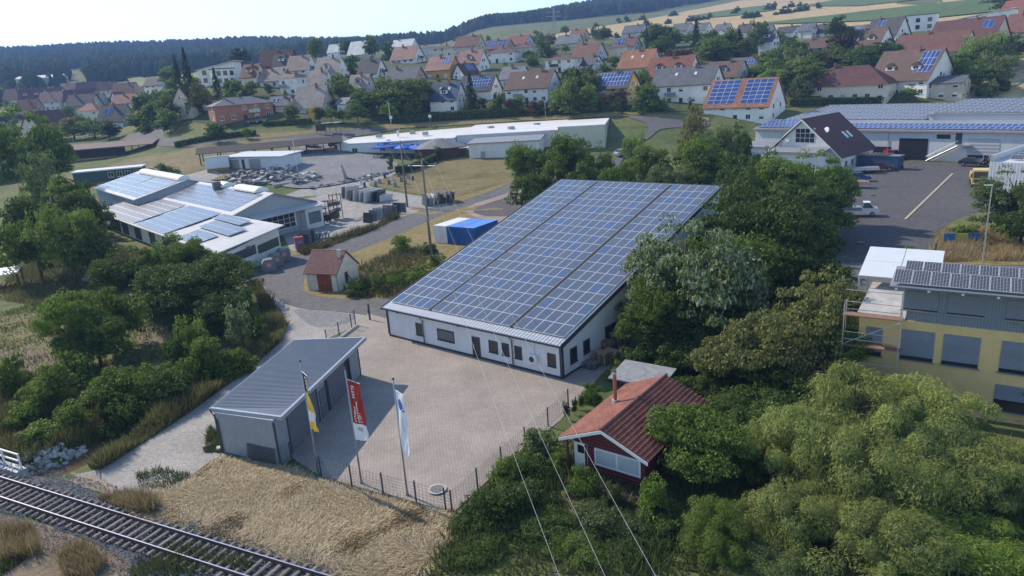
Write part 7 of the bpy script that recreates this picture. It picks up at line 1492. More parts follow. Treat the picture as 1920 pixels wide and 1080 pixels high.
def quads(name, C, N, size, asp, r, m, droop=None):
    """many small leaf-shaped quads at points C, roughly facing N"""
    n = len(C); N = N/np.maximum(1e-6, np.linalg.norm(N, axis=1))[:, None]
    t = r.normal(size=(n, 3)) if droop is None else np.tile(np.array([0, 0, -1.]), (n, 1))+r.normal(size=(n, 3))*droop
    t -= N*np.sum(t*N, 1)[:, None]; t /= np.maximum(1e-6, np.linalg.norm(t, axis=1))[:, None]; b = np.cross(N, t)
    s = (size*r.uniform(.5, 1.6, n))[:, None]; w = s*asp
    V = np.stack([C-t*s*.5, C+b*w*.5+N*w*.12, C+t*s*.5, C-b*w*.5+N*w*.12], 1).reshape(-1, 3)
    me = bpy.data.meshes.new(name); me.vertices.add(4*n); me.vertices.foreach_set('co', V.ravel().astype(np.float32)); me.loops.add(4*n); me.loops.foreach_set('vertex_index', np.arange(4*n, dtype=np.int32))
    me.polygons.add(n); me.polygons.foreach_set('loop_start', np.arange(0, 4*n, 4, dtype=np.int32)); me.polygons.foreach_set('loop_total', np.full(n, 4, np.int32)); me.materials.append(m); me.update(); me.validate(); return me
def sph(r, n):
    v = r.normal(size=(n, 3)); return v/np.linalg.norm(v, axis=1)[:, None]
def crown(name, seed, n, nclump, leaf, asp=.55, shape='round', crad=.24, flat=.15, droop=None):
    r = np.random.default_rng(seed); d = sph(r, nclump*3); d = d[d[:, 2] > -.75][:nclump]; k = len(d)
    nl = 8; lc = sph(r, nl)*r.uniform(.35, .62, (nl, 1)); lr = r.uniform(.30, .5, nl); lc[0] = (0, 0, .25); lr[0] = .6
    li = r.integers(0, nl, k); bl = lc[li]+d*(lr[li]*r.uniform(.55, 1.0, k)**.5)[:, None]; rad = np.minimum(1.0, np.linalg.norm(bl, axis=1)); d = bl/np.maximum(1e-6, np.linalg.norm(bl, axis=1))[:, None]; cz = .5+.5*d[:, 2]*rad
    if shape == 'cone': f = np.clip(1.05-cz, .08, 1); cc = np.stack([d[:, 0]*rad*f*1.1, d[:, 1]*rad*f*1.1, cz], 1)
    elif shape == 'column': f = np.sqrt(np.clip(1-np.abs(2*cz-1)**3, .1, 1)); h = np.linalg.norm(d[:, :2], axis=1)[:, None]; cc = np.concatenate([d[:, :2]/np.maximum(h, .3)*rad[:, None]*f[:, None]*.85, cz[:, None]], 1)
    elif shape == 'mound': cc = np.stack([d[:, 0]*rad, d[:, 1]*rad, np.abs(d[:, 2])*rad*.85+.05], 1)
    else: cc = np.stack([d[:, 0]*rad, d[:, 1]*rad, cz], 1)
    cr = crad*r.uniform(.6, 1.3, k)*(np.clip(1.1-cc[:, 2], .25, 1) if shape == 'cone' else 1)
    i = r.integers(0, k, n); q = sph(r, n); up = q.copy(); up[:, 2] = np.abs(up[:, 2])*.6+up[:, 2]*.4
    rr_ = cr[i]*r.uniform(.45, 1.0, n)**.5; P = cc[i]+up*rr_[:, None]*np.array([1, 1, .62])
    if droop is not None: P[:, 2] -= r.uniform(0, 1, n)**1.6*.16
    nn = up*.8+np.array([0, 0, .35])+r.normal(size=(n, 3))*.45
    if shape == 'round': P[:, :2] *= (1+.28*np.clip(.62-P[:, 2], 0, .6)/.6)[:, None]
    nf = int(n*.12); fi = r.integers(0, n, nf); P[fi] = np.stack([P[fi, 0]*.6, P[fi, 1]*.6, P[fi, 2]*.7+.1], 1)
    P[:, 2] = np.clip(P[:, 2], .0, 1.15)
    return quads(name, P, nn, np.full(n, leaf), asp, r, LM['mid'], droop)
def conifer_mesh(name, seed, n, leaf):
    r = np.random.default_rng(seed); nb = 130; hb = r.uniform(.02, 1, nb)**.85; ang = r.uniform(0, 6.283, nb); ln = (1-hb)*r.uniform(.7, 1.1, nb)*.95+.05
    i = r.integers(0, nb, n); t = r.uniform(.05, 1, n)**.7; side = r.normal(size=n)*.07*(1-hb[i]*.6); P = np.stack([np.cos(ang[i])*ln[i]*t-np.sin(ang[i])*side, np.sin(ang[i])*ln[i]*t+np.cos(ang[i])*side, hb[i]-t*ln[i]*.13+r.normal(size=n)*.012], 1)
    nn = np.stack([np.cos(ang[i])*.4, np.sin(ang[i])*.4, np.full(n, .9)], 1)+r.normal(size=(n, 3))*.3
    return quads(name, P, nn, np.full(n, leaf), .35, r, LM['conifer'])
MESH = {}
def pool(kind, lod):
    k = (kind, lod)
    if k in MESH: return MESH[k]
    hi, mid = lod == 'hi', lod == 'mid'
    if kind == 'broad': L = [crown('crown', 10+s, 28000 if hi else 7500 if mid else 1700, 170 if hi else 80 if mid else 34, .036 if hi else .065 if mid else .14, .55, crad=.165 if hi else .22 if mid else .32) for s in range(4 if hi else 3)]
    elif kind == 'bush': L = [crown('crown', 30+s, 16000 if hi else 4000 if mid else 1300, 110 if hi else 46 if mid else 28, .044 if hi else .085 if mid else .15, .55, 'mound', .2 if hi else .25) for s in range(3)]
    elif kind == 'willow': L = [crown('crown', 50+s, 44000 if hi else 8000, 75 if hi else 60, .05 if hi else .09, .19, crad=.2 if hi else .24, droop=.6) for s in range(3)]
    elif kind == 'column': L = [crown('crown', 70+s, 9000 if hi else 3500 if mid else 1200, 60, .05 if hi else .07 if mid else .11, .5, 'column', .26) for s in range(2)]
    elif kind == 'conifer': L = [conifer_mesh('crown', 90+s, 9000 if hi else 5000 if mid else 1800, .07 if hi else .09 if mid else .13) for s in range(2)]
    MESH[k] = L; return L
TRUNKM = mat('bark', (.075, .058, .045), .9, .3, 5, .3)
def trunk_mesh(seed):
    r = random.Random(seed); b = MB(); b.tube([(0, 0, -.05), (.02, 0, .3), (.03, .02, .6), (0, .03, .9)], .05, 7, r1=.016)
    for k in range(6):
        a = k*1.05+r.random(); z = .3+.08*k; l = r.uniform(.25, .45); b.tube([(.02, 0, z), (math.cos(a)*l*.5, math.sin(a)*l*.5, z+.14), (math.cos(a)*l, math.sin(a)*l, z+.24)], .022, 5, r1=.006)
    return b.mesh('trunk', TRUNKM, True)
TRUNKS = [trunk_mesh(s) for s in range(3)]
TREES = []
_tn = [0]
def put_tree(x, y, z, H, R, kind, col, label=None, px=None, name=None, cbase=.05, cat=None):
    _tn[0] += 1; k = _tn[0]; d = math.hypot(x, y); pr = max(R, H*.5)*FPX/d; lod = 'hi' if pr > 62 else 'mid' if pr > 21 else 'lo'
    if kind == 'willow' and lod == 'lo': kind = 'broad'
    name = name or {'broad': 'broadleaf_tree', 'bush': 'bush', 'willow': 'willow_tree', 'column': 'columnar_tree', 'conifer': 'conifer_tree'}[kind]
    T = empty(name, (x, y, z), random.random()*6.28, label, cat or ('bush' if kind == 'bush' else 'tree')); ms = pool(kind, lod); me = ms[k % len(ms)]
    if kind == 'bush': cbase = 0
    if kind == 'conifer': cbase = .06
    R *= 1.13 if kind == 'broad' else 1
    o = inst('crown', me, T, (0, 0, H*cbase), (0, 0, 0), (R, R*random.uniform(.88, 1.1), H*(1-cbase))); o.material_slots[0].link = 'OBJECT'; o.material_slots[0].material = LM[col]
    if kind != 'bush': inst('trunk', TRUNKS[k % 3], T, (0, 0, 0), (0, 0, 0), (R*.95, R*.95, H*.85))
    TREES.append([T, px, H, R, kind, col, d]); return T
def NT(cx, ytop, Y, wpx, kind, col, label, **kw):
    """near plant: centre column, top row, chosen depth on the ground, width in photo pixels"""
    d = ray(cx, ytop); t = Y/d[1]; x = d[0]*t; top = CAMZ+d[2]*t; z = float(tz(x, Y)); dist = math.hypot(x, Y)
    return put_tree(x, Y, z-.05, max(1.0, top-z), wpx*dist/FPX/2*1.04, kind, col, label, (cx, ytop), **kw)
def VT(cx, yb, yt, wpx, kind, col, label=None, **kw):
    p = G(cx, yb); d = math.hypot(p[0], p[1]); return put_tree(p[0], p[1], p[2]-.1, max(1.5, (yb-yt)*d/FPX*.97), wpx*d/FPX/2, kind, col, label, (cx, yb), **kw)
# right-hand trees, front to back
for a in (
 (1290, 388, 55, 250, 'broad', 'silver', 'silvery green tree leaning over the right edge of the solar roof'), (1415, 338, 66, 290, 'broad', 'dark', 'tallest dark tree behind the solar roof corner'), (1345, 432, 59, 240, 'broad', 'mid', 'full green tree in the middle of the clump right of the hall'), (1450, 430, 61, 230, 'broad', 'dark', 'dark tree at the right of the clump beside the hall'),
 (1545, 492, 48, 200, 'broad', 'yellow', 'yellowish maple with a spreading top left of the scaffold'), (1445, 575, 45, 230, 'broad', 'yellow', 'lower yellow-green maple with pale leaf undersides'), (1580, 600, 46, 130, 'broad', 'mid', 'green tree touching the scaffold'), (1262, 640, 51, 120, 'bush', 'dark', 'dark bush behind the bitumen-roofed shed'), (1365, 620, 48, 190, 'broad', 'dark', 'dark young tree right of the red cabin roof'), (1235, 505, 54, 160, 'broad', 'mid', 'shaded tree against the hall lean-to'), (1310, 560, 52.5, 210, 'broad', 'dark', 'dense dark tree filling the gap below the silvery crown'),
 (1320, 765, 36, 230, 'broad', 'mid', 'walnut tree overhanging the right eave of the red cabin'), (1230, 880, 32.5, 110, 'bush', 'mid', 'bush below the walnut tree in front of the cabin deck'), (1425, 730, 40, 210, 'broad', 'dark', 'dark tree between the maple and the willows'),
 (1610, 690, 38, 260, 'willow', 'willow', 'tall feathery willow, topmost of the pale green mass'), (1730, 705, 37, 260, 'willow', 'willow', 'willow crown in front of the ochre building shutters'), (1400, 830, 34.5, 170, 'bush', 'dark', 'dark bushy growth between walnut and willows'), (1330, 690, 46, 170, 'bush', 'dark', 'low dark thicket right of the cabin roof'), (1470, 680, 42, 190, 'bush', 'mid', 'thicket under the yellowish maples'), (1520, 775, 34, 240, 'willow', 'willow', 'willow crown at the left shoulder of the pale green mass'), (1660, 800, 32, 300, 'willow', 'willow', 'broad willow crown in the centre of the pale green mass'), (1800, 800, 33, 230, 'willow', 'greyg', 'greyer willow crown below the ochre building'), (1880, 850, 31, 240, 'willow', 'willow', 'willow crown at the right edge of the picture'),
 (1500, 900, 30, 220, 'willow', 'willow', 'low willow crown beside the dark gap'), (1350, 940, 29.5, 200, 'willow', 'light', 'light green willow clump at the bottom centre right'), (1620, 950, 28, 280, 'willow', 'willow', 'willow crown cut by the lower edge, left one'), (1800, 970, 28, 280, 'willow', 'light', 'willow crown cut by the lower edge, right one'), (1440, 1020, 28, 220, 'willow', 'greyg', 'grey-green willow clump at the lower edge'), (1916, 745, 40, 60, 'conifer', 'conifer', 'dark conifer tip at the right edge before the ochre wall'),
 (945, 888, 34, 220, 'bush', 'dark', 'large dark round bush at the courtyard fence corner'), (880, 960, 32.3, 120, 'bush', 'dark', 'low dark bush at the end of the mown bank'), (1020, 965, 31.8, 170, 'bush', 'dark', 'dark bush beneath the power lines'), (1140, 940, 31.8, 190, 'bush', 'greyg', 'grey-green bush beneath the power lines'), (1010, 800, 39.5, 110, 'bush', 'greyg', 'greyish hedge bush left of the red cabin'), (955, 850, 36.8, 90, 'bush', 'light', 'bright green bush on the courtyard fence'), (1000, 845, 37.2, 110, 'bush', 'dark', 'dark hedge bush behind the courtyard fence'), (1045, 835, 38, 60, 'bush', 'light', 'bright bush under the left eave of the red cabin'), (1098, 868, 35, 90, 'bush', 'mid', 'round bush in front of the cabin door'), (1150, 890, 33.8, 60, 'bush', 'greyg', 'small pale bush before the cabin window'), (1200, 1000, 30, 170, 'bush', 'dark', 'dark bush at the lower edge right of the wires'), (900, 1020, 30.6, 150, 'bush', 'mid', 'grassy bush at the lower edge left of the wires'), (1080, 1030, 30, 170, 'bush', 'mid', 'low bush at the lower edge under the wires'), (1260, 960, 31, 110, 'bush', 'dark', 'dark bush left of the light willow clump'),
 (1238, 600, 52.3, 150, 'bush', 'dark', 'dark shrub at the foot of the silvery tree'), (1335, 585, 50.5, 190, 'bush', 'dark', 'dense shrub filling the foot of the big clump'), (1420, 560, 53, 180, 'broad', 'mid', 'green tree between the clump and the yellowish maples'),
 (1110, 712, 46.8, 56, 'bush', 'mid', 'rounded bush behind the copper chimney pipe'), (1165, 668, 50, 70, 'bush', 'light', 'bright leafy bush covering the pallets'), (1185, 640, 51.5, 80, 'bush', 'mid', 'leafy shrub beside the tall pallet stack')): NT(*a[:6], a[6])
for k, (cx, yt) in enumerate(((1060, 750), (1076, 742), (1091, 737))): NT(cx, yt, 44.2-k*.0+k*.7, 19, 'column', 'conifer', ['left', 'middle', 'right'][k]+' one of three dark thujas beside the red cabin', name='thuja', cbase=.0)
# left-hand gardens
for a in ((85, 322, 104, 140, 'broad', 'dark', 'large dark tree behind the bright one left of the halls'), (105, 374, 93, 112, 'broad', 'light', 'bright green rounded tree left of the halls'), (45, 392, 96, 90, 'broad', 'mid', 'tree at the left of the bright rounded tree'), (150, 412, 92, 64, 'broad', 'dark', 'dark tree between the bright tree and the low hall'),
 (232, 455, 82, 120, 'broad', 'dark', 'dark round tree at the left of the copse by the low hall'), (322, 434, 84, 120, 'broad', 'mid', 'taller tree in front of the low hall eave'), (395, 480, 77, 150, 'broad', 'dark', 'broad dark tree before the window strips of the low hall'), (335, 495, 74, 150, 'broad', 'dark', 'dark tree in the middle of the copse'), (440, 530, 70, 100, 'bush', 'dark', 'dark bush where the copse meets the path'), (270, 510, 76, 110, 'broad', 'dark', 'dark tree in the hollow of the copse'), (380, 540, 69, 130, 'bush', 'dark', 'dense dark bush below the broad tree'),
 (115, 545, 62, 130, 'broad', 'mid', 'spreading walnut tree on the meadow, left part'), (205, 535, 65, 100, 'broad', 'mid', 'walnut tree on the meadow, right part'), (165, 590, 60, 120, 'broad', 'dark', 'darker low crown under the walnut trees'), (440, 562, 62, 64, 'column', 'silver', 'silvery young willow standing above the path verge'), (350, 588, 60, 66, 'column', 'mid', 'slender green tree beside the silvery willow'), (385, 610, 57, 120, 'bush', 'mid', 'leafy bush above the tall grass verge'), (325, 610, 58, 80, 'bush', 'dark', 'dark bush left of the slender tree'), (470, 590, 63, 60, 'bush', 'dark', 'dark bush at the bend of the path'), (430, 640, 57, 80, 'bush', 'mid', 'bush over the creek near the path bend'),
 (255, 665, 52.5, 150, 'bush', 'mid', 'big leafy bush above the creek'), (185, 690, 51.5, 100, 'broad', 'mid', 'small tree among the creek bushes'), (75, 685, 53, 90, 'broad', 'light', 'bright young tree in the garden by the creek'), (130, 650, 56, 100, 'bush', 'mid', 'pale bush behind the young tree'), (305, 690, 51.5, 90, 'bush', 'dark', 'dark bush at the creek bank end'), (40, 735, 50, 80, 'bush', 'light', 'bright shrub at the left edge above the creek'), (225, 735, 49, 90, 'bush', 'dark', 'shaded bush hanging over the creek'), (10, 660, 56, 60, 'bush', 'mid', 'shrub at the left edge of the vegetable patch'), (340, 650, 55, 80, 'bush', 'mid', 'leafy bush between creek and grass verge'), (130, 745, 48.5, 90, 'bush', 'light', 'grassy shrub on the bank above the riprap'), (60, 790, 46.5, 90, 'bush', 'mid', 'green shrub above the white railing'),
 (665, 514, 79, 60, 'bush', 'dark', 'dark hedge bush touching the cream hut'), (708, 506, 79.5, 62, 'bush', 'mid', 'second hedge bush beside the cream hut'), (748, 500, 81, 62, 'bush', 'mid', 'third hedge bush along the road'), (783, 487, 84, 64, 'bush', 'light', 'fourth hedge bush nearest the solar roof'), (818, 474, 88, 60, 'bush', 'mid', 'hedge bush at the edge of the solar roof'), (745, 437, 99, 56, 'bush', 'light', 'round bright bush on the dry verge'), (803, 448, 97, 46, 'bush', 'dark', 'round dark bush behind the power pole'),
 (985, 262, 126, 90, 'broad', 'mid', 'left tree of the group above the far roof corner'), (1048, 248, 122, 110, 'broad', 'mid', 'tallest tree of the group above the far roof corner'), (1112, 256, 118, 74, 'broad', 'light', 'bright tree of the group above the far roof corner'), (1000, 315, 113, 90, 'broad', 'dark', 'low tree beside the cobbled bay'), (1075, 300, 110, 110, 'broad', 'dark', 'dark tree behind the far roof edge'), (1205, 268, 118, 120, 'broad', 'light', 'light flowering tree above the far roof edge'), (1195, 242, 145, 52, 'broad', 'light', 'small bright tree beside the cream end wall'), (1306, 190, 160, 54, 'broad', 'ochre', 'ochre-green round tree in front of the large white house'), (1310, 250, 112, 130, 'broad', 'mid', 'green tree in front of the orange-red solar roof'), (1355, 236, 118, 100, 'broad', 'greyg', 'grey-green tree left of the white wing'), (1388, 220, 132, 60, 'broad', 'dark', 'dark tree below the orange-red solar roof'),
 (1250, 300, 106, 120, 'broad', 'greyg', 'grey-green tree above the solar roof ridge'), (1150, 305, 104, 90, 'broad', 'mid', 'green tree behind the middle of the far roof edge'), (1450, 290, 94, 160, 'broad', 'mid', 'bright topped tree in front of the steep-roofed office'), (1530, 270, 96, 120, 'broad', 'light', 'bright tree at the edge of the yard'), (1480, 330, 86, 190, 'broad', 'dark', 'large dark tree beside the yard'), (1556, 345, 88, 90, 'broad', 'dark', 'dark tree overhanging the white pickup'), (1400, 310, 92, 130, 'broad', 'dark', 'dark tree right of the roof corner'), (1430, 270, 108, 90, 'broad', 'dark', 'dark tree beside the white wing with posters'), (1525, 432, 78, 70, 'conifer', 'mid', 'thin green conifer at the near end of the yard'), (1565, 480, 72, 70, 'bush', 'mid', 'bush behind the pale canopy roof'), (1490, 440, 74, 110, 'broad', 'dark', 'dark tree between the clump and the yard'),
 (1912, 300, 82, 110, 'broad', 'greyg', 'drooping birch at the right edge by the lamp'), (1925, 370, 79, 110, 'broad', 'dark', 'lower dark crown under the birch'), (1818, 416, 83, 70, 'bush', 'mid', 'round bush behind the company board'), (1704, 463, 76.5, 46, 'bush', 'light', 'small bright bush behind the black solar panels'), (18, 182, 160, 110, 'broad', 'mid', 'large tree at the left edge before the old village'), (55, 258, 140, 90, 'bush', 'greyg', 'grey round bush beside the pale van'), (95, 322, 120, 110, 'bush', 'mid', 'bush row left of the green hut'), (30, 330, 118, 80, 'bush', 'light', 'bright bush below the dark barn'), (150, 325, 130, 60, 'bush', 'dark', 'bush at the foot of the green hut'), (300, 302, 172, 60, 'bush', 'dark', 'dark bush behind the rear hall')): NT(*a[:6], a[6])
# lawn hedge with topiary
for k, (cx, yb, yt, w, kind, lab) in enumerate(((733, 326, 293, 18, 'column', 'clipped round topiary at the near end of the lawn hedge'), (787, 303, 284, 18, 'column', 'small clipped topiary ball in the lawn hedge'), (820, 300, 273, 20, 'column', 'tall clipped topiary at the far end of the lawn hedge'), (834, 290, 268, 16, 'conifer', 'slim pointed shrub beside the pavilion'), (872, 283, 272, 14, 'bush', 'flowering shrub at the pavilion corner'))): VT(cx, yb, yt, w, kind, 'dark', lab, cat='bush', name='topiary_shrub')
def hedge(pts, w, h, col, label, far=True, nper=60, leaf=.35):
    P = [G(*p) for p in pts]; r = np.random.default_rng(int(pts[0][0])); C = []; N = []
    for a, b in zip(P[:-1], P[1:]):
        L = np.hypot(*(b-a)[:2]); n = int(L*nper); t = r.uniform(0, 1, n); d = (b-a)[:2]/L; nrm = np.array([d[1], -d[0]]); f = r.integers(0, 3, n); s = np.where(f == 0, -1, np.where(f == 1, 1, r.uniform(-1, 1, n))); z = np.where(f == 2, h, r.uniform(0, h, n))*r.uniform(.9, 1.08, n)
        xy = a[None, :2]+(b-a)[None, :2]*t[:, None]+nrm[None]*(s*w/2*r.uniform(.8, 1.1, n))[:, None]; C.append(np.concatenate([xy, (a[2]+(b[2]-a[2])*t+z)[:, None]], 1)); N.append(np.concatenate([nrm[None]*s[:, None]*(f != 2)[:, None], ((f == 2)*1.0+.25)[:, None]], 1)+r.normal(size=(n, 3))*.3)
    C = np.concatenate(C); N = np.concatenate(N); o = P[0]; me = quads('hedge', C-o, N, np.full(len(C), leaf), .6, r, LM[col]); T = inst('hedge', me, None, tuple(o)); tag(T, label, 'hedge')
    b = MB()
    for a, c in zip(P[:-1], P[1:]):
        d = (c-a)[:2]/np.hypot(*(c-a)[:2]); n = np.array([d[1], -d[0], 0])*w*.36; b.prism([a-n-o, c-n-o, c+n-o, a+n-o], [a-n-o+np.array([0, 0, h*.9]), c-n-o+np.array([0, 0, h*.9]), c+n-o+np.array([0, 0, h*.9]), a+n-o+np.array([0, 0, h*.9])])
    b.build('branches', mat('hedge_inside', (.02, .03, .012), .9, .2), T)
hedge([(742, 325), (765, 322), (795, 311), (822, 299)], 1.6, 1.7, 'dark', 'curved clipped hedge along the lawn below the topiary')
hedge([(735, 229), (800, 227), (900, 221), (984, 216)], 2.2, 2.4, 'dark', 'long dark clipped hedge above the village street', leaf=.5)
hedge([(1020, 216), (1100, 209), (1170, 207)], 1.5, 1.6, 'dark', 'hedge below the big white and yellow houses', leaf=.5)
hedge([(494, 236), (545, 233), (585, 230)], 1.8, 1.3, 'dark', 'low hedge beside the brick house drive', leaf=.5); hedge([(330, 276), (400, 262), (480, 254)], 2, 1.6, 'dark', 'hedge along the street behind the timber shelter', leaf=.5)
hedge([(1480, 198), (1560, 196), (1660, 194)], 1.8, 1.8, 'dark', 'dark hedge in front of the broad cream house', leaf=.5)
# village trees seen one by one
BL = 'broad'
for a in ((366,218,106,40,'conifer','conifer','tallest spruce of the group left of the brick house'),(345,205,118,34,'conifer','conifer','left spruce of the group left of the brick house'),(411,192,134,30,'conifer','conifer','right spruce of the group left of the brick house'),(381,214,150,40,BL,'ochre','thin brownish pine among the spruces'),(455,126,95,36,BL,'conifer','dark cedar on the skyline behind the white modern house'),
 (594,120,71,30,BL,'mid','tall round tree on the skyline right of the maroon roof'),(651,112,77,26,BL,'dark','tree on the skyline between two white gables'),(700,112,73,30,BL,'dark','dark tree on the skyline right of the beige gable'),(742,214,143,112,BL,'mid','big round tree above the long hedge'),(692,214,165,60,BL,'mid','tree left of the big round tree'),(650,200,152,52,BL,'mid','bushy tree above the tiny grey-roofed house'),(798,186,156,50,BL,'dark','tree at the right of the big round tree'),
 (550,230,199,28,BL,'dark','street tree in front of the low grey-roofed house'),(600,231,203,22,BL,'dark','street tree right of the orange sign'),(623,231,202,24,BL,'mid','second street tree right of the orange sign'),(672,232,187,44,BL,'mid','larger street tree beside the lane'),(735,226,193,38,BL,'light','bright tree left of the curved lamp'),(645,232,206,20,BL,'dark','small street tree near the lane'),
 (885,213,140,46,'conifer','conifer','big spruce in front of the white house with dark solar roof'),(930,206,172,12,'column','conifer','narrow cypress left of the big white house'),(960,214,182,46,'bush','copper','copper bush in front of the big white house'),(1000,214,188,60,'bush','copper','second copper bush in front of the big white house'),(1085,196,133,54,'conifer','dark','dark tree between the big white and the yellow house'),(1075,212,180,70,'bush','light','flowering bushes right of the big white house'),(1050,212,180,50,'bush','mid','green bush at the gable of the big white house'),(1160,202,172,40,BL,'copper','copper tree in front of the yellow house'),(1110,208,184,50,'bush','light','bush at the left foot of the yellow house'),(1240,205,182,30,'bush','mid','bush before the large white house'),
 (1230,92,49,46,BL,'dark','large dark tree at the field edge above the orange roof'),(1213,98,52,16,'conifer','conifer','slim conifer beside the large dark tree'),(1305,92,39,26,'conifer','conifer','pointed conifer on the crest between grey roofs'),(1240,110,70,50,BL,'mid','round tree below the large dark one'),(1265,120,92,60,BL,'copper','copper beech right of the orange roof'),(1350,112,70,70,BL,'mid','broad tree above the brown roof with dormer'),(1385,108,60,36,'conifer','conifer','dark conifer left of the thin poplar'),(1416,104,40,36,BL,'greyg','thin pale poplar on the crest'),(1470,122,82,60,BL,'mid','round tree right of the tall grey-roofed house'),(1577,92,38,46,BL,'dark','tall dark tree right of the estate row'),(1545,122,96,50,BL,'dark','dark tree below the estate row'),(1500,168,110,90,BL,'mid','broad tree behind the broad cream house, left'),(1430,152,112,80,BL,'mid','tree right of the orange solar roof'),(1450,170,128,60,BL,'light','bright tree left of the broad cream house'),(1600,132,92,60,BL,'mid','round tree behind the broad cream house'),(1640,112,84,50,BL,'dark','dark tree left of the stepped red roofs'),(1700,80,56,40,'bush','copper','copper bush below the cubic modern house'),
 (1845,130,66,90,'willow','light','large weeping willow above the wheat field'),(1805,168,110,70,BL,'mid','tree below the weeping willow'),(1895,120,72,60,BL,'dark','dark tree right of the weeping willow'),(1880,24,-6,40,BL,'dark','dark tree at the upper right corner'),(1860,68,44,26,BL,'conifer','dark tree beside the right red roofs'),(1700,190,168,24,BL,'mid','palm-like small tree by the low garden house'),
 (285,236,208,50,BL,'mid','tree right of the white village gable'),(310,225,178,60,BL,'dark','dark tree behind the village street'),(295,238,202,34,'conifer','light','bright pointed tree beside the village street'),(262,240,214,40,BL,'dark','bush left of the bright pointed tree'),(140,262,226,60,BL,'ochre','ochre-green tree below the red-brown half-hip'),(178,260,226,60,BL,'mid','tree beside the ochre-green one'),(105,262,236,40,BL,'mid','tree in front of the half-hipped roof'),(205,262,232,40,BL,'dark','dark tree by the leaning lamp post'),(410,268,232,34,BL,'dark','street tree at the brick house corner'),(465,262,240,18,BL,'light','thin young tree on the dry bank')): VT(*a)
# garden trees between the houses, each named after the house it stands by
r2 = random.Random(12); made = {}; n_try = 0; cnt = 0
def near_house(px, py):
    return min(HOUSES, key=lambda h: (h[0]-px)**2+((h[1]+h[2])/2-py)**2*2.2)
while cnt < 400 and n_try < 26000:
    n_try += 1; px = r2.uniform(430, 1880) if r2.random() < .85 else r2.uniform(0, 330); top = 68+max(0, (1000-px))*.045 if px > 430 else 168
    py = r2.uniform(top, 215 if px > 430 else 250)
    if px > 1330 and py > 185: continue
    if any(abs(h[0]-px) < (h[5]+h[6])*.36*FPX/h[4]+2 and h[2]-1 < py < h[1]+12 for h in HOUSES): 
        if not any(abs(h[0]-px) < (h[5]+h[6])*.36*FPX/h[4] and h[1]+1 < py < h[1]+5 for h in HOUSES): continue
        hgt = r2.uniform(1.5, 3.2)
    else: hgt = r2.uniform(4, 10.5)
    p = G(px, py); d = math.hypot(p[0], p[1]); h = near_house(px, py)
    if d > 900: continue
    for q in HOUSES:
        if abs(q[0]-px) < (q[5]+q[6])*.36*FPX/q[4]+4 and py > q[1]: hgt = min(hgt, (py-q[1]+(q[1]-q[2])*.22)*d/FPX)
    if hgt < 1.2: continue
    if hgt < 3.4 and n_try % 2: continue
    kind = r2.choices((BL, 'bush', 'conifer', 'column'), (6, 4, 1.2, .6))[0] if hgt > 3.4 else 'bush'; col = 'conifer' if kind == 'conifer' else r2.choices(('dark', 'mid', 'light', 'greyg', 'copper'), (5, 6, 3, 2, .7))[0]
    rel = ('left of' if px < h[0]-8 else 'right of' if px > h[0]+8 else 'in front of' if py > h[1] else 'behind'); cn = {'dark': 'dark green', 'mid': 'green', 'light': 'bright green', 'greyg': 'grey-green', 'copper': 'copper', 'conifer': 'dark'}[col]
    lab = '%s%s %s %s the %s' % ('tall ' if hgt > 7.5 else 'low ' if hgt < 3 else '', cn, {'broad': 'tree', 'bush': 'bush', 'conifer': 'conifer', 'column': 'columnar tree'}[kind], rel, h[3]); lab = lab if len(lab.split()) <= 16 else ' '.join(lab.split()[:15])
    if lab in made: continue
    made[lab] = 1; cnt += 1
    put_tree(p[0], p[1], p[2]-.1, hgt, hgt*r2.uniform(.36, .55) if kind in (BL,) else hgt*(.6 if kind == 'bush' else .22), kind, col, lab, (px, py))
# hedgerows between the fields
for k in range(46):
    seg = [((1205, 50), (1335, 36)), ((1372, 27), (1500, 12)), ((1390, 36), (1420, 32)), ((1450, 29), (1545, 15)), ((1100, 52), (1290, 26))][k % 5]; t = r2.random(); px, py = seg[0][0]+(seg[1][0]-seg[0][0])*t, seg[0][1]+(seg[1][1]-seg[0][1])*t; p = G(px, py); hh = r2.uniform(4, 8)
    put_tree(p[0], p[1], p[2]-.2, hh, hh*.62, 'bush', 'dark', 'dark round hedgerow tree in the line between the wheat and green fields', (px, py)); TREES[-1][0]['group'] = 'hedgerow trees between the far fields'

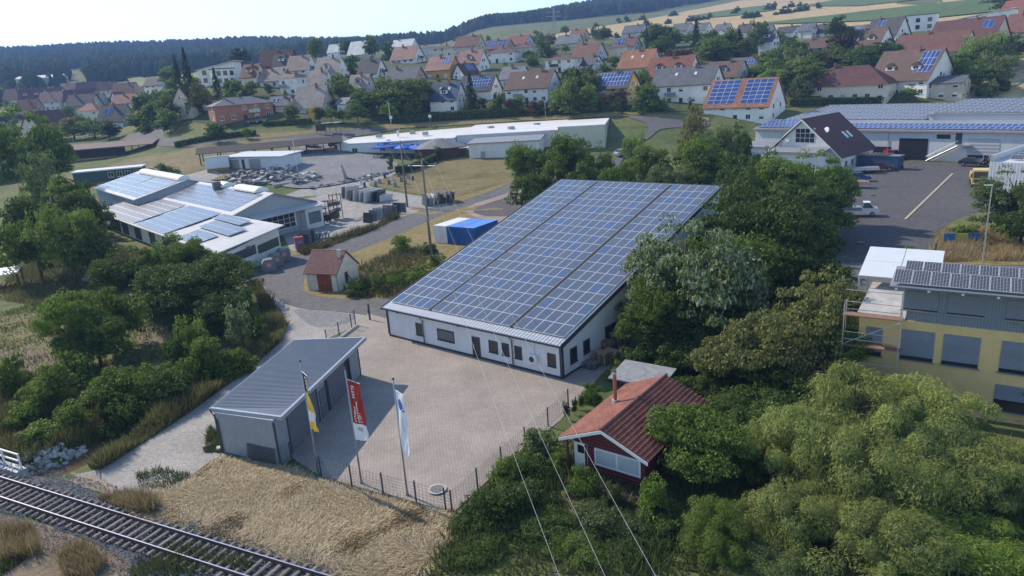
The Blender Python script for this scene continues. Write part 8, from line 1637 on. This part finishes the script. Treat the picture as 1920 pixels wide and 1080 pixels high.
# ------------------------------------------------------------------ far woods
def woods(name, n, fn, hmin, hmax, seed, gap=0):
    r = np.random.default_rng(seed); X, Y = fn(r, n); Z = tz(X, Y); n = len(X); Hh = r.uniform(hmin, hmax, n); R = Hh*r.uniform(.26, .42, n); con = r.uniform(size=n) < .45
    k = 7; A = np.linspace(0, 2*np.pi, k, endpoint=False); rings = ((.12, .55), (.4, 1.0), (.72, np.nan)); V = []
    for zf, rf in ((.1, .7), (.4, 1.0), (.74, None)):
        rr_ = np.where(con, {.1: 1.0, .4: .7, .74: .32}[zf], {.1: .72, .4: 1.05, .74: .72}[zf])*R; j = r.uniform(.7, 1.25, (n, k)); V.append(np.stack([X[:, None]+np.cos(A)*rr_[:, None]*j, Y[:, None]+np.sin(A)*rr_[:, None]*j, (Z+Hh*zf)[:, None]+r.normal(size=(n, k))*Hh[:, None]*.04], -1))
    V.append(np.stack([X, Y, Z+Hh], -1)[:, None]); V = np.concatenate(V, 1); nv = 3*k+1; F = []
    for i in range(k):
        j = (i+1) % k; F += [(i, j, k+j), (i, k+j, k+i), (k+i, k+j, 2*k+j), (k+i, 2*k+j, 2*k+i), (2*k+i, 2*k+j, 3*k)]
    F = (np.array(F)[None]+nv*np.arange(n)[:, None, None]).reshape(-1, 3); V = V.reshape(-1, 3); me = bpy.data.meshes.new(name); me.vertices.add(len(V)); me.vertices.foreach_set('co', V.ravel().astype(np.float32)); me.loops.add(F.size); me.loops.foreach_set('vertex_index', F.ravel().astype(np.int32)); me.polygons.add(len(F)); me.polygons.foreach_set('loop_start', np.arange(0, F.size, 3, dtype=np.int32)); me.polygons.foreach_set('loop_total', np.full(len(F), 3, np.int32)); me.materials.append(FOREST); me.update(); me.validate(); tag(inst(name, me), kind='stuff')
FOREST = leaf_mat('forest_canopy', (.016, .03, .014), (.026, .044, .018), (.045, .066, .026), .05)
def ridge(r, n):
    Y = np.exp(r.uniform(math.log(720), math.log(2150), n)); X = Y*r.uniform(-1.15, .02, n); a = X/Y; ok = (Y > 720+np.clip((a+.35)*900, 0, 700)) & ~((np.abs(a+.56) < .016) & (Y < 960)); return X[ok], Y[ok]
woods('forest_ridge', 13000, ridge, 11, 19, 3)
def ridge2(r, n):
    Y = np.exp(r.uniform(math.log(980), math.log(2100), n)); X = Y*r.uniform(-.06, .47, n); a = X/Y; ok = (Y > 1000+np.clip(.1-a, 0, 1)*600+np.clip(a-.2, 0, 1)*1900); return X[ok], Y[ok]
woods('forest_hilltop', 6000, ridge2, 11, 18, 5)
def dist_hill(r, n):
    Y = r.uniform(3000, 6500, n); X = Y*r.uniform(-.25, .08, n); return X, Y
woods('distant_forest', 4000, dist_hill, 25, 40, 6)
def edgewood(r, n):
    Y = r.uniform(640, 800, n); a = r.uniform(-.80, -.40, n); ok = ~((a > -.575) & (a < -.545)) & ~((a > -.5) & (a < -.47)) & ~((a > -.72) & (a < -.655) & (Y < 720)); return (a*Y)[ok], Y[ok]
woods('forest_edge', 420, edgewood, 9, 16, 8)

# ------------------------------------------------------------------ grass, straw and weeds: nobody could count them
def blades(name, polys, n, h0, h1, w, cols, seed, lean=.35, flat=False):
    r = np.random.default_rng(seed); P = []
    W = [[gz(*q)[:2] for q in poly] for poly in polys]
    for poly in W:
        poly = np.array(poly); lo, hi = poly.min(0), poly.max(0); k = 0; need = n//len(W); pts = []
        while sum(len(q) for q in pts) < need and k < 60:
            q = r.uniform(lo, hi, (need*2, 2)); ins = np.zeros(len(q), bool); j = len(poly)-1
            for i in range(len(poly)):
                xi, yi = poly[i]; xj, yj = poly[j]; c = ((yi > q[:, 1]) != (yj > q[:, 1])) & (q[:, 0] < (xj-xi)*(q[:, 1]-yi)/(yj-yi+1e-12)+xi); ins ^= c; j = i
            pts.append(q[ins]); k += 1
        P.append(np.concatenate(pts)[:need])
    P = np.concatenate(P); n = len(P); z = tz(P[:, 0], P[:, 1])+.02; cl = np.sin(P[:, 0]*1.3+seed)*np.cos(P[:, 1]*1.1)+np.sin(P[:, 0]*.5-P[:, 1]*.7); h = r.uniform(h0, h1, n)*(1+.35*cl); a = r.uniform(0, 6.283, n); ld = r.normal(size=(n, 2))*lean
    if flat: a = 1.3*cl+np.sin(P[:, 1]*.9)*1.2+r.normal(size=n)*.85
    if flat: ld = np.stack([np.cos(a+1.57), np.sin(a+1.57)], 1)*r.uniform(.8, 1.6, n)[:, None]; 
    dx = np.stack([np.cos(a), np.sin(a)], 1)*w*.5*r.uniform(.6, 1.5, n)[:, None]; B = np.concatenate([P, z[:, None]], 1); Tp = np.concatenate([P+ld*h[:, None], (z+(h if not flat else r.uniform(.03, .26, n)))[:, None]], 1); D = np.concatenate([dx, np.zeros((n, 1))], 1)
    V = np.stack([B-D, B+D, Tp+D*(.9 if flat else .15), Tp-D*(.9 if flat else .15)], 1).reshape(-1, 3)
    me = bpy.data.meshes.new(name); me.vertices.add(4*n); me.vertices.foreach_set('co', V.ravel().astype(np.float32)); me.loops.add(4*n); me.loops.foreach_set('vertex_index', np.arange(4*n, dtype=np.int32)); me.polygons.add(n); me.polygons.foreach_set('loop_start', np.arange(0, 4*n, 4, dtype=np.int32)); me.polygons.foreach_set('loop_total', np.full(n, 4, np.int32)); me.materials.append(leaf_mat(name+'_blade', *cols, .3)); me.update(); me.validate(); tag(inst(name, me), kind='stuff')
GRN = ((.05, .075, .02), (.08, .105, .03), (.13, .145, .05)); DRY = ((.22, .165, .075), (.31, .24, .12), (.42, .34, .19)); MIXG = ((.07, .09, .025), (.13, .13, .045), (.24, .20, .09)); STR = ((.24, .18, .095), (.47, .375, .22), (.74, .63, .44))
blades('straw', [[(235, 945), (330, 922), (405, 862), (530, 886), (720, 938), (842, 968), (850, 1010), (790, 1075), (640, 1085), (480, 1030), (330, 978)]], 60000, .25, .7, .02, STR, 1, flat=True)
blades('verge_grass', [[(165, 876), (245, 822), (330, 768), (420, 716), (500, 650), (540, 608), (528, 640), (470, 692), (330, 792), (190, 882)], [(265, 790), (330, 748), (420, 700), (490, 655), (530, 615), (522, 585), (498, 560), (486, 535), (470, 540), (500, 590), (508, 620), (470, 660), (400, 700), (320, 745), (255, 780)]], 24000, .5, 1.0, .07, MIXG, 2)
blades('dry_tufts', [[(180, 935), (240, 925), (300, 950), (290, 968), (230, 955)], [(110, 1045), (160, 1030), (200, 1060), (180, 1085), (120, 1085)], [(0, 990), (60, 985), (80, 1040), (0, 1060)]], 6000, .4, .9, .04, DRY, 3)
blades('weeds', [[(255, 890), (300, 878), (360, 890), (320, 920), (260, 915)], [(250, 1045), (330, 1040), (400, 1080), (240, 1085)], [(0, 1000), (60, 995), (50, 1050), (0, 1085)], [(325, 1015), (480, 1060), (460, 1075), (300, 1030)], [(395, 800), (412, 820), (415, 850), (380, 850)]], 5500, .12, .45, .05, GRN, 4)
blades('meadow_grass', [[(-20, 560), (40, 500), (140, 470), (260, 470), (300, 520), (210, 560), (100, 580)], [(-20, 860), (-20, 740), (120, 700), (250, 740), (230, 790), (130, 835), (40, 868)]], 26000, .35, .9, .07, MIXG, 5)
blades('short_meadow', [[(-40, 600), (90, 560), (330, 560), (420, 640), (330, 700), (200, 700), (-40, 720)]], 16000, .12, .35, .07, GRN, 6)
blades('golden_grass', [[(1742, 492), (1750, 455), (1775, 432), (1850, 435), (1920, 455), (1940, 490)]], 9000, .5, 1.1, .06, DRY, 7)
blades('understorey', [[(850, 968), (900, 920), (1000, 840), (1100, 800), (1240, 720), (1400, 700), (1640, 780), (1900, 830), (1980, 1085), (800, 1085)]], 26000, .2, .7, .09, GRN, 8)
blades('verge_weeds', [[(555, 470), (640, 445), (700, 425), (745, 402), (750, 408), (700, 432), (640, 455), (570, 480)], [(640, 520), (740, 470), (820, 460), (760, 560), (650, 560)]], 9000, .3, .9, .09, MIXG, 9)
# ------------------------------------------------------------------ hazy summer air
hz = MB(); hz.bb(-9500, 9500, -300, 7000, -3.5, 262); o = hz.build('haze', []); o.data.materials.clear()
hm = bpy.data.materials.new('summer_haze'); hm.use_nodes = True; nt = hm.node_tree; nt.nodes.remove(nt.nodes['Principled BSDF']); pv = nd(nt, 'ShaderNodeVolumePrincipled'); pv.inputs['Color'].default_value = (.32, .52, 1, 1); pv.inputs['Density'].default_value = .00026; pv.inputs['Anisotropy'].default_value = 0.0; nt.links.new(pv.outputs[0], nt.nodes['Material Output'].inputs['Volume']); o.data.materials.append(hm); tag(o, kind='stuff')
